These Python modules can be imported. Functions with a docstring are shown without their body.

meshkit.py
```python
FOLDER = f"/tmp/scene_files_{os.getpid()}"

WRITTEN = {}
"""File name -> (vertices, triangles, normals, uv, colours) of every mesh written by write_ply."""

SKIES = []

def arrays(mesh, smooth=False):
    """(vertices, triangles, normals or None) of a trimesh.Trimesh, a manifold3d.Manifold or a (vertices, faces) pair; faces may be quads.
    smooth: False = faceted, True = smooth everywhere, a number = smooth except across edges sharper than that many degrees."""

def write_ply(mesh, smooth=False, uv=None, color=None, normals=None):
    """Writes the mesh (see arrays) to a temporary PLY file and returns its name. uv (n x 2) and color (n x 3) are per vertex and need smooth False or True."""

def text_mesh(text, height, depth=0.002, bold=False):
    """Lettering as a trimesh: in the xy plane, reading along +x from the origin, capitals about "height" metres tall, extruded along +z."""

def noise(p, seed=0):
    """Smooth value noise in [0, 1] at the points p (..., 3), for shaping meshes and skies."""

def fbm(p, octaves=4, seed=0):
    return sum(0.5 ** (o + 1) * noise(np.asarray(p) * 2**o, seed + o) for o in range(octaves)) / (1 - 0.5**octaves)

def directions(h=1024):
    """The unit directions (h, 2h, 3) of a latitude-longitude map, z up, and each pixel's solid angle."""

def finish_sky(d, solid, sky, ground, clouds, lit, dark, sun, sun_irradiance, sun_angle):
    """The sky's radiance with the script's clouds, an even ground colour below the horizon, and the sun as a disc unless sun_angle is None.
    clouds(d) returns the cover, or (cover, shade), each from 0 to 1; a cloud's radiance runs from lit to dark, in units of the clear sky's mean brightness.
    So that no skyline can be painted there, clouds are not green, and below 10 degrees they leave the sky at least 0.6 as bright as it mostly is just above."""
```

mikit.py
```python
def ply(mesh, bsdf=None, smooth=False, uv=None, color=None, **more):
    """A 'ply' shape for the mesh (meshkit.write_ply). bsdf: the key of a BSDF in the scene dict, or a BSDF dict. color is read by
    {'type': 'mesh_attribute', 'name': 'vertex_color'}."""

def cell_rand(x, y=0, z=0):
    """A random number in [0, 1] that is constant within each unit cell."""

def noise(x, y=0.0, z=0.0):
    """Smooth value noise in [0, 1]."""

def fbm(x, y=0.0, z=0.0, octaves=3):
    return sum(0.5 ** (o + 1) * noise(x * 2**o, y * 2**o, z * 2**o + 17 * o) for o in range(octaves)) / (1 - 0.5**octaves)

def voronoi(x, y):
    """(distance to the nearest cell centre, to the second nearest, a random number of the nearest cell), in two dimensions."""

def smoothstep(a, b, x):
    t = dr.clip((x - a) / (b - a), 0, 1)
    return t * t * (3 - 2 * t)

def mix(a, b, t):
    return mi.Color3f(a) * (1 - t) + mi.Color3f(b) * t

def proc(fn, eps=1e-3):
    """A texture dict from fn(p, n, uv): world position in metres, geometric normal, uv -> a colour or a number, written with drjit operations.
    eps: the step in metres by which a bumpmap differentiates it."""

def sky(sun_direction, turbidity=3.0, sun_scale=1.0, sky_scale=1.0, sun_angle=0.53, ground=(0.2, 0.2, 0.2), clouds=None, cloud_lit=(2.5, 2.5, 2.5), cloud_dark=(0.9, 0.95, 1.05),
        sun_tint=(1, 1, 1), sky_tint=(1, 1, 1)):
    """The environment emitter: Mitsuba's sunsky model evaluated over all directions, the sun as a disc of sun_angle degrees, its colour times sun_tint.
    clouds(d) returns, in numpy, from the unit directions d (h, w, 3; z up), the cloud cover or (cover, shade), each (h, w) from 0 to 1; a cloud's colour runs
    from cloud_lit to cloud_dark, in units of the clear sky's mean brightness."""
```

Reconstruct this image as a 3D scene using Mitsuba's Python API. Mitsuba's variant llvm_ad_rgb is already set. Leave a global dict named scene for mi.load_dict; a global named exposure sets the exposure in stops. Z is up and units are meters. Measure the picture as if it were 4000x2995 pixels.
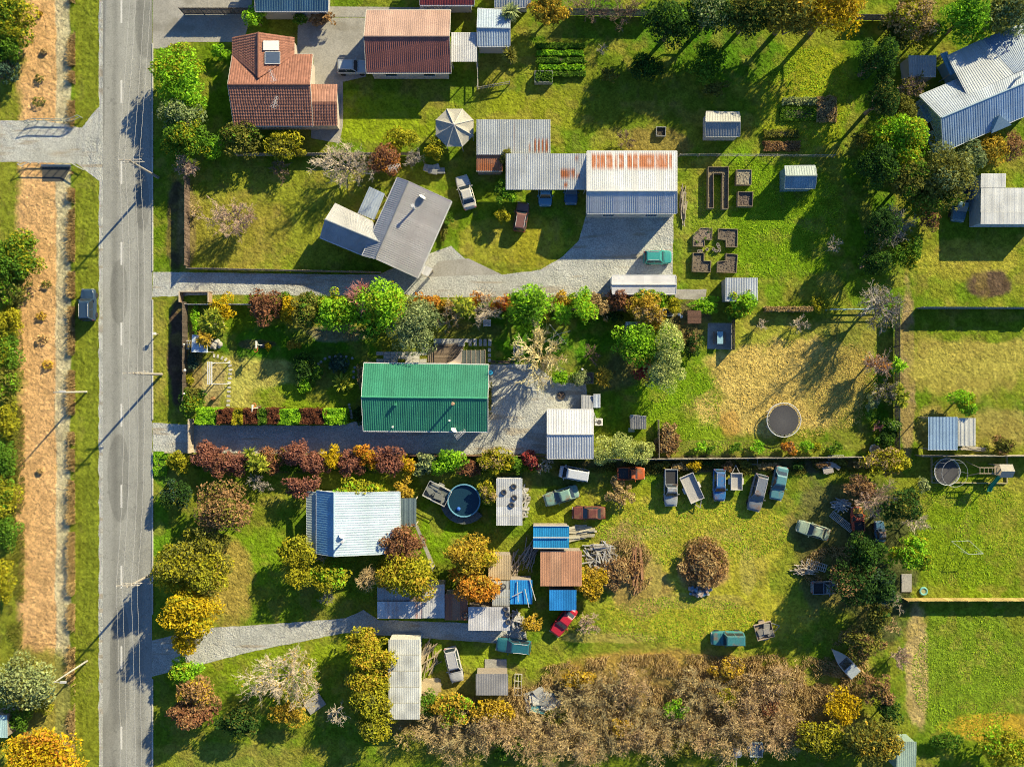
import math, random
import numpy as np, trimesh, shapely.geometry as sg, drjit as dr
import mitsuba as mi, mikit, meshkit
from mikit import proc, noise, fbm, smoothstep, mix

# ------------------------------------------------------------------ camera, sky, exposure
S = 0.0317                                   # metres per survey unit (plan units, 4000 x 2995)
H = 97.6                                     # flying height of the camera
T = mi.ScalarTransform4f
scene, labels = {}, {}
scene['camera'] = {'type': 'perspective', 'fov': 2 * math.degrees(math.atan(2000 * S / H)), 'fov_axis': 'x',
                   'to_world': T().look_at(origin=[0, 0, H], target=[0, 0, 0], up=[0, 1, 0]),
                   'near_clip': 0.5, 'far_clip': 2000.0}
EL = math.radians(25.5)
scene['sky'] = mikit.sky([0.665 * math.cos(EL), 0.747 * math.cos(EL), math.sin(EL)], turbidity=2.6, sky_scale=0.52,
                         sun_tint=(0.90, 1.0, 1.02), sky_tint=(0.80, 1.0, 1.32), sun_angle=0.7)
exposure = 3.08

# ------------------------------------------------------------------ helpers
def rng_of(*k):
    return np.random.default_rng(abs(int(sum((i + 1) * 7919 * (hash_s(str(v)) % 100003) for i, v in enumerate(k)))) % (2**31))
def hash_s(s):
    h = 5381
    for ch in s: h = (h * 33 + ord(ch)) % 2147483647
    return h
def W(px, py, h=0.0):
    k = S * (1 - h / H)
    return np.array([(px - 2000) * k, (1497.5 - py) * k, h])
def L(r, g, b, k=1.0):
    """display colour 0..255 to linear albedo"""
    c = np.array([r, g, b]) / 255.0
    return tuple(np.where(c < .04045, c / 12.92, ((c + .055) / 1.055) ** 2.4) * k)
def unit(v):
    v = np.asarray(v, float); return v / (np.linalg.norm(v, axis=-1, keepdims=True) + 1e-12)
_count = {}
def numbered(key):
    n = _count.get(key, 0); _count[key] = n + 1
    return key if n == 0 else f'{key}_{n:03d}'

class MB:
    """collects faces of ONE mesh, with a colour per vertex"""
    def __init__(s, col=(.5, .5, .5)):
        s.V, s.F, s.C, s.n, s.col = [], [], [], 0, col
    def add(s, v, f, col=None):
        v = np.asarray(v, float); f = np.asarray(f, int)
        if f.ndim == 2 and f.shape[1] == 4: f = np.vstack([f[:, [0, 1, 2]], f[:, [0, 2, 3]]])
        c = np.asarray(s.col if col is None else col, float)
        s.C.append(np.broadcast_to(c, (len(v), 3))); s.V.append(v); s.F.append(f + s.n); s.n += len(v)
        return s
    def box(s, c, size, rot=0.0, col=None, pitch=0.0):
        d = np.array(size) / 2
        v = np.array([[x, y, z] for x in (-1, 1) for y in (-1, 1) for z in (-1, 1)]) * d
        if pitch:
            cp, sp = math.cos(pitch), math.sin(pitch)
            v = np.stack([v[:, 0] * cp - v[:, 2] * sp, v[:, 1], v[:, 0] * sp + v[:, 2] * cp], 1)
        cr, sr = math.cos(rot), math.sin(rot)
        v = np.stack([v[:, 0] * cr - v[:, 1] * sr, v[:, 0] * sr + v[:, 1] * cr, v[:, 2]], 1) + np.array(c)
        f = [[0, 1, 3, 2], [4, 6, 7, 5], [0, 4, 5, 1], [2, 3, 7, 6], [0, 2, 6, 4], [1, 5, 7, 3]]
        return s.add(v, f, col)
    def beam(s, a, b, w, t, col=None):
        """box from point a to point b, w wide, t thick"""
        a, b = np.asarray(a, float), np.asarray(b, float)
        d = unit(b - a); up = np.array([0, 0, 1.0]) if abs(d[2]) < .95 else np.array([1.0, 0, 0])
        x = unit(np.cross(d, up)); z = np.cross(x, d)
        v = [p + sx * x * w / 2 + sz * z * t / 2 for p in (a, b) for sx, sz in ((-1, -1), (1, -1), (1, 1), (-1, 1))]
        return s.add(v, [[0, 1, 2, 3], [7, 6, 5, 4], [0, 4, 5, 1], [1, 5, 6, 2], [2, 6, 7, 3], [3, 7, 4, 0]], col)
    def quad(s, a, b, c, d, col=None): return s.add([a, b, c, d], [[0, 1, 2, 3]], col)
    def tri(s, a, b, c, col=None): return s.add([a, b, c], [[0, 1, 2]], col)
    def tube(s, pts, r, n=8, col=None, cap=True):
        pts = np.asarray(pts, float); m = len(pts); r = np.broadcast_to(np.asarray(r, float), (m,))
        d = np.gradient(pts, axis=0); d = unit(d)
        ref = np.array([0, 0, 1.0]) if abs(d[0][2]) < .9 else np.array([1.0, 0, 0])
        x = unit(np.cross(d, ref)); y = np.cross(d, x)
        a = np.arange(n) * 2 * np.pi / n
        v = (pts[:, None] + r[:, None, None] * (np.cos(a)[None, :, None] * x[:, None] + np.sin(a)[None, :, None] * y[:, None])).reshape(-1, 3)
        f = []
        for i in range(m - 1):
            for k in range(n):
                f.append([i * n + k, i * n + (k + 1) % n, (i + 1) * n + (k + 1) % n, (i + 1) * n + k])
        f = np.array(f); f = np.vstack([f[:, [0, 1, 2]], f[:, [0, 2, 3]]])
        if cap:
            f = np.vstack([f, [[0, k + 1, k] for k in range(1, n - 1)], [[(m - 1) * n, (m - 1) * n + k, (m - 1) * n + k + 1] for k in range(1, n - 1)]])
        return s.add(v, f, col)
    def cyl(s, x, y, z0, z1, r, n=16, col=None, r1=None):
        return s.tube([[x, y, z0], [x, y, z1]], [r, r if r1 is None else r1], n, col)
    def torus(s, x, y, z, R, r, n=20, m=8, col=None):
        a = np.arange(n) * 2 * np.pi / n; b = np.arange(m) * 2 * np.pi / m
        A, B = np.meshgrid(a, b, indexing='ij')
        v = np.stack([x + (R + r * np.cos(B)) * np.cos(A), y + (R + r * np.cos(B)) * np.sin(A), z + r * np.sin(B)], -1).reshape(-1, 3)
        f = [[i * m + k, ((i + 1) % n) * m + k, ((i + 1) % n) * m + (k + 1) % m, i * m + (k + 1) % m] for i in range(n) for k in range(m)]
        return s.add(v, f, col)
    def prism(s, poly, z0, z1, col=None):
        poly = np.asarray(poly, float)[:, :2]
        P = sg.Polygon(poly)
        if not P.exterior.is_ccw: poly = poly[::-1]; P = sg.Polygon(poly)
        v2, f = trimesh.creation.triangulate_polygon(P, engine='earcut'); n = len(v2)
        v2 = np.asarray(v2)
        s.add(np.column_stack([v2, np.full(n, z1)]), f, col)
        s.add(np.column_stack([v2, np.full(n, z0)]), np.asarray(f)[:, ::-1], col)
        m = len(poly); i = np.arange(m); j = (i + 1) % m
        v = np.vstack([np.column_stack([poly, np.full(m, z0)]), np.column_stack([poly, np.full(m, z1)])])
        return s.add(v, np.column_stack([i, j, j + m, i + m]), col)
    def arrays(s): return np.vstack(s.V), np.vstack(s.F), np.vstack(s.C)

PARTS = 0
def put(key, mb, bsdf='matte', smooth=False, label=None, cat=None, group=None, kind=None, to_world=None, color=True):
    if isinstance(mb, MB): v, f, c = mb.arrays()
    else: v, f, c = mb
    v, f = np.asarray(v, float), np.asarray(f, int); uv = None
    if color and bsdf in ('turf', 'gravel', 'asphalt', 'concrete'): color = False
    if color:
        c = np.clip(np.asarray(c, float), 0, .98); fc = c[f]
        if smooth in (False, True) and np.abs(fc - fc[:, :1]).max() < 1e-6:       # one colour per face: packed into the uv, so that Mitsuba can join the meshes
            g = np.sqrt(c); uv = np.column_stack([np.round(g[:, 0] * 511) + .001 + .997 * g[:, 1], g[:, 2]]); color = False
        else: bsdf = bsdf + '_vc'
    d = mikit.ply((v, f), bsdf, smooth=smooth, color=c if color else None, uv=uv)
    if to_world is not None: d['to_world'] = to_world
    scene[key] = d
    tag(key, label, cat, group, kind)
    return key
def tag(key, label=None, cat=None, group=None, kind=None):
    d = {k: v for k, v in (('label', label), ('category', cat), ('group', group), ('kind', kind)) if v}
    if d: labels[key] = {**labels.get(key, {}), **d}
def thing(name, label, cat, group=None):
    key = numbered(name); tag(key, label, cat, group); return key
def part(t, name, mb, bsdf='matte', **kw):
    return put(numbered(t + '__' + name), mb, bsdf, **kw)

# ------------------------------------------------------------------ materials
def unpack(p, n, uv):
    k = dr.floor(uv.x); return mi.Color3f(dr.square(k / 511), dr.square((uv.x - k - .001) / .997), dr.square(uv.y))
VP, VA = proc(unpack), {'type': 'mesh_attribute', 'name': 'vertex_color'}
for suf, VC in (('', VP), ('_vc', VA)):
    scene['matte' + suf] = {'type': 'twosided', 'bsdf': {'type': 'principled', 'base_color': VC, 'roughness': 0.75, 'specular': 0.25}}
    scene['metal_sheet' + suf] = {'type': 'twosided', 'bsdf': {'type': 'principled', 'base_color': VC, 'roughness': 0.42, 'specular': 0.45}}
    scene['clear_roof' + suf] = {'type': 'twosided', 'bsdf': {'type': 'principled', 'base_color': VC, 'roughness': 0.3, 'specular': 0.5}}
scene['leaf'] = {'type': 'principledthin', 'base_color': VP, 'roughness': 0.55, 'diff_trans': 0.55, 'spec_trans': 0.0, 'eta': 1.4}
scene['glass_dark'] = {'type': 'twosided', 'bsdf': {'type': 'principled', 'base_color': {'type': 'rgb', 'value': [.02, .03, .04]}, 'roughness': 0.08, 'specular': 0.7}}
scene['rubber'] = {'type': 'twosided', 'bsdf': {'type': 'principled', 'base_color': {'type': 'rgb', 'value': [.02, .02, .022]}, 'roughness': 0.7}}
scene['pool_water'] = {'type': 'principled', 'base_color': {'type': 'rgb', 'value': [.01, .035, .06]}, 'roughness': 0.06, 'specular': 0.5}
_paint = {}
scene['rust_mask'] = proc(lambda p, n, uv: smoothstep(.48, .78, fbm(p.x * 1.6, p.y * 1.6, p.z * 1.6, 3)) * .75 + .12 * noise(p.x * 6, p.y * 6, p.z * 6))
def paint(c, worn=False):
    k = ('worn_' if worn else 'paint_') + '_'.join(str(int(round(v * 1000))) for v in c)
    if k not in scene and worn:
        scene[k] = {'type': 'twosided', 'bsdf': {'type': 'blendbsdf', 'weight': {'type': 'ref', 'id': 'rust_mask'}, 'a': {'type': 'principled', 'base_color': {'type': 'rgb', 'value': [float(v) for v in c]}, 'roughness': 0.55, 'specular': 0.4}, 'b': {'type': 'diffuse', 'reflectance': {'type': 'rgb', 'value': [.20, .12, .07]}}}}
    if k not in scene:
        scene[k] = {'type': 'twosided', 'bsdf': {'type': 'principled', 'base_color': {'type': 'rgb', 'value': [float(v) for v in c]}, 'roughness': 0.38, 'specular': 0.5, 'clearcoat': 0.5, 'clearcoat_gloss': 0.8}}
    return k

# ground zones: px, py, rx, ry, colour, strength
GREEN, LUSH, DRY, STRAW, SOIL, MULCH, SAND, MOSS, GOLD = (.105, .170, .009), (.055, .150, .008), (.46, .35, .10), (.30, .24, .07), (.10, .07, .045), (.075, .052, .036), (.50, .31, .14), (.17, .19, .022), (.40, .27, .03)
ZONES = [
    # left bank beyond the road
    (20, 300, 110, 420, MOSS, .8), (0, 1500, 95, 2400, MOSS, .8), (160, 1500, 92, 6000, SAND, 1.0), (246, 1500, 30, 6000, (.42, .38, .24), .9),
    (100, 2750, 230, 230, MOSS, .8), (345, 1500, 62, 2400, (0.163, 0.192, 0.020), .9), (624, 1370, 34, 230, (0.213, 0.218, 0.033), .9), (625, 850, 36, 200, GREEN, .7),
    (690, 1370, 36, 230, MULCH, 1.0), (690, 860, 40, 190, MULCH, .9), (626, 1800, 34, 100, (0.088, 0.205, 0.011), .9), (630, 2060, 40, 160, (0.100, 0.205, 0.011), .9),
    # the framed lot
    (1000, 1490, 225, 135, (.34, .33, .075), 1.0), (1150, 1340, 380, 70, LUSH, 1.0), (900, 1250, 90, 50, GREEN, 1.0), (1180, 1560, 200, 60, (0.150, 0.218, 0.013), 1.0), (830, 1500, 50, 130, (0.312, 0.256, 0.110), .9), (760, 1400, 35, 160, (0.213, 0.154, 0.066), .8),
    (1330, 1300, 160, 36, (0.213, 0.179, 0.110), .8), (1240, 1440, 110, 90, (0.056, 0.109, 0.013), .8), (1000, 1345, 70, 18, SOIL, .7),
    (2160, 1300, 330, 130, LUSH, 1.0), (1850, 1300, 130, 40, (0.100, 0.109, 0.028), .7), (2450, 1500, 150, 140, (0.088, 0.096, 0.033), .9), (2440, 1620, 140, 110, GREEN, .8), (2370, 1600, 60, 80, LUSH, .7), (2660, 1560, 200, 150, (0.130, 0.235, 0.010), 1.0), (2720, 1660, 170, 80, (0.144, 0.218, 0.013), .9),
    (2700, 1260, 90, 90, SOIL, .8), (2950, 1290, 230, 70, (0.237, 0.256, 0.033), 1.0), (3330, 1300, 140, 90, (0.175, 0.192, 0.033), .9), (3080, 1470, 310, 150, DRY, 1.0), (3020, 1600, 290, 110, DRY, 1.0), (3270, 1500, 140, 150, (0.275, 0.230, 0.055), .9), (2850, 1650, 50, 60, (0.375, 0.218, 0.055), .7), (3350, 1680, 110, 80, (0.150, 0.166, 0.022), .8), (3410, 1600, 40, 180, GREEN, .7),
    (2900, 1745, 400, 26, (0.163, 0.179, 0.033), .9), (3460, 1450, 45, 330, LUSH, .9), (3545, 1450, 30, 330, (0.275, 0.192, 0.099), .8),
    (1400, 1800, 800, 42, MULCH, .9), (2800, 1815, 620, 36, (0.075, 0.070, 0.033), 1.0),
    # lots above
    (800, 350, 200, 200, GREEN, .8), (1450, 420, 260, 60, (0.188, 0.256, 0.013), 1.0), (1500, 500, 220, 60, (0.188, 0.256, 0.013), 1.0), (1100, 850, 420, 190, (0.188, 0.211, 0.022), .9), (900, 900, 230, 160, (0.225, 0.192, 0.033), .6), (730, 880, 40, 200, (0.200, 0.154, 0.066), .8),
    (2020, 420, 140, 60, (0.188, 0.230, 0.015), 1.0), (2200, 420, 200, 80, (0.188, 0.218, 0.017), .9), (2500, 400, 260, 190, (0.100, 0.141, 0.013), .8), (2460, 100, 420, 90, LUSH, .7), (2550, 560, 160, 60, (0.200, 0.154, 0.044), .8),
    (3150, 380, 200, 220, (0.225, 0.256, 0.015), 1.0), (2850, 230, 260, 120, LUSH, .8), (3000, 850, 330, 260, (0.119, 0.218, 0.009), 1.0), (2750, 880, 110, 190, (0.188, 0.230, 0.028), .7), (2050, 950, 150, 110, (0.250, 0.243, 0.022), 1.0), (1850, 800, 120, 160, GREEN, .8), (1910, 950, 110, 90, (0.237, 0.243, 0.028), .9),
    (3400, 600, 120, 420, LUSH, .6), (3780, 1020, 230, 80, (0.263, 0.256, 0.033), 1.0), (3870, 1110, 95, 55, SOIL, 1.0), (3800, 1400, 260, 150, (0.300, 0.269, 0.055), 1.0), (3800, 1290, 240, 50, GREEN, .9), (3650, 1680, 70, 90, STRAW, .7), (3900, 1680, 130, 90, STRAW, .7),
    (3780, 2080, 260, 260, (0.144, 0.211, 0.011), 1.0), (3920, 2000, 90, 200, (0.237, 0.243, 0.028), .7), (3780, 2640, 260, 260, (0.138, 0.211, 0.017), 1.0), (3900, 2840, 200, 60, GOLD, .9), (3580, 2600, 45, 240, (0.375, 0.282, 0.121), .9), (3760, 2960, 160, 70, GREEN, .8),
    # lots below
    (980, 2180, 180, 130, (0.138, 0.230, 0.011), 1.0), (880, 2280, 110, 180, (0.300, 0.230, 0.055), .9), (1010, 2560, 260, 110, (0.163, 0.230, 0.013), 1.0), (1350, 2520, 140, 90, (0.175, 0.243, 0.013), .9), (900, 2960, 260, 60, (0.175, 0.205, 0.033), .8), (1700, 2060, 90, 150, (0.125, 0.218, 0.009), 1.0),
    (2400, 2000, 330, 110, (0.213, 0.243, 0.017), 1.0), (2700, 2130, 420, 190, (0.300, 0.282, 0.033), 1.0), (2750, 2400, 420, 130, (0.288, 0.282, 0.028), 1.0), (2420, 2180, 120, 130, (0.300, 0.218, 0.088), .9), (2500, 2290, 120, 120, (0.275, 0.192, 0.066), .8), (2560, 2080, 70, 34, (.33, .29, .07), .6), (2555, 2230, 34, 90, (.33, .29, .07), .6), (2650, 2345, 80, 30, (.33, .29, .07), .6), (2820, 2350, 90, 30, (.33, .29, .07), .6), (2920, 2230, 34, 100, (.33, .29, .07), .6), (2830, 2090, 90, 30, (.33, .29, .07), .6), (2400, 2490, 230, 22, (.36, .31, .08), .7), (2745, 2212, 105, 95, (0.325, 0.205, 0.088), .9), (1950, 2600, 330, 90, (0.188, 0.243, 0.017), .9),
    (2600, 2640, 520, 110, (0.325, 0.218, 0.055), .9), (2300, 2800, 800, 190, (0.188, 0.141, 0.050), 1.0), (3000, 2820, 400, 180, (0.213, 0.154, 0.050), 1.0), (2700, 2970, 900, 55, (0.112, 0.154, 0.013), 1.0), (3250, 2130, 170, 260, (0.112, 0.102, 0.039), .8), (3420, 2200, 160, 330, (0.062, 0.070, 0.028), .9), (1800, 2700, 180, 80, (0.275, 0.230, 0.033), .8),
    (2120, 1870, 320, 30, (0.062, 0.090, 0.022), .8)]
def ground_colour(p, n, uv):
    x, y = p.x, p.y
    w1 = fbm(x * .35 + 5, y * .35, 0.0, 3); w2 = fbm(x * 1.7, y * 1.7 + 9, 3.0, 3)
    col = mix((.105, .175, .012), (.165, .195, .02), smoothstep(.35, .65, w1))
    wob = (w1 - .5) * 1.3 + (w2 - .5) * .5; wob = dr.select(x < -52, wob * .8, wob)
    for px, py, rx, ry, c, k in ZONES:
        cx, cy = (px - 2000) * S, (1497.5 - py) * S
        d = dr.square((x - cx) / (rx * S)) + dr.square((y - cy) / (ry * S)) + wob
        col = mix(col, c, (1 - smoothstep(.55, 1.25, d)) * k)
    col = mix(col, mi.Color3f(.24, .19, .045), smoothstep(.52, .74, fbm(x * .55 + 3, y * .55, 6.0, 3)) * .40 * dr.select(x > -47, 1.0, .0))
    col = col * (.86 + .30 * noise(x * .9, y * .9, 4.0))
    col = col * (1 + .07 * dr.sin(x * 5.2 + w1 * 2) * dr.select((x > 52) & (y < -18), 1.0, .0) + .05 * dr.sin(y * 5.5 + w1 * 2) * dr.select((x > 22) & (x < 44) & (y > 12), 1.0, .0))
    fine = .55 + .9 * fbm(x * 6.0, y * 6.0, 1.0, 3)
    tuft = noise(x * 2.3, y * 2.3, 7.0)
    col = col * fine * (.82 + .36 * tuft)
    worn = smoothstep(.60, .78, fbm(x * .9 + 31, y * .9, 2.0, 3))
    return mix(col, (.19, .15, .06), worn * .16)
def ground_bump(p, n, uv):
    return fbm(p.x * 3.2, p.y * 3.2, 0.0, 3) * .11 + noise(p.x * 14, p.y * 14) * .03
scene['turf'] = {'type': 'twosided', 'bsdf': {'type': 'bumpmap', 'arbitrary': proc(ground_bump, eps=.03), 'scale': 1.0,
                 'bsdf': {'type': 'diffuse', 'reflectance': proc(ground_colour)}}}
def gravel_colour(p, n, uv):
    a = fbm(p.x * .6, p.y * .6, 2.0, 3); b = noise(p.x * 11, p.y * 11); t = fbm(p.x * .25, p.y * 1.6, 5.0, 3)
    col = mix((.30, .31, .285), (.44, .45, .42), a) * (.7 + .6 * b)
    return mix(col, (.26, .20, .12), smoothstep(.60, .78, t) * .5)
scene['gravel'] = {'type': 'twosided', 'bsdf': {'type': 'bumpmap', 'arbitrary': proc(lambda p, n, uv: noise(p.x * 9, p.y * 9) * .05 + fbm(p.x * 1.2, p.y * 1.2, 0., 2) * .08, eps=.03), 'scale': 1.0,
                   'bsdf': {'type': 'diffuse', 'reflectance': proc(gravel_colour)}}}
def road_colour(p, n, uv):
    xr = (p.x - (498 - 2000) * S)
    a = fbm(p.x * 1.5, p.y * .12, 4.0, 3); b = noise(p.x * 12, p.y * 12); c = fbm(p.x * .8, p.y * .8, 0., 3)
    wheel = dr.exp(-dr.square((dr.abs(dr.abs(xr) - 1.55) - .0) / .45))
    col = mix((.25, .255, .235), (.32, .325, .30), a) * (.86 + .28 * b)
    col = col * (1 - .22 * wheel)
    patch = smoothstep(.62, .66, noise(p.x * .35 + 3, p.y * .09 + 1, 0.))
    crack = smoothstep(.015, .0, dr.abs(fbm(p.x * .7 + 11, p.y * .7, 8., 4) - .5))
    return mix(mix(col, col * .76, patch), (.09, .09, .085), crack * .35) * (.92 + .16 * c)
scene['asphalt'] = {'type': 'twosided', 'bsdf': {'type': 'bumpmap', 'arbitrary': proc(lambda p, n, uv: noise(p.x * 20, p.y * 20) * .008, eps=.02), 'scale': 1.0,
                    'bsdf': {'type': 'diffuse', 'reflectance': proc(road_colour)}}}
def concrete_colour(p, n, uv):
    a = fbm(p.x * .7, p.y * .7, 1.0, 4); b = noise(p.x * 9, p.y * 9); st = smoothstep(.6, .75, fbm(p.x * .3 + 9, p.y * .5, 3., 3))
    return mix(mix((.24, .235, .21), (.36, .35, .32), a) * (.85 + .3 * b), (.16, .15, .12), st * .4)
scene['concrete'] = {'type': 'twosided', 'bsdf': {'type': 'diffuse', 'reflectance': proc(concrete_colour)}}

# ------------------------------------------------------------------ setting
def sheet(key, pts, z, bsdf, rough=0.0, **kw):
    P = np.array([W(*p)[:2] for p in pts])
    if rough:
        out = []
        for a, b in zip(P, np.roll(P, -1, 0)):
            n = max(1, int(np.linalg.norm(b - a) / .5))
            for i in range(n):
                q = a + (b - a) * i / n
                out.append(q + rough * (meshkit.noise(np.array([[q[0] * 1.3, q[1] * 1.3, k] for k in (.5, 7.5)])) - .5) * 2)
        P = np.array(out)
    poly = sg.Polygon(P).buffer(0)
    if poly.geom_type != 'Polygon': poly = max(poly.geoms, key=lambda g: g.area)
    v, f = trimesh.creation.triangulate_polygon(poly, engine='earcut')
    mb = MB(); mb.add(np.column_stack([v, np.full(len(v), z)]), f)
    return put(key, mb, bsdf, kind=kw.pop('kind', 'structure'), **kw)
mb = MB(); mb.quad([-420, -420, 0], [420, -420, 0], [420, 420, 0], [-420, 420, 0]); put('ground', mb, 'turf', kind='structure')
sheet('road', [(402, -6500), (594, -6500), (594, 9500), (402, 9500)], .012, 'asphalt')
sheet('road_shoulder', [(386, -3000), (408, -3000), (408, 396), (408, 725), (408, 6000), (386, 6000)], .006, 'gravel', rough=.22)
sheet('driveway', [(596, 1650), (760, 1660), (1310, 1662), (1420, 1640), (1905, 1640), (1910, 1424), (2085, 1420), (2170, 1490), (2290, 1500), (2300, 1600), (2140, 1612), (2140, 1772), (1310, 1772), (760, 1768), (596, 1762)], .008, 'gravel', rough=.10)
sheet('neighbour_driveway', [(596, 1062), (1300, 1072), (1480, 1072), (1650, 1000), (1760, 960), (1850, 1040), (1960, 1072), (2110, 1055), (2200, 1000), (2260, 940), (2292, 830), (2630, 830), (2628, 1110), (2560, 1160), (1700, 1160), (860, 1150), (596, 1160)], .008, 'gravel', rough=.08)
sheet('lane', [(-800, 480), (160, 470), (320, 500), (365, 440), (404, 400), (404, 720), (365, 690), (300, 640), (140, 632), (-800, 640)], .008, 'gravel', rough=.06)
sheet('yard_driveway', [(594, 2500), (800, 2452), (1000, 2440), (1350, 2415), (1420, 2380), (1480, 2420), (2050, 2440), (2060, 2520), (1640, 2490), (1350, 2470), (1000, 2540), (760, 2600), (594, 2640)], .008, 'gravel', rough=.10)
sheet('top_driveway', [(596, -200), (1000, -200), (980, 60), (950, 170), (900, 165), (700, 165), (640, 190), (596, 190)], .008, 'concrete', rough=.02)
sheet('house_forecourt', [(1165, 70), (1430, 70), (1430, 300), (1340, 320), (1340, 490), (1325, 560), (1215, 540), (1220, 330), (1225, 215), (1160, 215)], .008, 'concrete', rough=.02)
sheet('top_path', [(700, 20), (1640, 30), (1640, 68), (700, 66)], .014, 'concrete', rough=.02)
sheet('patio_slab', [(2765, 1262), (2862, 1262), (2862, 1366), (2762, 1362)], .010, 'concrete', rough=.02)
sheet('terrace_slab', [(2630, 1130), (2760, 1130), (2755, 1172), (2640, 1168)], .010, 'concrete', rough=.02)
sheet('garden_path', [(1620, 2050), (1632, 2050), (1700, 2210), (1690, 2230)], .010, 'concrete', rough=.02)
sheet('side_path', [(1715, 1020), (1830, 1010), (1960, 1072), (1720, 1080), (1650, 1085)], .012, 'concrete', rough=.02)

for i, y0 in enumerate([-230, 2, 314, 630, 946, 1260, 1577, 1893, 2208, 2522, 2836]):
    m = MB((.5, .5, .48)); q = [W(x, y) for x, y in ((471, y0 + 89), (478, y0 + 89), (478, y0), (471, y0))]
    m.quad(*[p + [0, 0, .017] for p in q]); part('road', 'centre_dash', m)
for y0, y1 in ((1170, 1640), (1765, 2400), (170, 1060), (2650, 3200), (-900, -200)):   # kerb between road and verge
    m = MB((.42, .42, .40)); n = max(1, int((y1 - y0) / 60))
    for k in range(n):
        a, b = y0 + (y1 - y0) * k / n, y0 + (y1 - y0) * (k + 1) / n - 1
        p, q = W(596.5, a), W(596.5, b); m.box([(p[0]), (p[1] + q[1]) / 2, .05], [.14, abs(p[1] - q[1]), .12], col=np.array((.42, .42, .40)) * (.85 + .3 * ((k * 37) % 10) / 10))
    part('road', 'kerb', m)

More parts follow.
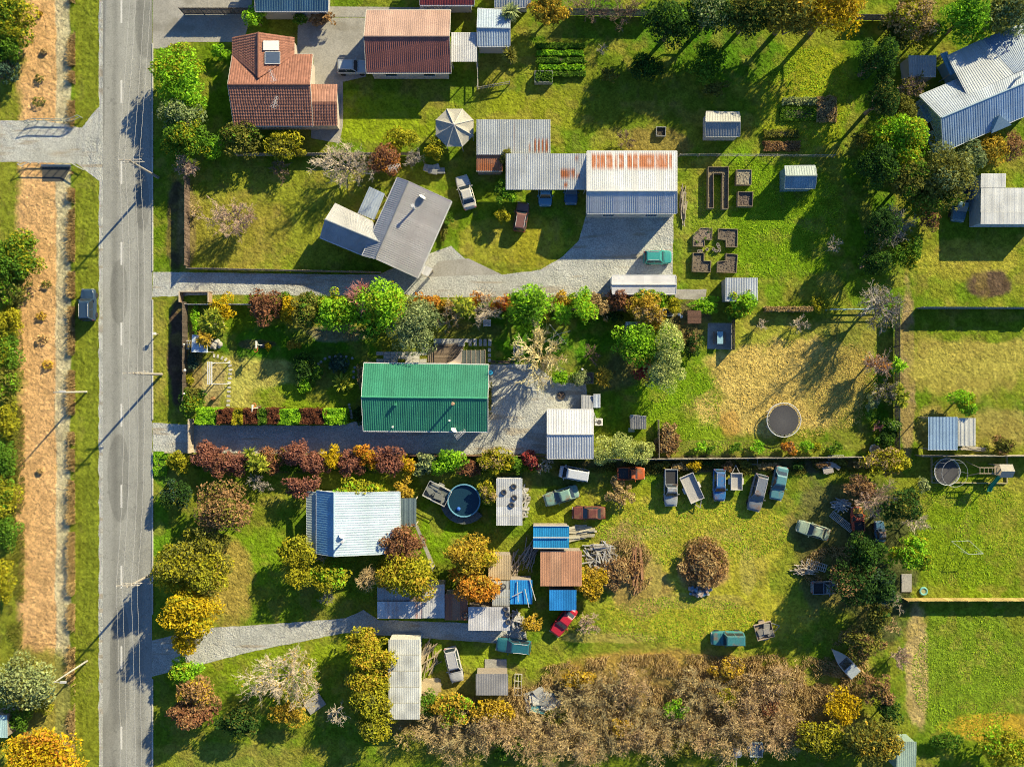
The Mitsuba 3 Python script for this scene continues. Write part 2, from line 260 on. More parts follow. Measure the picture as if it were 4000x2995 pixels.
# ------------------------------------------------------------------ plants
PAL = {  # two leaf albedos each
    'lime': ((.17, .23, .012), (.085, .155, .012)), 'green': ((.085, .155, .014), (.040, .095, .012)), 'bright': ((.13, .22, .010), (.050, .125, .010)),
    'dark': ((.035, .075, .014), (.022, .052, .014)), 'olive': ((.135, .130, .022), (.075, .085, .020)), 'yellow': ((.42, .29, .010), (.27, .20, .014)),
    'yellowgreen': ((.25, .22, .014), (.13, .15, .014)), 'orange': ((.42, .17, .018), (.29, .15, .03)), 'copper': ((.18, .085, .040), (.11, .055, .032)),
    'maroon': ((.205, .088, .058), (.115, .055, .040)), 'hedgered': ((.105, .040, .020), (.055, .025, .016)), 'silver': ((.175, .195, .085), (.095, .120, .045)), 'grey': ((.13, .155, .065), (.06, .09, .035)), 'red': ((.27, .045, .035), (.16, .03, .03)),
    'brown': ((.22, .135, .06), (.14, .085, .04)), 'tan': ((.30, .22, .10), (.20, .15, .07)), 'teal': ((.05, .09, .06), (.03, .06, .04)), 'gold': ((.33, .22, .025), (.20, .15, .02)), 'flax': ((.27, .27, .03), (.085, .13, .015)), 'straw': ((.34, .26, .08), (.25, .19, .05)), 'sage': ((.24, .26, .085), (.115, .145, .04))}
_K = {'dark': 1.5, 'teal': 1.5, 'silver': 2.5, 'grey': 2.3, 'bright': 2.8, 'lime': 2.0, 'sage': 2.4, 'yellow': 1.55, 'orange': 1.5, 'hedgered': 2.0}
PAL = {k: tuple(tuple(min(.62, x * _K.get(k, 1.8)) for x in c) for c in v) for k, v in PAL.items()}
BARK = {'grey': (.30, .27, .23), 'pink': (.40, .29, .22), 'pale': (.47, .40, .30), 'willow': (.60, .52, .28), 'brown': (.20, .14, .10), 'red': (.38, .17, .15), 'straw': (.45, .34, .17), 'dark': (.08, .06, .045), 'olive': (.34, .28, .14), 'tan': (.42, .30, .16)}

def sphere_dirs(r, n): return unit(r.normal(size=(n, 3)))
def leaves(r, centres, radii, n, size, pal, up=.25, spread=.75, col_lobe=None, aspect=.55, fill=.35):
    """n leaf faces over the surfaces of lumps (centres, radii (m, 3))"""
    c1, c2 = np.array(PAL[pal][0]), np.array(PAL[pal][1])
    m = len(centres); w = (radii[:, 0] * radii[:, 1] + radii[:, 0] * radii[:, 2]); k = r.choice(m, n, p=w / w.sum())
    d = sphere_dirs(r, n); d[:, 2] = np.where(r.random(n) < .6, np.abs(d[:, 2]), d[:, 2])
    p = centres[k] + radii[k] * d * (fill + (1 - fill) * r.random(n) ** .45)[:, None]
    nn = unit(d * .8 + r.normal(size=(n, 3)) * spread + [0, 0, up])
    t = unit(np.cross(nn, r.normal(size=(n, 3)))); b = np.cross(nn, t)
    s = size * np.clip(np.exp(.42 * r.normal(size=n)), .4, 2.1)[:, None]
    v = np.stack([p - t * s, p - b * s * aspect + nn * s * .18, p + t * s, p + b * s * aspect + nn * s * .18], 1).reshape(-1, 3)
    lobe = r.random(m)[k] if col_lobe is None else col_lobe[k]
    f = np.clip(.62 * lobe + .38 * r.random(n) + .12 * r.normal(size=n), 0, 1)[:, None]
    col = (c2 * (1 - f) + c1 * f) * np.clip(1 + .22 * r.normal(size=(n, 1)), .55, 1.6)
    i = np.arange(n) * 4
    F = np.vstack([np.column_stack([i, i + 1, i + 2]), np.column_stack([i, i + 2, i + 3])])
    return v, F, np.repeat(col, 4, axis=0)
def crown_lumps(r, c, R, hz, n, lump=.40, top=.25):
    """n lumps spread over an ellipsoid of radii R, R, hz about c"""
    d = sphere_dirs(r, n); d[:, 2] = np.abs(d[:, 2]) * .95 - top
    rad = .46 + .50 * r.random(n)
    cen = np.asarray(c) + d * np.array([R[0], R[1], hz]) * rad[:, None]
    lr = lump * (.45 + .85 * r.random(n) ** 1.5)[:, None] * np.array([R[0], R[1], hz * .9])
    cen[0] = np.asarray(c) + [0, 0, hz * .2]; lr[0] = np.array([R[0], R[1], hz]) * .5
    return cen, np.maximum(lr, .12)
def limbs(r, mb, base, cen, r0, n, col):
    for q in cen[r.permutation(len(cen))[:n]]:
        mid = base + (q - base) * .5 + r.normal(size=3) * .12 * np.linalg.norm(q - base) + [0, 0, .1]
        mb.tube([base, mid, q], [r0 * .55, r0 * .35, r0 * .14], 5, col)
DENS = 1.0
def leafy(px, py, rx, ry, h, pal, name, label, cat, group=None, seed=0, size=None, dens=1.0, lump=.40, low=.12, mix2=None, bare_limbs=True, airy=False):
    r = rng_of(name, px, py, seed)
    c = W(px, py, .62 * h); k = S * (1 - .62 * h / H); RX, RY = rx * k, ry * k
    z0, z1 = h * low, h; hz = (z1 - z0) / 2
    RX, RY = RX * 1.1 + .12, RY * 1.1 + .12; R = (RX, RY); area = RX * RY
    nl = int(np.clip(10 + area * 4.5, 9, 80))
    cc = np.array([c[0], c[1], (z0 + z1) / 2])
    cen, lr = crown_lumps(r, cc, R, hz, nl, lump if not airy else lump * .8)
    size = (size or (.10 + .018 * min(RX, 5))) * .84
    n = int(np.clip(area * 470 * dens * DENS * (.14 / size) ** 1.3 * (.72 if airy else 1), 450, 9500))
    t = thing(name, label, cat, group)
    g = cen[:, 0] * 0 + r.random(nl)
    v, f, col = leaves(r, cen, lr, n, size, pal, col_lobe=g, fill=.45 if airy else .6)
    if mix2:
        n2 = int(n * mix2[1]); v2, f2, c2 = leaves(r, cen[: max(3, nl // 3)], lr[: max(3, nl // 3)] * 1.03, n2, size, mix2[0])
        v, f, col = np.vstack([v, v2]), np.vstack([f, f2 + len(v)]), np.vstack([col, c2])
    v[:, 2] = np.maximum(v[:, 2], .02)
    put(t + '__crown', (v, f, col), 'leaf')
    if h > 1.3:
        m = MB(); tr = max(.05, .028 * h + .01 * RX); base = np.array([c[0], c[1], 0.0])
        fork = np.array([c[0], c[1], max(.3, z0 + .15 * h)])
        m.tube([base - [0, 0, .05], fork], [tr * 1.2, tr * .8], 7, BARK['brown'])
        limbs(r, m, fork, cen, tr, min(10, nl), BARK['brown'])
        put(t + '__trunk', m, 'matte')
    return t
def bare(px, py, rx, h, bark, name, label, cat, group=None, seed=0, levels=4, kids=(7, 5, 5, 4), thick=1.0, droop=0.0, leafpal=None, leafn=0, ry=None, size=.10, spread=.62, reach=.62, child=(.38, .68)):
    levels = min(levels, len(kids))
    r = rng_of(name, px, py, seed)
    c = W(px, py, .6 * h); R = 1.22 * rx * S * (1 - .6 * h / H); ryx = (ry or rx) / rx
    col = np.array(BARK[bark])
    t = thing(name, label, cat, group)
    tr = max(.035, .022 * h) * thick
    base = np.array([c[0], c[1], -.03]); fork = np.array([c[0], c[1], h * .22])
    m = MB(); m.tube([base, (base + fork) / 2 + r.normal(size=3) * .03, fork], [tr * 1.3, tr, tr * .9], 7, col * .8)
    put(t + '__trunk', m, 'matte')
    A, B, RR = [], [], []
    p0 = np.repeat(fork[None], kids[0], 0); 
    az = np.arange(kids[0]) * 2 * np.pi / kids[0] + r.random(kids[0]) * .8
    el = r.uniform(.35, 1.25, kids[0])
    d = np.stack([np.cos(az) * np.cos(el), np.sin(az) * np.cos(el), np.sin(el)], 1)
    ext = np.stack([np.full(kids[0], R), np.full(kids[0], R * ryx), np.full(kids[0], h * .72)], 1)
    p1 = p0 + d * ext * (reach * (.8 + .4 * r.random(kids[0])))[:, None]
    rad = np.full(kids[0], tr * .62)
    allp = []
    for lv in range(levels):
        mid = (p0 + p1) / 2 + r.normal(size=p0.shape) * .09 * np.linalg.norm(p1 - p0, axis=1, keepdims=True)
        allp.append(p1)
        if lv == levels - 1:
            A += [p0]; B += [p1]; RR += [np.stack([rad, rad * .5], 1)]; break
        A += [p0, mid]; B += [mid, p1]; RR += [np.stack([rad, rad * .8], 1), np.stack([rad * .8, rad * .5], 1)]
        kk = kids[lv + 1]; n = len(p0)
        tpar = r.uniform(.25, 1.0, (n, kk)); 
        start = np.where(tpar[..., None] < .5, p0[:, None] + (mid - p0)[:, None] * tpar[..., None] * 2, mid[:, None] + (p1 - mid)[:, None] * (tpar[..., None] * 2 - 1)).reshape(-1, 3)
        pd = unit(p1 - p0); plen = np.linalg.norm(p1 - p0, axis=1)
        nd = unit(np.repeat(pd, kk, 0) + r.normal(size=(n * kk, 3)) * spread + [0, 0, .22 - droop * lv * .35])
        nl = np.repeat(plen, kk) * r.uniform(child[0], child[1], n * kk)
        p0, p1 = start, start + nd * nl[:, None]
        p1[:, 2] = np.maximum(p1[:, 2], .05)
        rad = np.maximum(np.repeat(rad, kk) * .50, .017 * thick)
    A, B, RR = np.vstack(A), np.vstack(B), np.vstack(RR)
    n = len(A); dd = unit(B - A); x = unit(np.cross(dd, np.where(np.abs(dd[:, 2:3]) < .9, [[0, 0, 1.0]], [[1.0, 0, 0]]))); y = np.cross(dd, x)
    ang = np.array([0, 2.094, 4.189])
    ring = np.cos(ang)[None, :, None] * x[:, None] + np.sin(ang)[None, :, None] * y[:, None]
    v = np.concatenate([A[:, None] + ring * RR[:, 0, None, None], B[:, None] + ring * RR[:, 1, None, None]], 1).reshape(-1, 3)
    i = np.arange(n)[:, None] * 6
    F = np.concatenate([i + np.array([[a, b, b + 3]]) for a, b in ((0, 1), (1, 2), (2, 0))] + [i + np.array([[a, b + 3, a + 3]]) for a, b in ((0, 1), (1, 2), (2, 0))])
    cc = np.repeat(col * np.clip(1 + .22 * r.normal(size=(n, 1)), .5, 1.5), 6, axis=0)
    put(t + '__branches', (v, F, cc), 'matte')
    if leafpal:
        P = allp[-1]; k = r.choice(len(P), leafn); 
        v, f, cl = leaves(r, P[k], np.full((leafn, 3), .22), leafn * 2, size, leafpal)
        put(t + '__leaves', (v, f, cl), 'leaf')
    return t
def rosettes(heads, name, label, cat, pal='flax', group=None, blade=1.0, nb=46, stem=True, droop=.5):
    """heads: (px, py, z, size): spiky heads of long strap leaves on stems"""
    t = thing(name, label, cat, group); r = rng_of(name, heads[0][0], heads[0][1])
    c1, c2 = map(np.array, PAL[pal]); m = MB(); st = MB(BARK['pale'])
    P0 = np.mean([W(px, py, z) for px, py, z, s in heads], 0)
    for px, py, z, s in heads:
        c = W(px, py, z)
        d = sphere_dirs(r, nb); d[:, 2] = np.abs(d[:, 2]) * 1.1 - .12; d = unit(d)
        Lb = blade * s * r.uniform(.7, 1.1, nb)[:, None]; side = unit(np.cross(d, [0, 0, 1.0])) * (.062 * s * r.uniform(.8, 1.3, nb))[:, None]
        a = c + d * .05; b = c + d * Lb * .55 + [0, 0, .03]; e = c + d * Lb - np.array([0, 0, 1.0]) * (droop * Lb * (1 - np.abs(d[:, 2:3])) * .8)
        v = np.stack([a - side * .6, a + side * .6, b + side, b - side, e], 1).reshape(-1, 3); i = np.arange(nb) * 5
        F = np.vstack([np.column_stack([i, i + 1, i + 2]), np.column_stack([i, i + 2, i + 3]), np.column_stack([i + 3, i + 2, i + 4])])
        f = r.random((nb, 1)); cl = (c1 * f + c2 * (1 - f)) * (1 + .2 * r.normal(size=(nb, 1)))
        m.add(v, F, np.repeat(np.clip(cl, .01, 1), 5, axis=0))
        if stem: st.tube([[P0[0] * .6 + c[0] * .4, P0[1] * .6 + c[1] * .4, 0], [(P0[0] + c[0] * 2) / 3, (P0[1] + c[1] * 2) / 3, z * .6], c], [.11, .09, .06], 6)
    put(t + '__crown', m, 'leaf')
    if stem: put(t + '__trunk', st, 'matte')
    return t
def hedge_block(px0, py0, px1, py1, h, pal, label, name='hedge_block', group=None, cat='hedge', size=.085, dens=1.0):
    t = thing(name, label, cat, group); r = rng_of(name, px0, py0)
    a, b = W(px0, py1, h), W(px1, py0, h); c = (a + b) / 2; d = (b - a)
    n = int((abs(d[0] * d[1]) * 520 + (abs(d[0]) + abs(d[1])) * 2 * h * 330) * dens); c1, c2 = map(np.array, PAL[pal])
    Q = r.random((n, 3)); face = r.random(n); top = face < .55
    q = Q.copy(); ax = r.integers(0, 4, n)
    q[top, 2] = 1 - r.random(top.sum()) ** 2 * .16
    sd = ~top
    q[sd & (ax == 0), 0] = .02; q[sd & (ax == 1), 0] = .98; q[sd & (ax == 2), 1] = .03; q[sd & (ax == 3), 1] = .97
    p = np.stack([a[0] + q[:, 0] * d[0], a[1] + q[:, 1] * d[1], q[:, 2] * h], 1)
    bump = meshkit.noise(p * 2.2) - .5
    p += unit(p - (c * [1, 1, .45])) * (bump * .62)[:, None] + r.normal(size=(n, 3)) * .035; p[:, 2] = np.maximum(p[:, 2], .02)
    nn = unit(r.normal(size=(n, 3)) + np.where(top[:, None], [0, 0, 1.1], unit(p - c) * .9)); tt = unit(np.cross(nn, r.normal(size=(n, 3)))); bb = np.cross(nn, tt)
    s = size * r.uniform(.6, 1.4, n)[:, None]
    v = np.stack([p - tt * s, p - bb * s * .6, p + tt * s, p + bb * s * .6], 1).reshape(-1, 3); i = np.arange(n) * 4
    f = np.clip(.5 + bump[:, None] * 1.2 + .3 * r.normal(size=(n, 1)), 0, 1); col = (c1 * f + c2 * (1 - f)) * np.clip(1 + .2 * r.normal(size=(n, 1)), .5, 1.6)
    put(t + '__foliage', (v, np.vstack([np.column_stack([i, i + 1, i + 2]), np.column_stack([i, i + 2, i + 3])]), np.repeat(col, 4, 0)), 'leaf')
    m = MB(BARK['dark']); m.box([c[0], c[1], h * .42], [abs(d[0]) * .78, abs(d[1]) * .62, h * .8]); put(t + '__branches', m, 'matte')
    return t
def blades(key, regions, n, pal, hgt, label, cat, wid=.03, kind='stuff', lean=.45, thr=.34):
    """long grass: regions (px, py, rx, ry)"""
    r = rng_of(key); c1, c2 = map(np.array, PAL[pal]); ar = np.array([rx * ry for _, _, rx, ry in regions], float); k = r.choice(len(regions), n, p=ar / ar.sum())
    R = np.array(regions, float)[k]; a = r.random(n) * 2 * np.pi; q = np.sqrt(r.random(n))
    x = (R[:, 0] + R[:, 2] * q * np.cos(a) - 2000) * S; y = (1497.5 - R[:, 1] - R[:, 3] * q * np.sin(a)) * S
    clump = meshkit.noise(np.column_stack([x * .9, y * .9, np.zeros(n)])); keep = clump > thr; x, y, clump = x[keep], y[keep], clump[keep]; n = len(x)
    b = np.column_stack([x, y, np.zeros(n)]); hh = hgt * r.uniform(.5, 1.25, n)[:, None] * (.5 + clump[:, None])
    az = r.random(n) * 6.283 + clump * 9; d = np.column_stack([np.cos(az) * lean, np.sin(az) * lean, np.ones(n)]); s = np.column_stack([-np.sin(az), np.cos(az), np.zeros(n)]) * wid
    tip = b + d * hh * r.uniform(.6, 1.3, (n, 1))
    v = np.stack([b - s, b + s, tip + s * .4, tip - s * .4], 1).reshape(-1, 3); i = np.arange(n) * 4; f = r.random((n, 1))
    col = (c1 * f + c2 * (1 - f)) * (.7 + .6 * clump[:, None])
    put(key, (v, np.vstack([np.column_stack([i, i + 1, i + 2]), np.column_stack([i, i + 2, i + 3])]), np.repeat(col, 4, 0)), 'leaf', label=label, cat=cat, kind=kind)

# ------------------------------------------------------------------ buildings
def vnoise(v, f, seed=0.0): return meshkit.noise(np.asarray(v) * f + seed)
def corr(a, b, c, d, col, pitch=.30, amp=.035, rows=8, rust=None, sheets=.035, dirt=.25, seed=0):
    """ribbed metal sheet: a-b eave, d-c ridge; ribs run from eave to ridge. rust(u, v) -> 0..1"""
    a, b, c, d = map(lambda q: np.asarray(q, float), (a, b, c, d)); r = np.random.default_rng(abs(seed) + 11)
    wid = max(np.linalg.norm(b - a), np.linalg.norm(c - d)); n = max(2, int(wid / pitch))
    nrm = unit(np.cross(b - a, d - a)); nrm = nrm if nrm[2] > 0 else -nrm
    us, off = [], []
    for i in range(n):
        for t, o in ((0, 0), (.42, 0), (.52, 1), (.88, 1), (.98, 0)): us.append((i + t) / n); off.append(o * amp)
    us.append(1.0); off.append(0.0); us, off = np.array(us), np.array(off); nu = len(us)
    vs = np.linspace(0, 1, rows + 1)
    U, Vv = np.meshgrid(us, vs)
    P = ((1 - U) * (1 - Vv))[..., None] * a + (U * (1 - Vv))[..., None] * b + (U * Vv)[..., None] * c + ((1 - U) * Vv)[..., None] * d
    P = P + off[None, :, None] * nrm
    tint = 1 + sheets * r.normal(size=max(2, int(wid / .76) + 1)); tt = tint[np.minimum((U * (len(tint) - 1)).astype(int), len(tint) - 1)]
    stain = vnoise(P * [.9, .9, 0], 1.0, seed) - .5
    streak = meshkit.noise(np.stack([U * wid * 2.2, Vv * 1.2, np.full_like(U, seed % 13)], -1)) - .5
    lap = np.where(np.abs(Vv - .5) < .5 / rows * .6, .93, 1.0) if rows >= 7 else 1.0
    C = np.asarray(col) * (tt * lap * (1 + dirt * stain + .16 * streak))[..., None]
    if rust is not None:
        k = np.clip(rust(U, Vv) * (.6 + 1.2 * vnoise(P * [3.5, 3.5, 0], 1.0, 5)), 0, 1)[..., None]
        C = C * (1 - k) + np.array((.34, .12, .045)) * k
    i = (np.arange(rows)[:, None] * nu + np.arange(nu - 1)[None]).ravel()
    F = np.column_stack([i, i + 1, i + nu + 1, i + nu])
    m = MB(); m.add(P.reshape(-1, 3), F, C.reshape(-1, 3)); return m
def tiled(a, b, c, d, col, t, seed=0, course=.34, tile=.30, name='tile_course'):
    """a tiled roof slope: every course is a stepped row of pan tiles"""
    a, b, c, d = map(lambda q: np.asarray(q, float), (a, b, c, d)); r = np.random.default_rng(seed)
    hl = max(np.linalg.norm(d - a), np.linalg.norm(c - b)); n = max(2, int(hl / course))
    nrm = unit(np.cross(b - a, c - a)); nrm = nrm if nrm[2] > 0 else -nrm
    for k in range(n):
        v0, v1 = k / n, (k + 1.15) / n
        p0, p1 = a + (d - a) * v0, b + (c - b) * v0; q0, q1 = a + (d - a) * min(v1, 1), b + (c - b) * min(v1, 1)
        w = np.linalg.norm(p1 - p0)
        if w < .25: continue
        m_ = max(2, int(w / tile)); us, off = [], []
        for i in range(m_):
            for tt, o in ((0, .0), (.3, .035), (.6, .035), (.8, 0)): us.append((i + tt) / m_); off.append(o)
        us.append(1.0); off.append(0.); us = np.array(us)[:, None]; off = np.array(off)[:, None] * nrm
        lo = p0 + (p1 - p0) * us + off + nrm * .055; up = q0 + (q1 - q0) * us + off * .6 + nrm * .012; nb = lo - nrm * .05
        nu = len(us); V = np.vstack([nb, lo, up]); i = np.arange(nu - 1)
        F = np.vstack([np.column_stack([i, i + 1, i + nu + 1, i + nu]), np.column_stack([i + nu, i + nu + 1, i + 2 * nu + 1, i + 2 * nu])])
        tone = np.repeat(1 + .12 * r.normal(size=(m_ + 1, 1)), 4, 0)[:nu]; tone = tone * (1 + .05 * r.normal())
        C = np.asarray(col) * np.clip(tone, .6, 1.4); m = MB(); m.add(V, F, np.vstack([C, C, C])); part(t, name, m, 'matte')
def wall_box(t, poly, z0, z1, col, name='wall'):
    m = MB(col); m.prism(poly, z0, z1); return part(t, name, m)
def opening(t, p, q, z0, z1, name='window', col=(.5, .5, .5)):
    """window or door in the wall from p to q (plan points, outward to the right of p->q)"""
    p, q = np.asarray(p, float)[:2], np.asarray(q, float)[:2]; d = (q - p) / np.linalg.norm(q - p); o = np.array([d[1], -d[0]]); ang = math.atan2(d[1], d[0]); w = np.linalg.norm(q - p); c = (p + q) / 2
    m = MB(col); zc, hz = (z0 + z1) / 2, z1 - z0; e = o * .03
    for x in (-1, 1): m.box([*(c + d * x * (w / 2 - .03) + e), zc], [.06, .08, hz], ang)
    for z in (z0 + .03, z1 - .03): m.box([*(c + e), z], [w - .12, .078, .06], ang)
    k = part(t, name, m)
    g = MB(); g.box([*(c + o * .012), zc], [w - .12, .02, hz - .12], ang); put(numbered(k + '__pane'), g, 'glass_dark', color=False) if name == 'window' else part(t, 'door_leaf', MB(col).box([*(c + o * .012), zc], [w - .12, .03, hz - .12], ang))
def inset(pts, d):
    c = np.mean(pts, 0); return [np.asarray(p) + (c - p) / np.linalg.norm((c - p)) * d * 1.3 for p in pts]
def gable(key_name, label, cat, e, r, f, he, hr, col, col2=None, wall=(.35, .33, .30), kind='metal', rust=None, rust2=None, pitch=.30, overhang=.45, he2=None, gutter=(.5, .5, .5), windows=True, group=None, t=None, ridgecol=None, amp=.035, dirt=.25):
    """two-sided roof. e: two upper eave points, r: two ridge points, f: two lower eave points (plan units, left to right, as seen from above at their heights)"""
    t = t or thing(key_name, label, cat, group); he2 = he if he2 is None else he2
    E = [W(*p, he) for p in e]; R = [W(*p, hr) for p in r]; Fp = [W(*p, he2) for p in f]
    sd = hash_s(t) % 997
    for (a, b), rs, cl in (((E[0], E[1]), rust, col), ((Fp[0], Fp[1]), rust2, col2 or col)):
        if kind == 'metal': part(t, 'roof', corr(a, b, R[1], R[0], cl, pitch, rust=rs, seed=sd, amp=amp, dirt=dirt), 'metal_sheet')
        else:
            rk = part(t, 'roof', MB(np.array(cl) * .7).quad(a, b, R[1], R[0]), 'matte'); tiled(a, b, R[1], R[0], cl, rk, sd)
    m = MB(ridgecol or np.array(col) * .8); up = np.array([0, 0, .06]); m.tube([R[0] + up * .6, R[1] + up * .6], .10, 6); part(t, 'ridge_cap', m, 'metal_sheet')
    for a, b in ((E[0], E[1]), (Fp[0], Fp[1])):
        o = unit((a + b) / 2 - (R[0] + R[1]) / 2) * .07; m = MB(gutter); m.beam(a + o - [0, 0, .05], b + o - [0, 0, .05], .13, .12); part(t, 'gutter', m)
    for side in (0, 1):                                         # barge boards up both gable ends
        m = MB(gutter); o = unit(E[side] - E[1 - side]) * .03
        m.beam(E[side] + o - [0, 0, .04], R[side] + o - [0, 0, .04], .05, .18); m.beam(Fp[side] + o - [0, 0, .04], R[side] + o - [0, 0, .04], .05, .18); part(t, 'barge_board', m)
    cs = inset([E[0], E[1], Fp[1], Fp[0]], overhang)
    m = MB(wall); m.prism(cs, 0, min(he, he2) - .06)
    for i, j, k in ((0, 3, 0), (1, 2, 1)):
        a, b = cs[i].copy(), cs[j].copy(); a[2] = he - .06; b[2] = he2 - .06
        o = (R[1 - k] - R[k]); ap = R[k] + unit(o) * overhang - [0, 0, .09]
        m.tri(a, b, ap)
        if abs(he - he2) > .1:
            z = min(he, he2) - .06; m.quad([a[0], a[1], z], [b[0], b[1], z], b, a)
    part(t, 'wall', m)
    if windows:
        for a, b in ((cs[1], cs[0]), (cs[3], cs[2]), (cs[0], cs[3]), (cs[2], cs[1])):
            w = np.linalg.norm((b - a)[:2]); n = max(1, int(w / 4.2))
            for i in range(n):
                u = (i + .5) / n; ww = min(.75, w * .2) / w; opening(t, a + (b - a) * (u - ww), a + (b - a) * (u + ww), .95, 2.0)
        a, b = cs[2], cs[1]; opening(t, a + (b - a) * .12, a + (b - a) * .12 + unit(b - a) * .9, .05, 2.0, 'door', (.3, .2, .15))
    return t, E, R, Fp
def lean_to(t, name, a, b, c, d, hs, col, label=None, posts=True, pitch=.3, rust=None, wall=None, bsdf='metal_sheet', cat=None, group=None):
    """single roof slope over four plan points a, b (front), c, d (back) at heights hs = (front, back)"""
    own = t is None
    if own: t = thing(name, label, cat, group); name = 'roof'
    A, B, C, D = W(*a, hs[0]), W(*b, hs[0]), W(*c, hs[1]), W(*d, hs[1])
    part(t, name, corr(A, B, C, D, col, pitch, rust=rust, seed=hash_s(t + name) % 991), bsdf, label=None if own else label)
    ins = inset([A, B, C, D], .12)
    if wall is None:
        for p in ins if posts else (): part(t, 'post', MB((.3, .27, .22)).box([p[0], p[1], (p[2] - .05) / 2], [.1, .1, p[2] - .05]))
    else:
        m = MB(wall); m.prism(ins, 0, min(hs) - .05); part(t, 'wall', m)
        mm = MB(wall); z = min(hs) - .05
        for i in range(4):
            p, q = ins[i], ins[(i + 1) % 4]
            mm.quad([p[0], p[1], z], [q[0], q[1], z], [q[0], q[1], q[2] - .03], [p[0], p[1], p[2] - .03])
        part(t, 'wall', mm)
    m = MB((.45, .45, .44)); m.beam(A - [0, 0, .05], B - [0, 0, .05], .08, .12); part(t, 'fascia', m)
    return t
def fence(label, p, q, h, style='paling', col=(.16, .12, .09), post=2.4, cat='fence', name=None, group=None, cols=None):
    name = name or {'paling': 'paling_fence', 'rail': 'rail_fence', 'panel': 'iron_fence', 'wire': 'wire_fence'}[style]
    t = thing(name, label, cat, group); a, b = W(*p), W(*q); ln = np.linalg.norm(b - a); d = (b - a) / ln; o = np.array([d[1], -d[0], 0]); n = max(1, round(ln / post)); r = rng_of(t); col = np.array(col)
    for i in range(n + 1):
        m = MB(col * .9); c = a + d * ln * i / n; m.box([c[0], c[1], (h + .03) / 2], [.1, .1, h + .03], math.atan2(d[1], d[0])); part(t, 'post', m)
    if style == 'wire':
        for z in (.3, .6, .9, h):
            m = MB((.3, .3, .3)); m.tube([a + [0, 0, z], b + [0, 0, z]], .012, 4); part(t, 'wire', m)
        return t
    for z in ((.35, h - .3) if style != 'rail' else (.45, h)):
        m = MB(col); e = o * (-.07 if style != 'rail' else .05); m.beam(a + [0, 0, z] + e, b + [0, 0, z] + e, .05 if style != 'rail' else .04, .1 if style != 'rail' else .15); part(t, 'rail', m)
    if style == 'paling':
        m = MB(col); k = max(2, int(ln / .135))
        for i in range(k):
            c = a + d * ln * (i + .5) / k + o * .01; hh = h + r.normal() * .015
            m.box([c[0], c[1], hh / 2 + .03], [.115, .022, hh - .06], math.atan2(d[1], d[0]), col=col * np.clip(1 + .22 * r.normal(), .5, 1.6))
        part(t, 'palings', m, kind='stuff')
    elif style == 'panel':
        k = max(1, int(ln / .8))
        for i in range(k):
            A, B = a + d * ln * i / k, a + d * ln * (i + 1) / k; z = np.array([0, 0, h * (1 + .03 * r.normal())])
            cc = np.array(cols[i % len(cols)] if cols else col) * np.clip(1 + .15 * r.normal(), .6, 1.4); e = o * .02
            n_ = 8; us = np.linspace(0, 1, n_ + 1); P = [A + (B - A) * u + e + o * (.02 if s % 2 else 0) for s, u in enumerate(us)]
            V = np.vstack([P, np.array(P) + z]); ii = np.arange(n_); m = MB(cc); m.add(V, np.column_stack([ii, ii + 1, ii + n_ + 2, ii + n_ + 1])); part(t, 'panel', m)
    return t

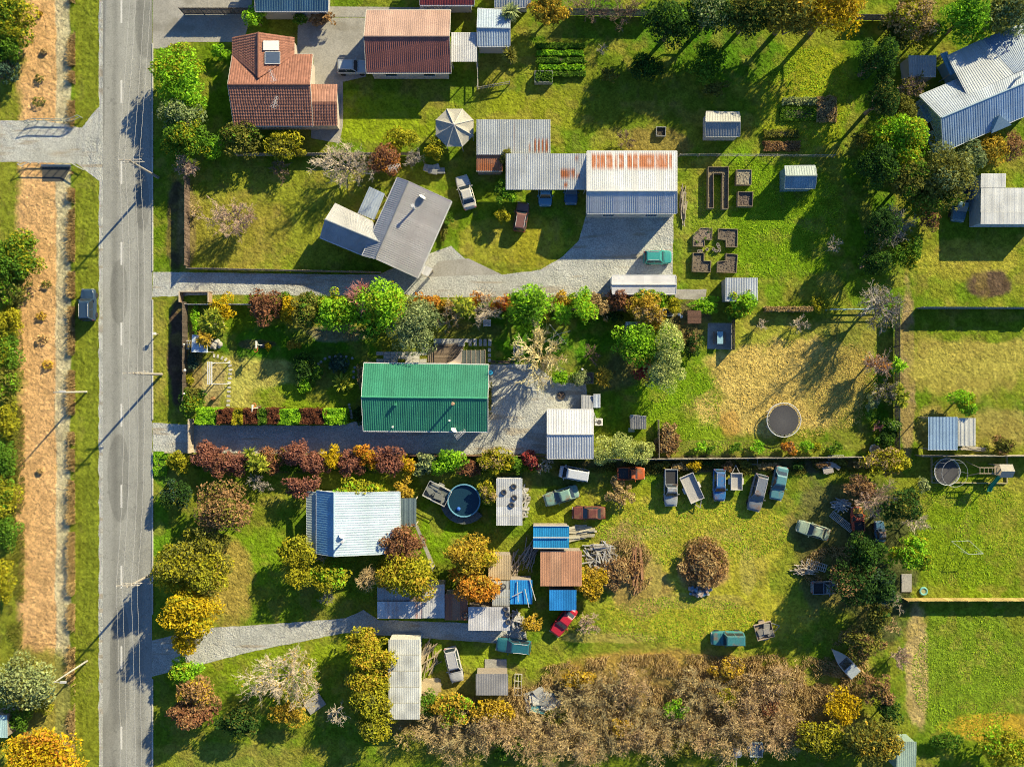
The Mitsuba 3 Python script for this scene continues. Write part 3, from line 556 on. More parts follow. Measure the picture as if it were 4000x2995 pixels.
# ------------------------------------------------------------------ vehicles
def car(px, py, heading, ln, wd, kind, col, label, cat='car', name='parked_car', group=None, hood_col=None, glass=True, flat=False, hrz=None):
    """heading: degrees, 0 = nose to the right of the plan, 90 = nose to the top"""
    t = thing(name, label, cat, group); c = W(px, py, .9); th = math.radians(heading); cs, sn = math.cos(th), math.sin(th)
    def tf(v): v = np.asarray(v, float); return np.stack([c[0] + v[..., 0] * cs - v[..., 1] * sn, c[1] + v[..., 0] * sn + v[..., 1] * cs, v[..., 2]], -1)
    hw = wd / 2; tall = kind in ('suv', 'van', 'jeep'); belt = 1.05 if tall else .92; roof = {'sedan': 1.42, 'wagon': 1.47, 'suv': 1.78, 'ute': 1.55, 'van': 1.95, 'jeep': 1.85}[kind]
    cab = {'sedan': (-.36, .18, -.23, .03), 'wagon': (-.485, .20, -.43, .06), 'suv': (-.485, .20, -.445, .07), 'ute': (-.08, .22, -.03, .10), 'van': (-.49, .40, -.47, .24), 'jeep': (-.485, .15, -.47, .09)}[kind]
    P = paint(col, name.startswith('old')); PH = paint(hood_col, True) if hood_col is not None else P
    xs = np.array([-.5, -.485, -.44, -.30, -.1, .1, .22, .34, .44, .485, .5]); V = []
    for x in xs:
        e = abs(2 * x); w = hw * (1 - .16 * e ** 7 - .06 * max(0, x * 2) ** 5); zt = belt - (.10 * max(0, x - .12) / .38 + .05 * max(0, -x - .25) / .25) - .22 * max(0, e - .93) / .07
        V.append([[x * ln, s * w * k, z] for s, k, z in ((-1, .93, .24), (-1, 1, .55), (-1, .985, zt - .12), (-1, .86, zt), (-1, .45, zt + .035), (1, .45, zt + .035), (1, .86, zt), (1, .985, zt - .12), (1, 1, .55), (1, .93, .24))])
    V = np.array(V); n, m_ = V.shape[:2]
    F = [[i * m_ + k, i * m_ + k + 1, (i + 1) * m_ + k + 1, (i + 1) * m_ + k] for i in range(n - 1) for k in range(m_ - 1)] + [[i * m_ + 9, i * m_, (i + 1) * m_, (i + 1) * m_ + 9] for i in range(n - 1)]
    V = np.vstack([V.reshape(-1, 3)]); F = np.array(F); F = np.vstack([F[:, [0, 1, 2]], F[:, [0, 2, 3]]])
    ends = [[0, k + 1, k] for k in range(1, 9)] + [[(n - 1) * m_, (n - 1) * m_ + k, (n - 1) * m_ + k + 1] for k in range(1, 9)]
    put(t + '__body', (tf(V), np.vstack([F, ends]), None), P, smooth=32, color=False)
    if hood_col is not None:
        m = MB(); z = belt + .045; m.quad([.24 * ln, -.40 * wd, z], [.46 * ln, -.37 * wd, z - .09], [.46 * ln, .37 * wd, z - .09], [.24 * ln, .40 * wd, z]); v, f, _ = m.arrays(); put(t + '__bonnet', (tf(v), f, None), PH, color=False)
    def shut(name, x, y0, y1, z, wdt=.02, along=False):
        m = MB(); m.box([x, (y0 + y1) / 2, z], [wdt, abs(y1 - y0), .012] if not along else [y1 - y0, wdt, .012]); v, f, _ = m.arrays(); put(numbered(t + '__' + name), (tf(v), f, None), 'rubber', color=False)
    shut('bonnet_gap', .225 * ln, -hw * .8, hw * .8, belt + .005)
    if kind == 'sedan': shut('boot_gap', -.385 * ln, -hw * .75, hw * .75, belt - .005)
    b0, b1, r0, r1 = (v * ln for v in cab); wb, wr = hw * .90, hw * .70
    base = np.array([[b0, -wb, belt - .03], [b1, -wb, belt - .03], [b1, wb, belt - .03], [b0, wb, belt - .03]]); top = np.array([[r0, -wr, roof - .05], [r1, -wr, roof - .05], [r1, wr, roof - .05], [r0, wr, roof - .05]])
    crown = np.array([[r0 + .10, -wr * .86, roof], [r1 - .12, -wr * .86, roof], [r1 - .12, wr * .86, roof], [r0 + .10, wr * .86, roof]])
    m = MB(); CV = np.vstack([base, top, crown]); CF = [[0, 1, 5, 4], [1, 2, 6, 5], [2, 3, 7, 6], [3, 0, 4, 7], [4, 5, 9, 8], [5, 6, 10, 9], [6, 7, 11, 10], [7, 4, 8, 11], [8, 9, 10, 11]]
    m.add(CV, CF); v, f, _ = m.arrays(); put(t + '__cabin', (tf(v), f, None), P, color=False)
    ctr = CV.mean(0)
    for nm, (i, j, k, l) in (('side_window', (0, 1, 5, 4)), ('windscreen', (1, 2, 6, 5)), ('side_window', (2, 3, 7, 6)), ('rear_window', (3, 0, 4, 7))):
        q = CV[[i, j, k, l]]; q = q.mean(0) + (q - q.mean(0)) * np.array([.88 if nm == 'side_window' else .9, .9, .84]); nn = unit(np.cross(q[1] - q[0], q[3] - q[0])); nn = nn if (q.mean(0) - ctr) @ nn > 0 else -nn
        if nm == 'side_window' and kind not in ('ute',):
            for u0, u1 in ((.0, .48), (.52, 1.)):
                lerp = lambda u: (q[0] + (q[1] - q[0]) * u, q[3] + (q[2] - q[3]) * u)
                (a, d_), (b, c_) = lerp(u0), lerp(u1); g = MB(); g.quad(*(np.array([a, b, c_, d_]) + nn * .008)); v, f, _ = g.arrays(); put(numbered(t + '__' + nm), (tf(v), f, None), 'glass_dark', color=False)
        else:
            g = MB(); g.quad(*(q + nn * .008)); v, f, _ = g.arrays(); put(numbered(t + '__' + nm), (tf(v), f, None), 'glass_dark', color=False)
    if kind == 'ute':
        m = MB(); x0, x1 = -.49 * ln, -.09 * ln
        m.box([(x0 + x1) / 2, 0, belt + .02], [x1 - x0, wd * .82, .03]); v, f, _ = m.arrays(); put(t + '__tray', (tf(v), f, None), 'rubber', color=False)
        m = MB()
        for s in (-1, 1): m.box([(x0 + x1) / 2, s * wd * .44, belt + .10], [x1 - x0, .07, .22])
        for x in (x0, x1): m.box([x, 0, belt + .101], [.06, wd * .94, .21])
        v, f, _ = m.arrays(); put(t + '__tray_side', (tf(v), f, None), P, color=False)
    if kind in ('suv', 'wagon'):
        for s in (-1, 1):
            m = MB((.5, .5, .5)); m.tube(tf([[r0 + .2, s * wr * .9, roof + .03], [r1 - .25, s * wr * .9, roof + .03]]), .025, 5); part(t, 'roof_rail', m)
    for sx in (-.31, .31):
        for s in (-1, 1):
            m = MB(); p = tf([[sx * ln, s * (hw - .17), .31], [sx * ln, s * (hw + .015), .31]]); m.tube(p, .31, 16); v, f, _ = m.arrays(); put(numbered(t + '__wheel'), (v, f, None), 'rubber', color=False)
    for s in (-1, 1):
        m = MB((.55, .55, .5)); m.box([.485 * ln, s * hw * .66, belt - .30], [.08, .3, .14]); v, f, cc = m.arrays(); put(numbered(t + '__headlight'), (tf(v), f, cc), 'matte')
        m = MB((.4, .02, .02)); m.box([-.487 * ln, s * hw * .70, belt - .25], [.06, .25, .14]); v, f, cc = m.arrays(); put(numbered(t + '__tail_light'), (tf(v), f, cc), 'matte')
        m = MB(); m.box([cab[1] * ln - .25, s * (hw + .07), belt + .05], [.10, .17, .12]); v, f, _ = m.arrays(); put(numbered(t + '__mirror'), (tf(v), f, None), P, color=False)
    return t

# ------------------------------------------------------------------ small things
def planter(label, poly, h, fillcol, wood=(.20, .15, .10), fillh=.7, plants=0, name='raised_bed', group=None):
    t = thing(name, label, 'garden bed', group); P = [W(*q)[:2] for q in poly]; r = rng_of(t)
    for a, b in zip(P, P[1:] + P[:1]):
        d = unit(b - a); m = MB(np.array(wood) * (1 + .1 * r.normal())); c = (a + b) / 2; m.box([c[0], c[1], h / 2], [np.linalg.norm(b - a) + .05, .06, h + .004 * r.random()], math.atan2(d[1], d[0])); part(t, 'board', m)
    pg = sg.Polygon(P).buffer(-.04); x0, y0, x1, y1 = pg.bounds; m = MB(fillcol)
    v, f = trimesh.creation.triangulate_polygon(pg, engine='earcut'); m.add(np.column_stack([v, np.full(len(v), h * fillh)]), f)
    for _ in range(int(pg.area * 45)):
        q = np.array([r.uniform(x0, x1), r.uniform(y0, y1)])
        if pg.contains(sg.Point(q)): s = r.uniform(.03, .10); m.box([*q, h * fillh + s * .2], [s * 1.6, s, s * .8], r.random() * 3, col=np.array(fillcol) * r.uniform(.6, 1.5))
    part(t, 'soil', m)
    if plants:
        n = int(pg.area * plants); q = np.column_stack([r.uniform(x0, x1, n), r.uniform(y0, y1, n)]); ok = [pg.contains(sg.Point(p)) for p in q]; q = q[ok]
        v, f, c = leaves(r, np.column_stack([q, np.full(len(q), h)]), np.full((len(q), 3), .14), len(q) * 12, .07, 'green'); put(t + '__seedlings', (v, f, c), 'leaf', kind='stuff')
    return t
def pile(label, px, py, rx, ry, n, size, cols, name='timber_pile', cat='pile', rot=0.0, jit=.3, h=.6, bsdf='matte', piece='plank', seed=0):
    t = thing(name, label, cat); r = rng_of(name, px, py, seed)
    for i in range(n):
        a, q = r.random() * 6.28, math.sqrt(r.random()); c = W(px + rx * q * math.cos(a), py + ry * q * math.sin(a)); s = np.array(size) * r.uniform(.6, 1.3, 3)
        m = MB(np.array(cols[r.integers(len(cols))]) * r.uniform(.75, 1.2)); m.box([c[0], c[1], .05 + h * r.random() * (1 - q * .6) + s[2] / 2], s, math.radians(rot) + r.normal() * jit, pitch=r.normal() * .07); part(t, piece, m, bsdf)
    return t
def tyre(px, py, z, label, group='old tyres weighing down the sheet roofs', R=.27, col=(.05, .05, .055)):
    t = thing('tyre', label, 'tyre', group); c = W(px, py, z); m = MB(col); m.torus(c[0], c[1], z + .09, R, .10, 18, 8); put(t + '__casing', m, 'matte', smooth=True); return t
def table_bench(px, py, rot, l, w, h, col, label, benches=True, name='picnic_table', benchcol=(.2, .14, .10)):
    t = thing(name, label, 'table'); c = W(px, py, h); a = math.radians(rot); d = np.array([math.cos(a), math.sin(a)]); o = np.array([-d[1], d[0]])
    part(t, 'top', MB(col).box([*c[:2], h], [l, w, .05], a))
    for s in (-1, 1):
        part(t, 'leg', MB((.2, .17, .14)).box([*(c[:2] + d * s * l * .36), h / 2 - .013], [.08, w * .8, h - .03], a))
        if benches: k = part(t, 'bench', MB(benchcol).box([*(c[:2] + o * s * (w / 2 + .28)), .43], [l, .28, .05], a)); part(t, 'bench_leg', MB(benchcol).box([*(c[:2] + o * s * (w / 2 + .28)), .2], [l * .7, .06, .405], a))
    return t
def pole_with_wires(px, py, top, label, arms=((0, .4),), lamp=False, h=7.6, name='power_pole', cat='pole'):
    t = thing(name, label, cat); b = W(px, py); m = MB((.27, .25, .22)); m.tube([b - [0, 0, .1], b + [0, 0, h]], [.17, .11], 10); part(t, 'shaft', m)
    for ang, dz, ln in arms:
        a = math.radians(ang); d = np.array([math.cos(a), math.sin(a), 0]); m = MB((.34, .31, .26)); c = b + [0, 0, h - dz]
        m.beam(c - d * ln / 2 + [0, .14, 0], c + d * ln / 2 + [0, .14, 0], .10, .12); k = part(t, 'cross_arm', m)
        for s in (-.46, -.2, .2, .46): put(numbered(k + '__insulator'), MB((.45, .44, .42)).cyl(*(c + d * ln * s + [0, .14, 0])[:2], h - dz + .06, h - dz + .22, .05, 8), 'matte')
    return t

# ------------------------------------------------------------------ buildings: the framed lot
TEAL = (.034, .195, .118)
house, E, R, Fp = gable('bungalow', 'long bungalow with a green ribbed metal roof in the middle lot, beside the gravel yard', 'house', [(1421, 1419), (1909, 1425)], [(1412, 1550), (1905, 1555)], [(1419, 1681), (1905, 1685)], 2.7, 4.05, TEAL, wall=(.42, .40, .34), gutter=(.55, .56, .54), pitch=.26, ridgecol=(.06, .30, .17), dirt=.18)
def on_roof(px, py): return 4.05 - 1.35 * (py - 1553) / 130
def roof_thing(px, py, nm, fn): k = part(house, nm, fn(W(px, py, on_roof(px, py)), MB())); return k
m = MB((.30, .17, .10)); c = W(1772, 1576, on_roof(0, 1576)); m.cyl(c[0], c[1], c[2] - .2, c[2] + 1.5, .13, 14); k = part(house, 'flue', m)
put(k + '__cowl', MB((.35, .22, .14)).cyl(c[0], c[1], c[2] + 1.53, c[2] + 1.72, .21, 14, r1=.15), 'matte')
c = W(1545, 1579, on_roof(0, 1579)); part(house, 'roof_vent', MB(TEAL).box([c[0], c[1], c[2] + .18], [.28, .28, .45]))
for px, py, hh in ((1758, 1641, .75), (1536, 1666, .35)):
    c = W(px, py, on_roof(0, py)); m = MB((.6, .6, .58)); m.cyl(c[0], c[1], c[2] - .15, c[2] + hh, .06, 10); k = part(house, 'vent_pipe', m); put(numbered(k + '__cap'), MB((.62, .62, .6)).cyl(c[0], c[1], c[2] + hh + .01, c[2] + hh + .10, .12, 12), 'matte')
def dish(px, py, z, r0, label, on):
    t = thing('satellite_dish', label, 'satellite dish'); c = W(px, py, z); a = np.arange(20) * 2 * np.pi / 20; ax = unit([.55, .7, .5]); x = unit(np.cross(ax, [0, 0, 1])); y = np.cross(ax, x); m = MB((.62, .62, .6)); o = c + [0, 0, .45]
    V = [o - ax * .07] + [o + r0 * .5 * (math.cos(q) * x + math.sin(q) * y) - ax * .045 for q in a] + [o + r0 * (math.cos(q) * x + math.sin(q) * y) for q in a]
    F = [[0, 1 + i, 1 + (i + 1) % 20] for i in range(20)]; m.add(V, F); m.add(V[1:], [[i, (i + 1) % 20, 20 + (i + 1) % 20, 20 + i] for i in range(20)]); part(t, 'reflector', m)
    m = MB((.4, .4, .4)); m.tube([c - [0, 0, .1], o - ax * .05], .03, 6); part(t, 'mast', m); m = MB((.5, .5, .5)); m.tube([o - y * r0 * .9, o + ax * .42 - y * .1], .018, 5); m.box(o + ax * .42 - y * .1, [.1, .1, .14]); part(t, 'feed_arm', m)
dish(1774, 1678, 2.75, .38, 'white satellite dish on the lower eave of the green roofed bungalow', house)
def aerial(px, py, z, hh, label, rot=60.):
    t = thing('roof_aerial', label, 'antenna'); c = W(px, py, z); m = MB((.5, .5, .5)); m.tube([c - [0, 0, .2], c + [0, 0, hh]], .022, 6); part(t, 'mast', m); a = math.radians(rot); d = np.array([math.cos(a), math.sin(a), 0]); o = np.array([-d[1], d[0], 0]); m = MB((.55, .55, .55)); top = c + [0, 0, hh]
    m.tube([top - d * .75, top + d * .75], .02, 5); part(t, 'boom', m)
    for i in range(9):
        q = top + d * (-.7 + i * .17); part(t, 'element', MB((.55, .55, .55)).tube([q - o * (.42 - i * .022), q + o * (.42 - i * .022)], .012, 4))
aerial(1801, 1692, 2.7, 1.1, 'television aerial on the lower edge of the green roof, beside the white dish', 35)
dk = thing('timber_deck', 'brown timber deck with side steps under the shade sail behind the bungalow', 'deck')
a, b = W(1697, 1420), W(1812, 1352); m = MB(); r = rng_of('deck')
n = int((b[1] - a[1]) / .145)
for i in range(n): y = a[1] + (i + .5) * .145; m.box([(a[0] + b[0]) / 2, y, .42], [b[0] - a[0], .132, .03], col=np.array((.15, .115, .085)) * r.uniform(.75, 1.3))
part(dk, 'boards', m, kind='stuff'); part(dk, 'skirt', MB((.09, .07, .055)).box([(a[0] + b[0]) / 2, (a[1] + b[1]) / 2, .2], [b[0] - a[0] - .1, b[1] - a[1] - .1, .39]))
for i in range(3): x = a[0] - .16 - .26 * i; z = .30 - .11 * i; part(dk, 'step', MB(np.array((.20, .16, .12)) * (1 + .1 * i)).box([x, (a[1] + b[1]) / 2 - .05 * i, z / 2], [.25, b[1] - a[1] - .3 * i, z]))
part(dk, 'step', MB((.19, .15, .115)).box([(a[0] + b[0]) / 2 - .3, b[1] + .15, .11], [b[0] - a[0] - .8, .28, .22]))
sl = thing('shade_sail', 'beige triangular shade sail stretched over the timber deck', 'shade sail'); A, B, C = W(1804, 1368, 2.75), W(1802, 1421, 2.62), W(1742, 1421, 2.62); N = 10; V, F = [], []
for i in range(N + 1):
    u = i / N; e0 = B + (C - B) * u; bow = A + (C - A) * u; bow = bow + (B - bow) * .20 * math.sin(math.pi * u) + [0, 0, -.12 * math.sin(math.pi * u)]
    for j in range(N + 1): V.append(e0 + (bow - e0) * (j / N) + [0, 0, -.10 * math.sin(math.pi * j / N) * math.sin(math.pi * u)])
F = [[i * (N + 1) + j, (i + 1) * (N + 1) + j, (i + 1) * (N + 1) + j + 1, i * (N + 1) + j + 1] for i in range(N) for j in range(N)]
m = MB((.46, .36, .26)); m.add(V, F); part(sl, 'cloth', m, smooth=True); part(sl, 'post', MB((.3, .28, .25)).cyl(A[0], A[1] + .05, 0, 2.8, .06, 8))
pg_ = thing('pergola_roof', 'clear panelled lean to roof over the terrace at the upper right of the bungalow', 'pergola')
for i in range(5):
    x0, x1 = 1804 + i * 18.3, 1804 + (i + 1) * 18.3 - .8; part(pg_, 'panel', corr(W(x0, 1368, 2.45), W(x1, 1368, 2.45), W(x1, 1421, 2.62), W(x0, 1421, 2.62), (.095, .105, .085), .12, .02, rows=6, seed=i), 'clear_roof')
for i in range(6): x0 = 1803.6 + i * 18.3; part(pg_, 'rafter', MB((.30, .24, .16)).beam(W(x0, 1366, 2.48), W(x0, 1421, 2.65), .06, .09))
for x in (1806, 1894): c = W(x, 1369); part(pg_, 'post', MB((.25, .22, .18)).box([c[0], c[1], 1.2], [.1, .1, 2.4]))
part(pg_, 'beam', MB((.30, .24, .16)).beam(W(1803, 1369, 2.38), W(1896, 1369, 2.38), .07, .12))
# paved paths: every slab its own piece
r = rng_of('slabs'); scene_pav = 'paved_path'
m = MB(); a, b = W(1472, 1416), W(1682, 1372); m.quad([a[0], a[1], .006], [b[0], a[1], .006], [b[0], b[1], .006], [a[0], b[1], .006]); a, b = W(1666, 1422), W(1922, 1320); put('paved_path', m, 'turf', kind='structure')
def slab(px, py, w, d, base='paved_path', nm='slab', col=(.40, .40, .37), rot=None):
    c = W(px, py); part(base, nm, MB(np.array(col) * r.uniform(.78, 1.12)).box([c[0], c[1], .022 + r.random() * .008], [w * S, d * S, .05], r.normal() * .02 if rot is None else rot))
for i in range(7):
    for j in range(3):
        if r.random() < .86: slab(1484 + i * 28.2, 1380.5 + j * 14.2, 27, 13.4)
for i in range(12):
    for j in range(2):
        if i < 8 or j == 0 and i % 2 == 0: slab(1702 + i * 15.2, 1330 + j * 15.2, 14.6, 14.6)
for x in (1837, 1857, 1877, 1895, 1913): slab(x, 1338, 12.5, 27)
for y in (1367, 1387, 1407): slab(1912, y, 12, 14)
slab(1667, 1345, 13, 13); slab(1655, 1364, 12, 12); slab(1670, 1364, 10, 10)
st = 'stepping_stones'; m = MB(); c = W(900, 1500); m.quad(*[c + [dx, dy, .005] for dx, dy in ((-.03, -.03), (.03, -.03), (.03, .03), (-.03, .03))]); put(st, m, 'turf', kind='structure')
for i, (zx, zy) in enumerate([(680, 625), (710, 628), (743, 642), (772, 655), (797, 675), (806, 703), (810, 735), (807, 767), (804, 802), (800, 835), (799, 874), (797, 907), (795, 942), (793, 980), (791, 1014)]):
    slab(500 + zx * .495, 1080 + zy * .495, 13.5, 7.5, st, 'stone', (.46, .45, .41), rot=[1.5, 1.45, 1.0, .9, .8, .4, .1][i] if i < 7 else 0.03 * r.normal())
for zx, zy in [(1523, 673), (1555, 648), (1592, 635), (1637, 630), (1680, 630), (1722, 632), (1770, 645), (1790, 718), (1781, 750), (1781, 795), (1500, 692), (1745, 1010), (1748, 1035), (1758, 1060), (1762, 1085), (1765, 1110)]:
    c = W(500 + zx * .495, 1080 + zy * .495); part(st, 'stone', MB(np.array((.25, .25, .24)) * r.uniform(.8, 1.15)).cyl(c[0], c[1], -.01, .04, .16 + .03 * r.random(), 11))
# workshop shed and its annexes
shed, *_ = gable('workshop_shed', 'white gabled metal shed with shade tinted lower slope, lower right of the gravel yard', 'shed', [(2138, 1600), (2318, 1601)], [(2138, 1696), (2318, 1696)], [(2138, 1788), (2318, 1788)], 2.5, 3.2, (.50, .51, .52), (.40, .43, .46), wall=(.42, .42, .40), overhang=.12, gutter=(.5, .5, .5), pitch=.30, dirt=.12)  # lower slope coloured bluer and darker as the side turned from the sun
lean_to(None, 'lean_to', (2271, 1544), (2316, 1546), (2316, 1599), (2271, 1598), (2.0, 2.25), (.27, .28, .29), 'small grey ribbed annex roof behind the white metal shed', cat='shed', wall=(.25, .22, .18))
lean_to(None, 'lean_to', (2318, 1540), (2345, 1540), (2345, 1592), (2318, 1592), (2.3, 2.2), (.42, .46, .50), 'narrow pale blue annex roof at the right of the grey annex', cat='shed', wall=(.25, .22, .18))
lean_to(None, 'hutch', (2463, 1621), (2524, 1625), (2524, 1675), (2463, 1675), (1.5, 1.2), (.24, .24, .235), 'small grey roofed hutch standing on the grass right of the white shed', cat='hutch', wall=(.45, .40, .32), pitch=.2)
hx = thing('heat_pump', 'white outdoor unit with a pipe on the right wall of the white shed', 'air conditioner'); c = W(2337, 1647); part(hx, 'case', MB((.55, .55, .54)).box([c[0], c[1], .45], [.95, .85, .8])); m = MB((.08, .08, .08)); m.cyl(c[0], c[1], .851, .86, .3, 18); part(hx, 'fan_grille', m); m = MB((.5, .5, .5)); m.tube([W(2320, 1612, 2.3), W(2325, 1630, 1.5), W(2333, 1645, .9)], .06, 7); part(hx, 'pipe', m)
lean_to(None, 'corrugated_shelter', (2444, 1257), (2529, 1257), (2529, 1295), (2444, 1295), (1.9, 2.1), (.38, .41, .42), 'pale corrugated shelter roof half hidden under the yellow brown tree', cat='shed', wall=(.2, .17, .13))
bp = thing('slatted_arbour', 'small brown slatted arbour roof beside the concrete patio slab', 'arbour'); a, b = W(2686, 1264, 2.1), W(2739, 1213, 2.1)
for i in range(12): y = a[1] + (b[1] - a[1]) * (i + .5) / 12; part(bp, 'slat', MB(np.array((.13, .07, .05)) * r.uniform(.8, 1.2)).box([(a[0] + b[0]) / 2, y, 2.1], [b[0] - a[0], .10, .04]))
for x in (a[0] + .1, b[0] - .1):
    part(bp, 'beam', MB((.12, .07, .05)).box([x, (a[1] + b[1]) / 2, 2.02], [.08, b[1] - a[1], .1]))
    for y in (a[1] + .1, b[1] - .1): part(bp, 'post', MB((.12, .08, .06)).box([x, y, .98], [.09, .09, 1.96]))
table_bench(2813, 1319, 90, 1.5, .72, .75, (.22, .38, .46), 'pale blue topped picnic table with brown benches on the concrete patio')
table_bench(2024, 1369, 90, 1.15, .40, .70, (.42, .39, .32), 'bleached garden bench beside the bare willow', benches=True, name='garden_bench', benchcol=(.36, .34, .30))
cl = thing('clothes_line', 'rotary clothes line with four arms on the shaded back lawn', 'clothes line'); c = W(2179, 1305, 2.0); part(cl, 'mast', MB((.4, .4, .4)).cyl(c[0], c[1], 0, 2.0, .035, 8))
ends = [W(1400 + zx * .495, 1080 + zy * .495, 2.1) for zx, zy in ((1507, 375), (1672, 430), (1640, 530), (1470, 515))]
for e in ends: part(cl, 'arm', MB((.42, .43, .44)).tube([c - [0, 0, .15], e], .028, 6))
for k_ in (.55, 1.0):
    m = MB((.45, .45, .45))
    for p, q in zip(ends, ends[1:] + ends[:1]): m.tube([c + (p - c) * k_, c + (q - c) * k_], .003, 3)
    part(cl, 'line', m)
# front garden
ab = thing('white_arbour', 'white timber arbour of three long beams in the front garden', 'arbour')
for zx in (629, 645, 660): x = 500 + zx * .495; part(ab, 'long_beam', MB((.52, .52, .50)).beam(W(x, 1412, 2.35), W(x, 1502, 2.35), .11, .09))
for zy in (680, 846):
    y = 1080 + zy * .495; part(ab, 'cross_beam', MB((.50, .50, .48)).beam(W(809, y, 2.24), W(878, y, 2.24), .08, .12))
    for x in (814, 874): c = W(x, y, 2.1); part(ab, 'post', MB((.5, .5, .48)).box([c[0], c[1], 1.09], [.1, .1, 2.18]))
lean_to(None, 'playhouse', (750, 1308), (812, 1314), (812, 1377), (748, 1376), (1.9, 2.0), (.40, .47, .55), 'pale blue flat roofed garden shelter by the front fence', cat='shed', wall=None, pitch=.4)
for i, (px, py) in enumerate(((742, 1345), (744, 1360))): pass
bn = thing('slatted_bench', 'white slatted bench frame at the left of the pale blue shelter', 'bench')
for i, y in enumerate((1332, 1347, 1362)): c = W(741, y); part(bn, 'slat', MB((.5, .5, .48)).box([c[0], c[1], .45], [.5, .12, .05]))
for x in (736, 746): c = W(x, 1347); part(bn, 'rail', MB((.45, .45, .43)).box([c[0], c[1], .395], [.06, 1.1, .06])); [part(bn, 'leg', MB((.45, .45, .43)).box([c[0], W(0, y)[1], .18], [.06, .06, .36])) for y in (1332, 1362)]
rk = thing('rockery', 'heap of pale rocks below the cabbage tree in the front garden', 'rocks')
for i in range(26):
    a_, q = r.random() * 6.28, math.sqrt(r.random()); c = W(842 + 24 * q * math.cos(a_), 1345 + 17 * q * math.sin(a_)); s = r.uniform(.12, .32); ic = trimesh.creation.icosphere(1, s); v = ic.vertices * r.uniform(.7, 1.2, 3) * (1 + .3 * (meshkit.noise(ic.vertices * 5 + i) - .5))[:, None] + [c[0], c[1], s * .4]
    m = MB(np.array((.42, .40, .36)) * r.uniform(.6, 1.1)); m.add(v, ic.faces); part(rk, 'rock', m)
def hoop(px, py, rx_, ry_, label, flip=1):
    t = thing('basketball_hoop', label, 'basketball hoop'); c = W(px, py); part(t, 'post', MB((.5, .5, .48)).cyl(c[0], c[1], 0, 2.0, .06, 8)); part(t, 'base', MB((.10, .10, .11)).box([c[0], c[1], .08], [.5, .4, .16]))
    part(t, 'backboard', MB((.52, .52, .5)).box([c[0] - .12, c[1], 2.05], [.05, .85, .6])); q = W(rx_, ry_, 1.9); m = MB((.55, .10, .05)); m.torus(q[0], q[1], 1.9, .22, .03, 20, 6); part(t, 'ring', m); part(t, 'bracket', MB((.5, .12, .07)).beam([c[0] - .15, c[1], 1.9], [q[0] + .2, q[1], 1.9], .05, .05))
hoop(1026, 1349, 999, 1367, 'small basketball hoop with white board in the shade of the front lawn'); hoop(1012, 1592, 993, 1582, 'small basketball hoop beside the clipped two coloured hedge')
fp = thing('letter_box', 'white letter box on a post on the roadside verge', 'letter box'); c = W(618, 1305); part(fp, 'post', MB((.3, .25, .2)).box([c[0], c[1], .5], [.08, .08, 1.0])); part(fp, 'box', MB((.55, .55, .53)).box([c[0], c[1], 1.12], [.42, .30, .24]))
for i, (px, py, lb) in enumerate(((722, 1446, 'white ball cap on the front paling fence, the larger one'), (719, 1345, 'small white cap on the front paling fence near the shelter'), (719, 1537, 'small white cap on the lower end of the front paling fence'))):
    t = thing('post_cap', lb, 'ornament'); c = W(px, py, 1.8); m = MB((.55, .55, .53)); m.cyl(c[0], c[1], 1.72, 1.80, .13 - .03 * (i > 0), 10); m.cyl(c[0], c[1], 1.80, 2.0, .17 - .06 * (i > 0), 12, r1=.07); part(t, 'knob', m)
gt = thing('timber_gate', 'pale timber sliding gate across the bungalow driveway', 'gate'); a, b = W(756, 1634), W(756, 1766); n = 24
for i in range(n): y = a[1] + (b[1] - a[1]) * (i + .5) / n; part(gt, 'board', MB(np.array((.44, .38, .29)) * r.uniform(.8, 1.12)).box([a[0], y, .82], [.13, abs(b[1] - a[1]) / n - .012, 1.5 + .02 * r.random()]))
for z in (.35, 1.3): part(gt, 'rail', MB((.40, .34, .26)).box([a[0] + .1, (a[1] + b[1]) / 2, z], [.06, abs(b[1] - a[1]), .1]))
pl = thing('potted_plant', 'small terracotta pot with a dry plant below the white arbour', 'plant pot'); c = W(836, 1556); part(pl, 'pot', MB((.35, .16, .09)).cyl(c[0], c[1], 0, .35, .16, 12, r1=.22)); v, f, cc = leaves(rng_of('pp'), np.array([[c[0], c[1], .5]]), np.array([[.22, .22, .2]]), 60, .08, 'brown'); put(pl + '__leaves', (v, f, cc), 'leaf')
br = thing('rain_barrel', 'blue rain barrel at the upper right corner of the bungalow', 'barrel'); c = W(1917, 1455); m = MB((.02, .22, .42)); m.cyl(c[0], c[1], 0, .95, .30, 16); part(br, 'drum', m); part(br, 'lid', MB((.03, .28, .5)).cyl(c[0], c[1], .951, .99, .28, 16))
fb = thing('fire_pit', 'small dark fire pit with charred logs in the shaded gravel', 'fire pit'); c = W(2192, 1545); m = MB((.10, .085, .07)); m.torus(c[0], c[1], .1, .42, .10, 16, 6); part(fb, 'stone_ring', m)
for i in range(5): a_ = r.random() * 3.1; d_ = np.array([math.cos(a_), math.sin(a_), 0]) * .4; part(fb, 'log', MB((.14, .10, .08)).tube([c - d_ + [0, 0, .1], c + d_ + [0, 0, .16 + .05 * i]], .06, 7))
gl = thing('globe_lamp', 'white globe lamp beside the round shrub by the gravel yard', 'lamp'); c = W(2271, 1443); part(gl, 'stem', MB((.2, .2, .2)).cyl(c[0], c[1], 0, .95, .03, 6)); ic = trimesh.creation.icosphere(2, .15); m = MB((.6, .6, .58)); m.add(ic.vertices + [c[0], c[1], 1.08], ic.faces); part(gl, 'globe', m, smooth=True)
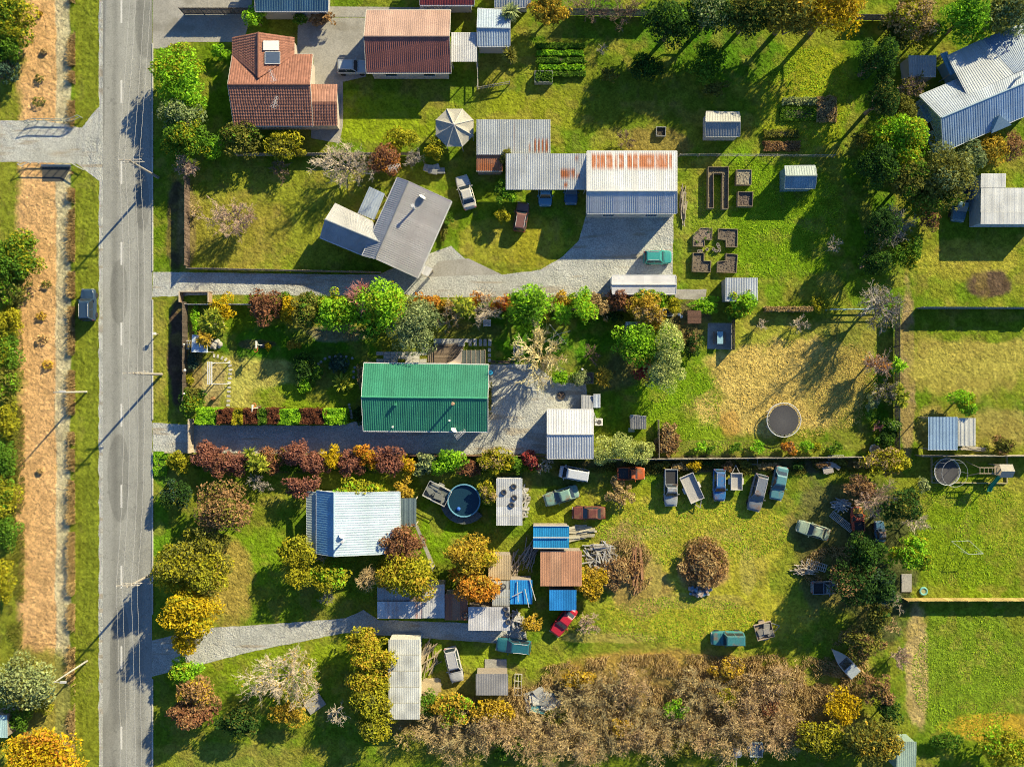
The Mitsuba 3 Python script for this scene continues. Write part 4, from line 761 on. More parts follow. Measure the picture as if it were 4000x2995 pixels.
planter('square timber edged bed right of the round variegated shrub', [(2278, 1455), (2316, 1455), (2316, 1497), (2278, 1497)], .25, (.10, .085, .07), wood=(.30, .27, .22))
planter('long low timber edged border at the upper right of the bungalow', [(1918, 1408), (2010, 1412), (2010, 1419), (1918, 1417)], .2, (.09, .08, .05), plants=14)
# trampoline
def trampoline(px, py, rpx, h, label, net=False, sq=1.0):
    t = thing('trampoline', label, 'trampoline'); c = W(px, py, h); Rm = rpx * S * (1 - h / H); nseg = 48; a = np.arange(nseg) * 2 * np.pi / nseg; ring = lambda q, z: np.column_stack([c[0] + q * np.cos(a), c[1] + q * np.sin(a) * sq, np.full(nseg, z)])
    m = MB((.022, .022, .025)); o = ring(Rm * .87, h - .01); m.add(np.vstack([o, [[c[0], c[1], h - .05]]]), [[i, (i + 1) % nseg, nseg] for i in range(nseg)], col=np.vstack([np.tile((.05, .05, .054), (nseg, 1)), [[.07, .07, .075]]])); part(t, 'mat', m)
    m = MB((.55, .56, .55)); m.tube(np.vstack([ring(Rm, h), ring(Rm, h)[:1]]), .045, 8, cap=False); part(t, 'frame_ring', m)
    nsp = 72
    for i in range(nsp):
        q = i * 2 * np.pi / nsp; p0 = c + [Rm * .87 * math.cos(q), Rm * .87 * math.sin(q) * sq, -.01]; p1 = c + [Rm * .985 * math.cos(q), Rm * .985 * math.sin(q) * sq, 0]; part(t, 'spring', MB((.38, .38, .38)).tube([p0, p1], .018, 4))
    for i in range(4):
        q0 = i * np.pi / 2 + .4; q1 = q0 + .7; P = lambda q, z: c * [1, 1, 0] + [Rm * math.cos(q), Rm * math.sin(q) * sq, z]
        part(t, 'leg', MB((.45, .45, .45)).tube([P(q0, h), P(q0, .04), P(q1, .04), P(q1, h)], .028, 6))
    if net:
        for i in range(8):
            q = i * np.pi / 4; b = c * [1, 1, 0] + [Rm * math.cos(q), Rm * math.sin(q) * sq, 0]; part(t, 'net_pole', MB((.3, .3, .3)).tube([b, b + [0, 0, h + 1.7]], .025, 6))
        m = MB((.35, .36, .37)); z = ring(Rm, h + 1.68); m.tube(np.vstack([z, z[:1]]), .02, 5, cap=False); part(t, 'top_rail', m)
trampoline(3062, 1640, 66.5, .92, 'large round trampoline with black mat and white rim on the dry back lawn')
# fences of the lot
DK = (.10, .08, .065)
fence('dark weathered paling fence along the front garden by the road', (734, 1562), (734, 1184), 1.75, col=DK)
fence('white railed picket fence behind the front garden shrubs', (1000, 1190), (736, 1190), 1.1, 'paling', (.40, .40, .38), name='picket_fence')
fence('grey paling fence behind the upper row of garden trees', (2440, 1212), (1000, 1192), 1.3, col=(.2, .17, .13))
fence('low brown timber fence along the driveway and the red shrubs', (2140, 1778), (758, 1774), 1.2, col=(.15, .09, .065))
fence('grey paling fence below the dry back lawn', (3490, 1781), (2320, 1792), 1.35, col=(.22, .20, .17))
fence('dark slatted paling fence at the right end of the back lawn', (3493, 1195), (3493, 1748), 1.55, col=(.13, .11, .095))
fence('short dark timber screen beside the concrete patio', (2858, 1240), (2858, 1366), 1.4, col=(.09, .075, .06))
fence('grey paling fence at the left of the brush pile', (2568, 1640), (2570, 1782), 1.0, col=(.17, .15, .13))
fence('blue white rail fence at the upper edge of the back lawn', (3440, 1210), (3225, 1212), 1.0, 'rail', (.30, .48, .56))
fence('brown rail fence at the left of the driveway mouth', (654, 1764), (756, 1764), .9, 'rail', (.3, .27, .22))
bx = thing('bin_enclosure', 'open timber bin enclosure in the upper left corner of the front garden', 'enclosure'); 
for p, q in (((716, 1143), (830, 1143)), ((716, 1143), (716, 1184)), ((828, 1146), (828, 1184))): a, b = W(*p), W(*q); part(bx, 'wall', MB((.26, .18, .12)).beam(a + [0, 0, .6], b + [0, 0, .6], .06, 1.2)); part(bx, 'cap_rail', MB((.42, .35, .26)).beam(a + [0, 0, 1.23], b + [0, 0, 1.23], .12, .05))

gs = thing('garden_bench', 'white slatted garden seat under the pale bare tree', 'bench'); c = W(1903, 1264)
for i in range(5): part(gs, 'slat', MB((.52, .52, .5)).box([c[0], c[1] - .32 + i * .16, .45], [.95, .11, .04]))
for s_ in (-1, 1): part(gs, 'side_frame', MB((.5, .5, .48)).box([c[0] + s_ * .42, c[1], .21], [.06, .75, .42])); 
part(gs, 'backrest', MB((.52, .52, .5)).box([c[0], c[1] + .40, .62], [.95, .05, .38]))
cf = thing('cold_frame', 'white framed glass cold frame by the broad green bush', 'cold frame'); c = W(2607, 1222)
for x, y, w_, d_ in ((0, -.42, 1.3, .06), (0, .42, 1.3, .06), (-.62, 0, .06, .78), (.62, 0, .06, .78)): part(cf, 'side', MB((.5, .5, .48)).box([c[0] + x, c[1] + y, .22], [w_, d_, .44]))
g = MB(); g.box([c[0], c[1], .40], [1.17, .77, .02]); part(cf, 'pane', g, 'glass_dark', color=False)
for i, (px, py, lb) in enumerate(((2651, 1229, 'upper white bucket beside the slatted arbour'), (2660, 1237, 'lower white bucket beside the slatted arbour'))):
    t = thing('bucket', lb, 'bucket'); c = W(px, py); m = MB((.48, .52, .54)); m.cyl(c[0], c[1], 0, .34, .14, 14, r1=.18); part(t, 'pail', m); part(t, 'rim', MB((.5, .54, .56)).torus(c[0], c[1], .34, .18, .015, 16, 5))
t = thing('concrete_trough', 'pale round concrete trough in the lower right corner of the back lawn', 'trough'); c = W(3414, 1754); m = MB((.40, .37, .31)); m.torus(c[0], c[1], .18, .52, .14, 20, 6); part(t, 'ring', m); part(t, 'fill', MB((.36, .32, .22)).cyl(c[0], c[1], .01, .14, .45, 16))
t = thing('paving_slab', 'pale green slab at the foot of the grey roofed hutch', 'slab'); c = W(2466, 1679); part(t, 'top', MB((.26, .33, .28)).box([c[0], c[1], .04], [.75, .5, .08]))

# ------------------------------------------------------------------ buildings: the neighbours
TERRA = (.27, .125, .085)
# tiled house
tile_house = thing('tiled_house', 'terracotta tiled house with solar panels in the upper left of the picture', 'house')
gable('x', None, None, [(908, 217), (1222, 214)], [(890, 331), (1211, 331)], [(914, 491), (1222, 491)], 2.7, 4.6, TERRA, kind='tile', t=tile_house, gutter=(.42, .38, .32), wall=(.38, .33, .28))
A = W(908, 147, 2.7); B = W(908, 217, 2.7); C = W(1010, 306, 4.45); D = W(1010, 127, 4.45); rk = part(tile_house, 'roof', MB(np.array(TERRA) * .6).quad(A, B, C, D)); tiled(A, B, C, D, TERRA, rk, 5)
A2 = W(1150, 216, 2.7); B2 = W(1150, 147, 2.7); rk = part(tile_house, 'roof', MB(np.array(TERRA) * .6).quad(A2, B2, D, C)); tiled(A2, B2, D, C, TERRA, rk, 6)
m = MB((.38, .33, .28)); cs = [W(915, 153, 2.7)[:2], W(1142, 153, 2.7)[:2], W(1142, 230, 2.7)[:2], W(915, 230, 2.7)[:2]]; m.prism(cs, 0, 2.62); m.tri(np.array([*cs[0], 2.62]), np.array([*cs[1], 2.62]), D - [0, .25, .12]); part(tile_house, 'wall', m)
part(tile_house, 'ridge_cap', MB(np.array(TERRA) * .85).tube([C + [0, 0, .05], D + [0, 0, .05]], .12, 6))
A, B = W(1210, 331, 2.62), W(1318, 331, 2.62); C, D = W(1316, 398, 3.7), W(1211, 398, 3.7); rk = part(tile_house, 'roof', MB(np.array(TERRA) * .6).quad(A, B, C, D)); tiled(A, B, C, D, (.31, .16, .115), rk, 7)
A, B = W(1211, 491, 2.6), W(1319, 491, 2.6); rk = part(tile_house, 'roof', MB(np.array(TERRA) * .6).quad(A, B, C, D)); tiled(A, B, C, D, TERRA, rk, 8)
m = MB((.38, .33, .28)); p = [W(1200, 338, 2.6)[:2], W(1308, 338, 2.6)[:2], W(1308, 480, 2.6)[:2], W(1200, 480, 2.6)[:2]]; m.prism(p, 0, 2.5); e = (C + D) / 2; m.tri(np.array([*p[1], 2.5]), np.array([*p[2], 2.5]), C - [.25, 0, .12]); part(tile_house, 'wall', m)
def slope_z(py): return 4.45 - (4.45 - 2.7) * 0
for i, (x0, x1, y0, y1, cc, bs) in enumerate(((1028, 1089, 160, 196, (.48, .47, .45), 'metal_sheet'), (1035, 1093, 203, 250, (.02, .045, .10), 'clear_roof'))):
    z = lambda x: 4.45 - 1.75 * (x - 1010) / 140 + .22
    m = MB(cc); q = [W(x, y, z(x)) for x, y in ((x0, y1), (x1, y1), (x1, y0), (x0, y0))]; m.quad(*q); m.quad(*[v - [0, 0, .06] for v in q]); k = part(tile_house, 'solar_panel' if i else 'white_panel', m, bs)
    for a, b in zip(q, q[1:] + q[:1]): put(numbered(k + '__frame'), MB((.42, .42, .42)).beam(a - [0, 0, .03], b - [0, 0, .03], .06, .07), 'matte')
aerial(1080, 318, 4.4, 1.8, 'television aerial on the ridge of the terracotta tiled house', 110); aerial(1090, 418, 3.6, 1.6, 'leaning aerial on the lower slope of the terracotta tiled house', 70)
# red metal house and its carport
gable('metal_roof_house', 'house with a wide red metal roof, upper slope painted sunlit pale, upper middle left', 'house', [(1432, 41), (1760, 41)], [(1422, 143), (1755, 143)], [(1431, 284), (1762, 284)], 2.9, 4.4, (.36, .24, .19), (.25, .10, .075), pitch=.24, gutter=(.45, .42, .36), wall=(.40, .36, .31))  # upper slope paler than the lower: sunlight put into its colour
lean_to(None, 'carport', (1762, 128), (1863, 128), (1863, 242), (1762, 242), (2.4, 2.5), (.46, .47, .48), 'white flat carport roof between the faded red roof and the pale blue roof', cat='carport', pitch=.22)
gable('garage', 'pale blue grey garage roof right of the white carport', 'garage', [(1866, 36), (1993, 40)], [(1864, 110), (1993, 112)], [(1866, 180), (1993, 180)], 2.5, 3.1, (.33, .40, .46), overhang=.15, windows=False, gutter=(.4, .42, .44))
gable('cottage', 'red ribbed metal roof cut by the upper edge of the picture', 'house', [(1640, -170), (1852, -170)], [(1640, -75), (1855, -75)], [(1640, 20), (1852, 20)], 2.8, 4.0, (.30, .06, .05), wall=(.45, .42, .38), windows=False)
lean_to(None, 'porch', (1640, 40), (1757, 40), (1757, 14), (1640, 14), (2.3, 2.5), (.44, .38, .33), 'pale porch roof below the red ribbed roof at the upper edge', cat='porch')
gable('barn', 'teal blue metal roof cut by the upper edge of the picture', 'barn', [(997, -180), (1284, -180)], [(995, -70), (1284, -70)], [(997, 43), (1281, 43)], 3.0, 4.4, (.10, .20, .25), wall=(.30, .30, .28), windows=False, pitch=.3)
gable('barn', 'pale ribbed metal roof cut by the upper edge, beside the spiky cabbage tree', 'barn', [(1932, -120), (2075, -120)], [(1932, -45), (2075, -45)], [(1932, 26), (2072, 26)], 2.4, 3.2, (.42, .44, .44), windows=False)
# grey house set at an angle
gh, *_ = gable('angled_house', 'grey metal roofed house standing at an angle above the middle lot', 'house', [(1763, 786), (1631, 1085)], [(1597, 710), (1468, 1011)], [(1553, 694), (1416, 998)], 2.8, 4.3, (.27, .265, .265), (.25, .265, .29), he2=3.55, pitch=.25, gutter=(.42, .42, .42), wall=(.36, .33, .30), dirt=.15)
A, B, C, D = W(1309, 793, 2.8), W(1455, 863, 2.8), W(1494, 950, 4.05), W(1269, 857, 4.05); part(gh, 'roof', corr(A, B, C, D, (.33, .33, .32), .25, seed=3), 'metal_sheet')
A2, B2 = W(1249, 926, 2.8), W(1414, 994, 2.8); part(gh, 'roof', corr(A2, B2, C, D, (.25, .265, .29), .25, seed=4), 'metal_sheet'); part(gh, 'ridge_cap', MB((.25, .27, .29)).tube([C + [0, 0, .04], D + [0, 0, .04]], .10, 6))
m = MB((.36, .33, .30)); p = inset([A, B, B2, A2], .35); m.prism(p, 0, 2.72); m.tri(np.array([*p[0][:2], 2.72]), np.array([*p[3][:2], 2.72]), D - [-.3, .1, .12]); part(gh, 'wall', m); part(gh, 'gutter', MB((.45, .45, .45)).beam(A2 - [0, .08, .06], B2 - [0, .08, .06], .13, .12))
lean_to(gh, 'porch_roof', (1397, 832), (1463, 859), (1504, 757), (1443, 729), (2.5, 2.75), (.32, .37, .42), 'pale blue porch roof', wall=None)
c = W(1618, 815, 3.9); m = MB((.45, .45, .45)); m.cyl(c[0], c[1], 3.4, 5.3, .12, 12); k = part(gh, 'flue', m); put(k + '__cowl', MB((.5, .5, .5)).cyl(c[0], c[1], 5.31, 5.5, .20, 12), 'matte')
dish(1652, 772, 3.6, .42, 'grey satellite dish on the angled grey roof', gh); aerial(1551, 672, 3.2, 2.2, 'tall aerial at the upper corner of the angled grey house', 20)
lean_to(None, 'porch', (1642, 1028), (1690, 1050), (1672, 1080), (1636, 1064), (2.3, 2.5), (.36, .36, .36), 'small grey porch at the lower right corner of the angled house', cat='porch')
# round pavilion
gz = thing('pavilion', 'pale eight sided tent roofed pavilion left of the patchwork sheds', 'pavilion'); c = W(1781, 522); R8 = 78 * S; ap = np.array([c[0], c[1], 3.4])
for i in range(8):
    a0, a1 = i * np.pi / 4 + .39, (i + 1) * np.pi / 4 + .39; p, q = [np.array([c[0] + R8 * math.cos(a), c[1] + R8 * math.sin(a), 2.2]) for a in (a0, a1)]
    mid = (p + q + ap) / 3 - [0, 0, .12]; m = MB((.33, .32, .27)); m.add([p, q, ap, mid], [[0, 1, 3], [1, 2, 3], [2, 0, 3]]); part(gz, 'canvas_panel', m); part(gz, 'rib', MB((.45, .44, .40)).tube([p + [0, 0, .03], ap + [0, 0, .04]], .05, 6)); part(gz, 'post', MB((.35, .33, .3)).cyl(p[0] * .97 + c[0] * .03, p[1] * .97 + c[1] * .03, 0, 2.2, .05, 8))
# patchwork sheds
def stripes(*iv): return lambda u, v: np.clip(sum(((u > a) & (u < b) & (v > c0) & (v < c1)) * k for a, b, c0, c1, k in iv), 0, 1)
rs = rng_of('rust')
lean_to(None, 'patchwork_shed', (1861, 603), (2150, 603), (2150, 467), (1861, 467), (2.5, 3.1), (.40, .42, .41), 'patched white iron shed with red rust stripes above the small rusty roof', cat='shed', wall=(.28, .25, .22), pitch=.22, rust=stripes((.0, .12, 0, .04, .4), (.78, .81, 0, .48, 1), (.83, .86, 0, .5, .9), (.88, .91, 0, .5, 1), (.93, .97, .02, .5, .8), (.70, .73, .0, .3, .5), (.50, .52, .0, .9, .4)))
lean_to(None, 'rusty_lean_to', (1861, 669), (1963, 669), (1963, 601), (1861, 601), (1.9, 2.35), (.34, .20, .13), 'small rusty iron lean-to below the patched white shed', cat='shed', wall=(.22, .18, .15), pitch=.22, rust=lambda u, v: .55 + .4 * (v < .5))
lean_to(None, 'open_shed', (1976, 740), (2291, 740), (2291, 600), (1976, 600), (2.7, 3.2), (.42, .44, .44), 'long open fronted white iron shed with rust patches and cars below its eave', cat='shed', pitch=.22, rust=stripes((.68, .80, .28, .52, .8), (.81, .86, .30, .52, .7), (.87, .92, .25, .5, .6), (.72, .77, .0, .16, .8), (.68, .75, .88, 1, .6), (.86, .9, .86, 1, .7), (.25, .27, .8, 1, .3)))
gable('iron_barn', 'big white iron barn with a band of orange rust along its upper edge', 'barn', [(2293, 592), (2644, 592)], [(2293, 747), (2644, 747)], [(2293, 832), (2644, 832)], 3.1, 4.2, (.47, .485, .49), (.42, .445, .47), he2=3.2, overhang=.15, pitch=.25, gutter=(.45, .45, .44), wall=(.40, .38, .34), dirt=.15,
      rust=stripes((.05, .10, .0, .46, .8), (.11, .14, .02, .46, .9), (.15, .20, .0, .45, 1), (.21, .28, .05, .46, .9), (.31, .34, .0, .46, .7), (.35, .41, .05, .46, 1), (.45, .50, .0, .46, 1), (.51, .56, .02, .46, .9), (.58, .75, .0, .46, 1), (.76, .90, .0, .46, .8), (.91, .95, .0, .46, .7)))
# big blue grey house on the right
bh, E, R, Fp = gable('blue_roof_house', 'large blue grey metal roofed house at the upper right edge', 'house', [(3592, 375), (4090, 165)], [(3677, 461), (4090, 287)], [(3684, 592), (4090, 414)], 2.8, 4.6, (.36, .41, .46), (.26, .36, .48), pitch=.30, wall=(.20, .33, .40), gutter=(.40, .45, .48), ridgecol=(.25, .35, .42), dirt=.2)
A, B, C, D = W(3698, 218, 3.0), W(3838, 152, 3.0), W(3960, 290, 3.9), W(3778, 372, 3.9); part(bh, 'roof', corr(A, B, C, D, (.34, .385, .41), .3, seed=8), 'metal_sheet'); A, B = W(3838, 152, 3.02), W(4080, 60, 3.02); part(bh, 'roof', corr(A, B, W(4090, 240, 3.9), W(3960, 288, 3.92), (.16, .24, .34), .3, seed=9), 'metal_sheet')
part(bh, 'wall', MB((.20, .33, .40)).prism([W(3712, 226, 3)[:2], W(4070, 78, 3)[:2], W(4085, 190, 3)[:2], W(3768, 330, 3)[:2]], 0, 2.75))
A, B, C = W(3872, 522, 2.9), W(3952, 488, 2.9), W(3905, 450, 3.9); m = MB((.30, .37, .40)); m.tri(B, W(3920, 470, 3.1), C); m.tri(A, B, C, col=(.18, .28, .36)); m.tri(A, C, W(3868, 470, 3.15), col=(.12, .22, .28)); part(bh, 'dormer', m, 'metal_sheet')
c = W(3967, 312, 4.3); part(bh, 'flue', MB((.4, .42, .44)).cyl(c[0], c[1], 4.0, 5.4, .13, 12))
lean_to(bh, 'porch_roof', (3673, 212), (3700, 202), (3735, 285), (3712, 295), (2.4, 2.5), (.13, .30, .42), 'blue porch strip'); lean_to(bh, 'porch_roof', (3590, 415), (3612, 404), (3645, 470), (3622, 482), (2.2, 2.4), (.17, .30, .36))
lean_to(None, 'garden_shed', (3552, 300), (3656, 300), (3658, 217), (3548, 217), (2.0, 2.3), (.27, .28, .27), 'small grey ribbed garden shed left of the large blue roof', cat='shed', wall=(.28, .26, .23))
wh = thing('flat_roof_house', 'white flat roofed house at the right edge, beside the parked truck', 'house'); m = MB((.45, .46, .46)); 
for x0, x1, y0, y1 in ((3831, 3929, 678, 733), (3831, 3920, 735, 830), (3920.5, 4090, 735, 830), (3831, 3920, 830.5, 876), (3920.5, 4090, 830.5, 876)):
    A, B = W(x0, y1, 2.6), W(x1, y0, 2.6); part(wh, 'roof_sheet', corr([A[0], A[1], 2.6], [B[0], A[1], 2.6], [B[0], B[1], 2.66], [A[0], B[1], 2.66], (.46, .475, .47), .8, .015, rows=6, seed=int(x0 + y0), dirt=.35), 'metal_sheet')
A, B = W(3831, 874, 2.6), W(4088, 736, 2.6); part(wh, 'wall', MB((.26, .33, .38)).prism([[A[0] + .1, A[1] + .1], [B[0], A[1] + .1], [B[0], B[1] - .1], [W(3929, 0, 2.6)[0] - .1, B[1] - .1], [W(3929, 0, 2.6)[0] - .1, W(0, 680, 2.6)[1]], [A[0] + .1, W(0, 680, 2.6)[1]]], 0, 2.56))
gable('garden_shed', 'pale gabled garden shed on the sunlit lawn beside the vegetable plots', 'shed', [(2759, 438), (2888, 440)], [(2757, 477), (2892, 477)], [(2758, 531), (2889, 531)], 2.1, 2.8, (.36, .36, .32), (.24, .25, .24), overhang=.1, windows=False, gutter=(.4, .4, .36))
gable('garden_shed', 'blue green gabled metal garden shed right of the raised beds', 'shed', [(3066, 650), (3184, 649)], [(3070, 687), (3190, 687)], [(3066, 734), (3184, 733)], 2.2, 2.9, (.27, .33, .31), (.17, .27, .33), overhang=.1, windows=False, gutter=(.35, .40, .40), wall=(.12, .20, .22))
lean_to(None, 'carport', (3668, 1757), (3741, 1757), (3741, 1628), (3625, 1628), (2.3, 2.5), (.20, .30, .42), 'blue ribbed carport roof at the right edge below the round green tree', cat='carport', wall=None, pitch=.36, amp=None) if False else lean_to(None, 'carport', (3625, 1757), (3741, 1757), (3741, 1628), (3625, 1628), (2.3, 2.5), (.20, .30, .42), 'blue ribbed carport roof at the right edge below the round green tree', cat='carport', wall=None, pitch=.36)
lean_to(None, 'container', (3743, 1740), (3811, 1740), (3811, 1632), (3743, 1632), (2.2, 2.25), (.42, .43, .40), 'pale flat roofed store standing against the blue ribbed carport', cat='shed', wall=(.35, .35, .32), pitch=.5)
# lower left: pale blue house
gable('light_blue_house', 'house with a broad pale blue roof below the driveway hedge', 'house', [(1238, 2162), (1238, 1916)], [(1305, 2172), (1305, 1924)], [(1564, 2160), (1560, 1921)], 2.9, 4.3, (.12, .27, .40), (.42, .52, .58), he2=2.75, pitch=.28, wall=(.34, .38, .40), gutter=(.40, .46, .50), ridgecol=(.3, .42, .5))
lean_to(None, 'verandah', (1197, 2150), (1197, 1918), (1238, 1920), (1238, 2158), (2.2, 2.6), (.25, .30, .29), 'long narrow grey verandah roof at the left side of the pale blue house', cat='porch', wall=None)
lean_to(None, 'flat_carport', (1566, 2054), (1626, 2054), (1626, 1945), (1566, 1945), (2.4, 2.45), (.10, .14, .15), 'dark flat carport roof with a green rim right of the pale blue house', cat='carport', pitch=.5)
dish(1338, 2090, 3.9, .35, 'satellite dish on the pale blue roof', None); c = W(1346, 2108, 4.0); kf = thing('roof_flue', 'short flue pipe near the lower edge of the pale blue roof', 'chimney'); part(kf, 'pipe', MB((.4, .42, .44)).cyl(c[0], c[1], 3.6, 5.2, .10, 10)); part(kf, 'cowl', MB((.45, .46, .48)).cyl(c[0], c[1], 5.21, 5.35, .17, 10))
# junk yard shacks: flat roofs of sheets, tarpaulins and rust
def shack(label, x0, y0, x1, y1, h, cols, name='shack', rust=.0, sheet_w=.9, wall=(.22, .19, .16), cat='shed', vert=True, slope=.12, tone=.15):
    t = thing(name, label, cat); rr = rng_of(t, x0, y0); A, B = W(x0, y1, h), W(x1, y0, h); wx, wy = B[0] - A[0], B[1] - A[1]; n = max(1, int((wx if vert else wy) / sheet_w))
    for i in range(n):
        if vert: p0, p1, q0, q1 = A[0] + wx * i / n, A[0] + wx * (i + 1) / n + .02, A[1], B[1]
        else: p0, p1, q0, q1 = A[0], B[0], A[1] + wy * i / n, A[1] + wy * (i + 1) / n + .02
        z = h + (i % 2) * .014 + .03 * rr.random(); cc = np.array(cols[rr.integers(len(cols))]) * np.clip(1 + tone * rr.normal(), .6, 1.4); ru = (lambda u, v: rust * (.3 + .9 * (np.sin(u * 40 + i) > .2))) if rust and rr.random() < .7 else None
        part(t, 'roof_sheet', corr([p0, q0, z], [p1, q0, z], [p1, q1, z + slope], [p0, q1, z + slope], cc, .2 if vert else .25, .02, rows=5, rust=ru, seed=int(x0) + i, dirt=.4), 'metal_sheet')
    part(t, 'wall', MB(wall).box([A[0] + wx / 2, A[1] + wy / 2, (h - .05) / 2], [wx - .2, wy - .2, h - .05])); return t
WHT, BLU, RUS, TAN_, GRY = (.42, .43, .44), (.02, .20, .50), (.30, .15, .085), (.38, .28, .17), (.30, .31, .31)
shack('flat iron shack with rust spotted white sheets below the leaning yellow green tree', 1474, 2347, 1649, 2415, 2.3, [WHT, (.38, .38, .38)], rust=.35)
shack('dark greenhouse-like shack behind the rust spotted one', 1474, 2290, 1648, 2346, 2.15, [(.20, .17, .15), (.26, .30, .30), WHT], rust=.3)
shack('tall white ribbed iron shack between the rusty shacks', 1650, 2280, 1736, 2413, 2.45, [WHT], rust=.0)
shack('deep rust red iron shack in the row of shacks', 1737, 2318, 1827, 2421, 2.35, [RUS, (.24, .09, .06)], rust=.8)
shack('wide white sheeted shack with lines and tyres on its roof', 1829, 2368, 1990, 2462, 2.4, [(.46, .46, .47)], sheet_w=2.4, tone=.04)
shack('grey white sheeted shack above the wide white one', 1922, 2267, 1990, 2366, 2.3, [(.40, .41, .38)], vert=False, tone=.06)
shack('bright blue tarpaulin covered shack with poles on top, in the row of shacks', 1992, 2262, 2078, 2358, 2.25, [BLU, (.025, .23, .55)], sheet_w=1.3, tone=.08, slope=.25)
shack('tan sheeted shack beside the orange autumn tree', 1907, 2166, 1996, 2264, 2.2, [TAN_, (.42, .33, .20)], sheet_w=1.4, tone=.05)
shack('pale container with tyres on its roof near the round pool', 1938, 1868, 2040, 2052, 2.5, [(.43, .44, .44)], vert=False, sheet_w=1.0, wall=(.35, .35, .34), tone=.05)
shack('bright blue tarpaulin roof framed by white battens', 2082, 2052, 2222, 2142, 2.2, [BLU, (.02, .22, .46)], sheet_w=1.5, tone=.07, slope=.2)
shack('patchwork of rust orange plywood roofs right of the blue tarpaulins', 2110, 2150, 2272, 2288, 2.1, [(.36, .19, .11), (.40, .23, .14), (.33, .17, .10)], sheet_w=1.1, tone=.08)
shack('blue tarpaulin roof beside the red car', 2145, 2302, 2250, 2383, 2.0, [(.02, .18, .46)], sheet_w=1.6, tone=.06)
shack('long cream white flat roofed building beside the big clipped hedge', 1518, 2496, 1640, 2808, 2.9, [(.46, .47, .43)], name='long_building', vert=False, sheet_w=1.6, wall=(.40, .39, .35), cat='building', tone=.03)
shack('small grey ribbed shed roof near the silver hatchback', 1859, 2629, 1984, 2714, 2.2, [(.22, .215, .21)], name='garden_shed', sheet_w=5, tone=.03)
shack('grey metal store at the lower right edge, half under the trees', 3502, 2893, 3577, 3010, 2.2, [(.25, .34, .28)], name='garden_shed', sheet_w=.9, wall=(.2, .28, .24), tone=.03)
shack('pale roofed store by the left edge, half under the trees', -40, 2790, 30, 2880, 2.4, [(.25, .38, .40)], name='garden_shed', sheet_w=1.2)
sl_ = thing('concrete_slab', 'pale square slab lying on the grass above the grey shed roof', 'slab'); A, B = W(1894, 2616), W(1979, 2573); part(sl_, 'top', MB(), 'concrete') if False else put(sl_ + '__top', MB().box([(A[0] + B[0]) / 2, (A[1] + B[1]) / 2, .05], [B[0] - A[0], B[1] - A[1], .12]), 'concrete')
sl_ = thing('concrete_slab', 'tilted pale slab under the bare pink tree at the lower left', 'slab'); c = W(1230, 2745); put(sl_ + '__top', MB().box([c[0], c[1], .15], [2.3, 1.7, .14], .6), 'concrete')
sl_ = thing('concrete_slab', 'pale rectangular slab beside the tan board fence', 'slab'); c = W(3540, 2275); put(sl_ + '__top', MB().box([c[0], c[1], .06], [1.25, 2.2, .16]), 'concrete')
gable('caravan', 'long white caravan parked along the neighbour gravel drive', 'caravan', [(2392, 1078), (2640, 1078)], [(2390, 1112), (2642, 1112)], [(2392, 1146), (2640, 1146)], 2.5, 2.62, (.50, .50, .50), overhang=.02, windows=True, wall=(.5, .5, .5), amp=.0, pitch=1.2)
lean_to(None, 'garden_shed', (2834, 1176), (2960, 1176), (2960, 1085), (2834, 1085), (2.1, 2.4), (.42, .45, .47), 'pale ribbed iron shed behind the bright green bush at the top of the lot', cat='shed', wall=(.3, .28, .25))
# tyres on the sheet roofs, shared look
for px, py, w_ in ((1968, 1922, 'leftmost'), (2006, 1900, 'uppermost'), (2009, 1943, 'rightmost'), (1998, 1972, 'lowest')): tyre(px, py, 2.62, w_ + ' black tyre of the four on the pale container roof by the pool', 'tyres on the container roof')
for px, py, w_ in ((1975, 2378, 'uppermost tyre of three on the wide white shack'), (1982, 2399, 'middle tyre of three on the wide white shack'), (1985, 2428, 'lowest tyre of three on the wide white shack'), (1816, 2400, 'black tyre on the deep rust red shack roof'), (1966, 2289, 'lone tyre on the grey white sheeted shack')): tyre(px, py, 2.58, w_, 'tyres on the shack roofs')
for i, (x0, y0, x1, y1) in enumerate(((2020, 2270, 2024, 2350), (2050, 2300, 2066, 2372), (2068, 2262, 2092, 2345), (2000, 2330, 2040, 2310))):
    t = thing('roof_pole', ['leftmost upright', 'middle', 'right hand long', 'lower left slanting'][i] + ' loose pole lying on the blue tarpaulin shack', 'pole', 'poles on the tarpaulin shack'); put(t + '__shaft', MB((.40, .38, .34)).tube([W(x0, y0, 2.62), W(x1, y1, 2.62)], .05, 6), 'matte')
for y, w_ in ((2053, 'upper'), (2098, 'middle'), (2140, 'lower')): t = thing('batten', w_ + ' white batten across the framed blue tarpaulin roof', 'batten', 'battens on the blue tarpaulin'); put(t + '__board', MB((.42, .42, .40)).beam(W(2082, y, 2.50), W(2222, y + 1, 2.50), .12, .06), 'matte')
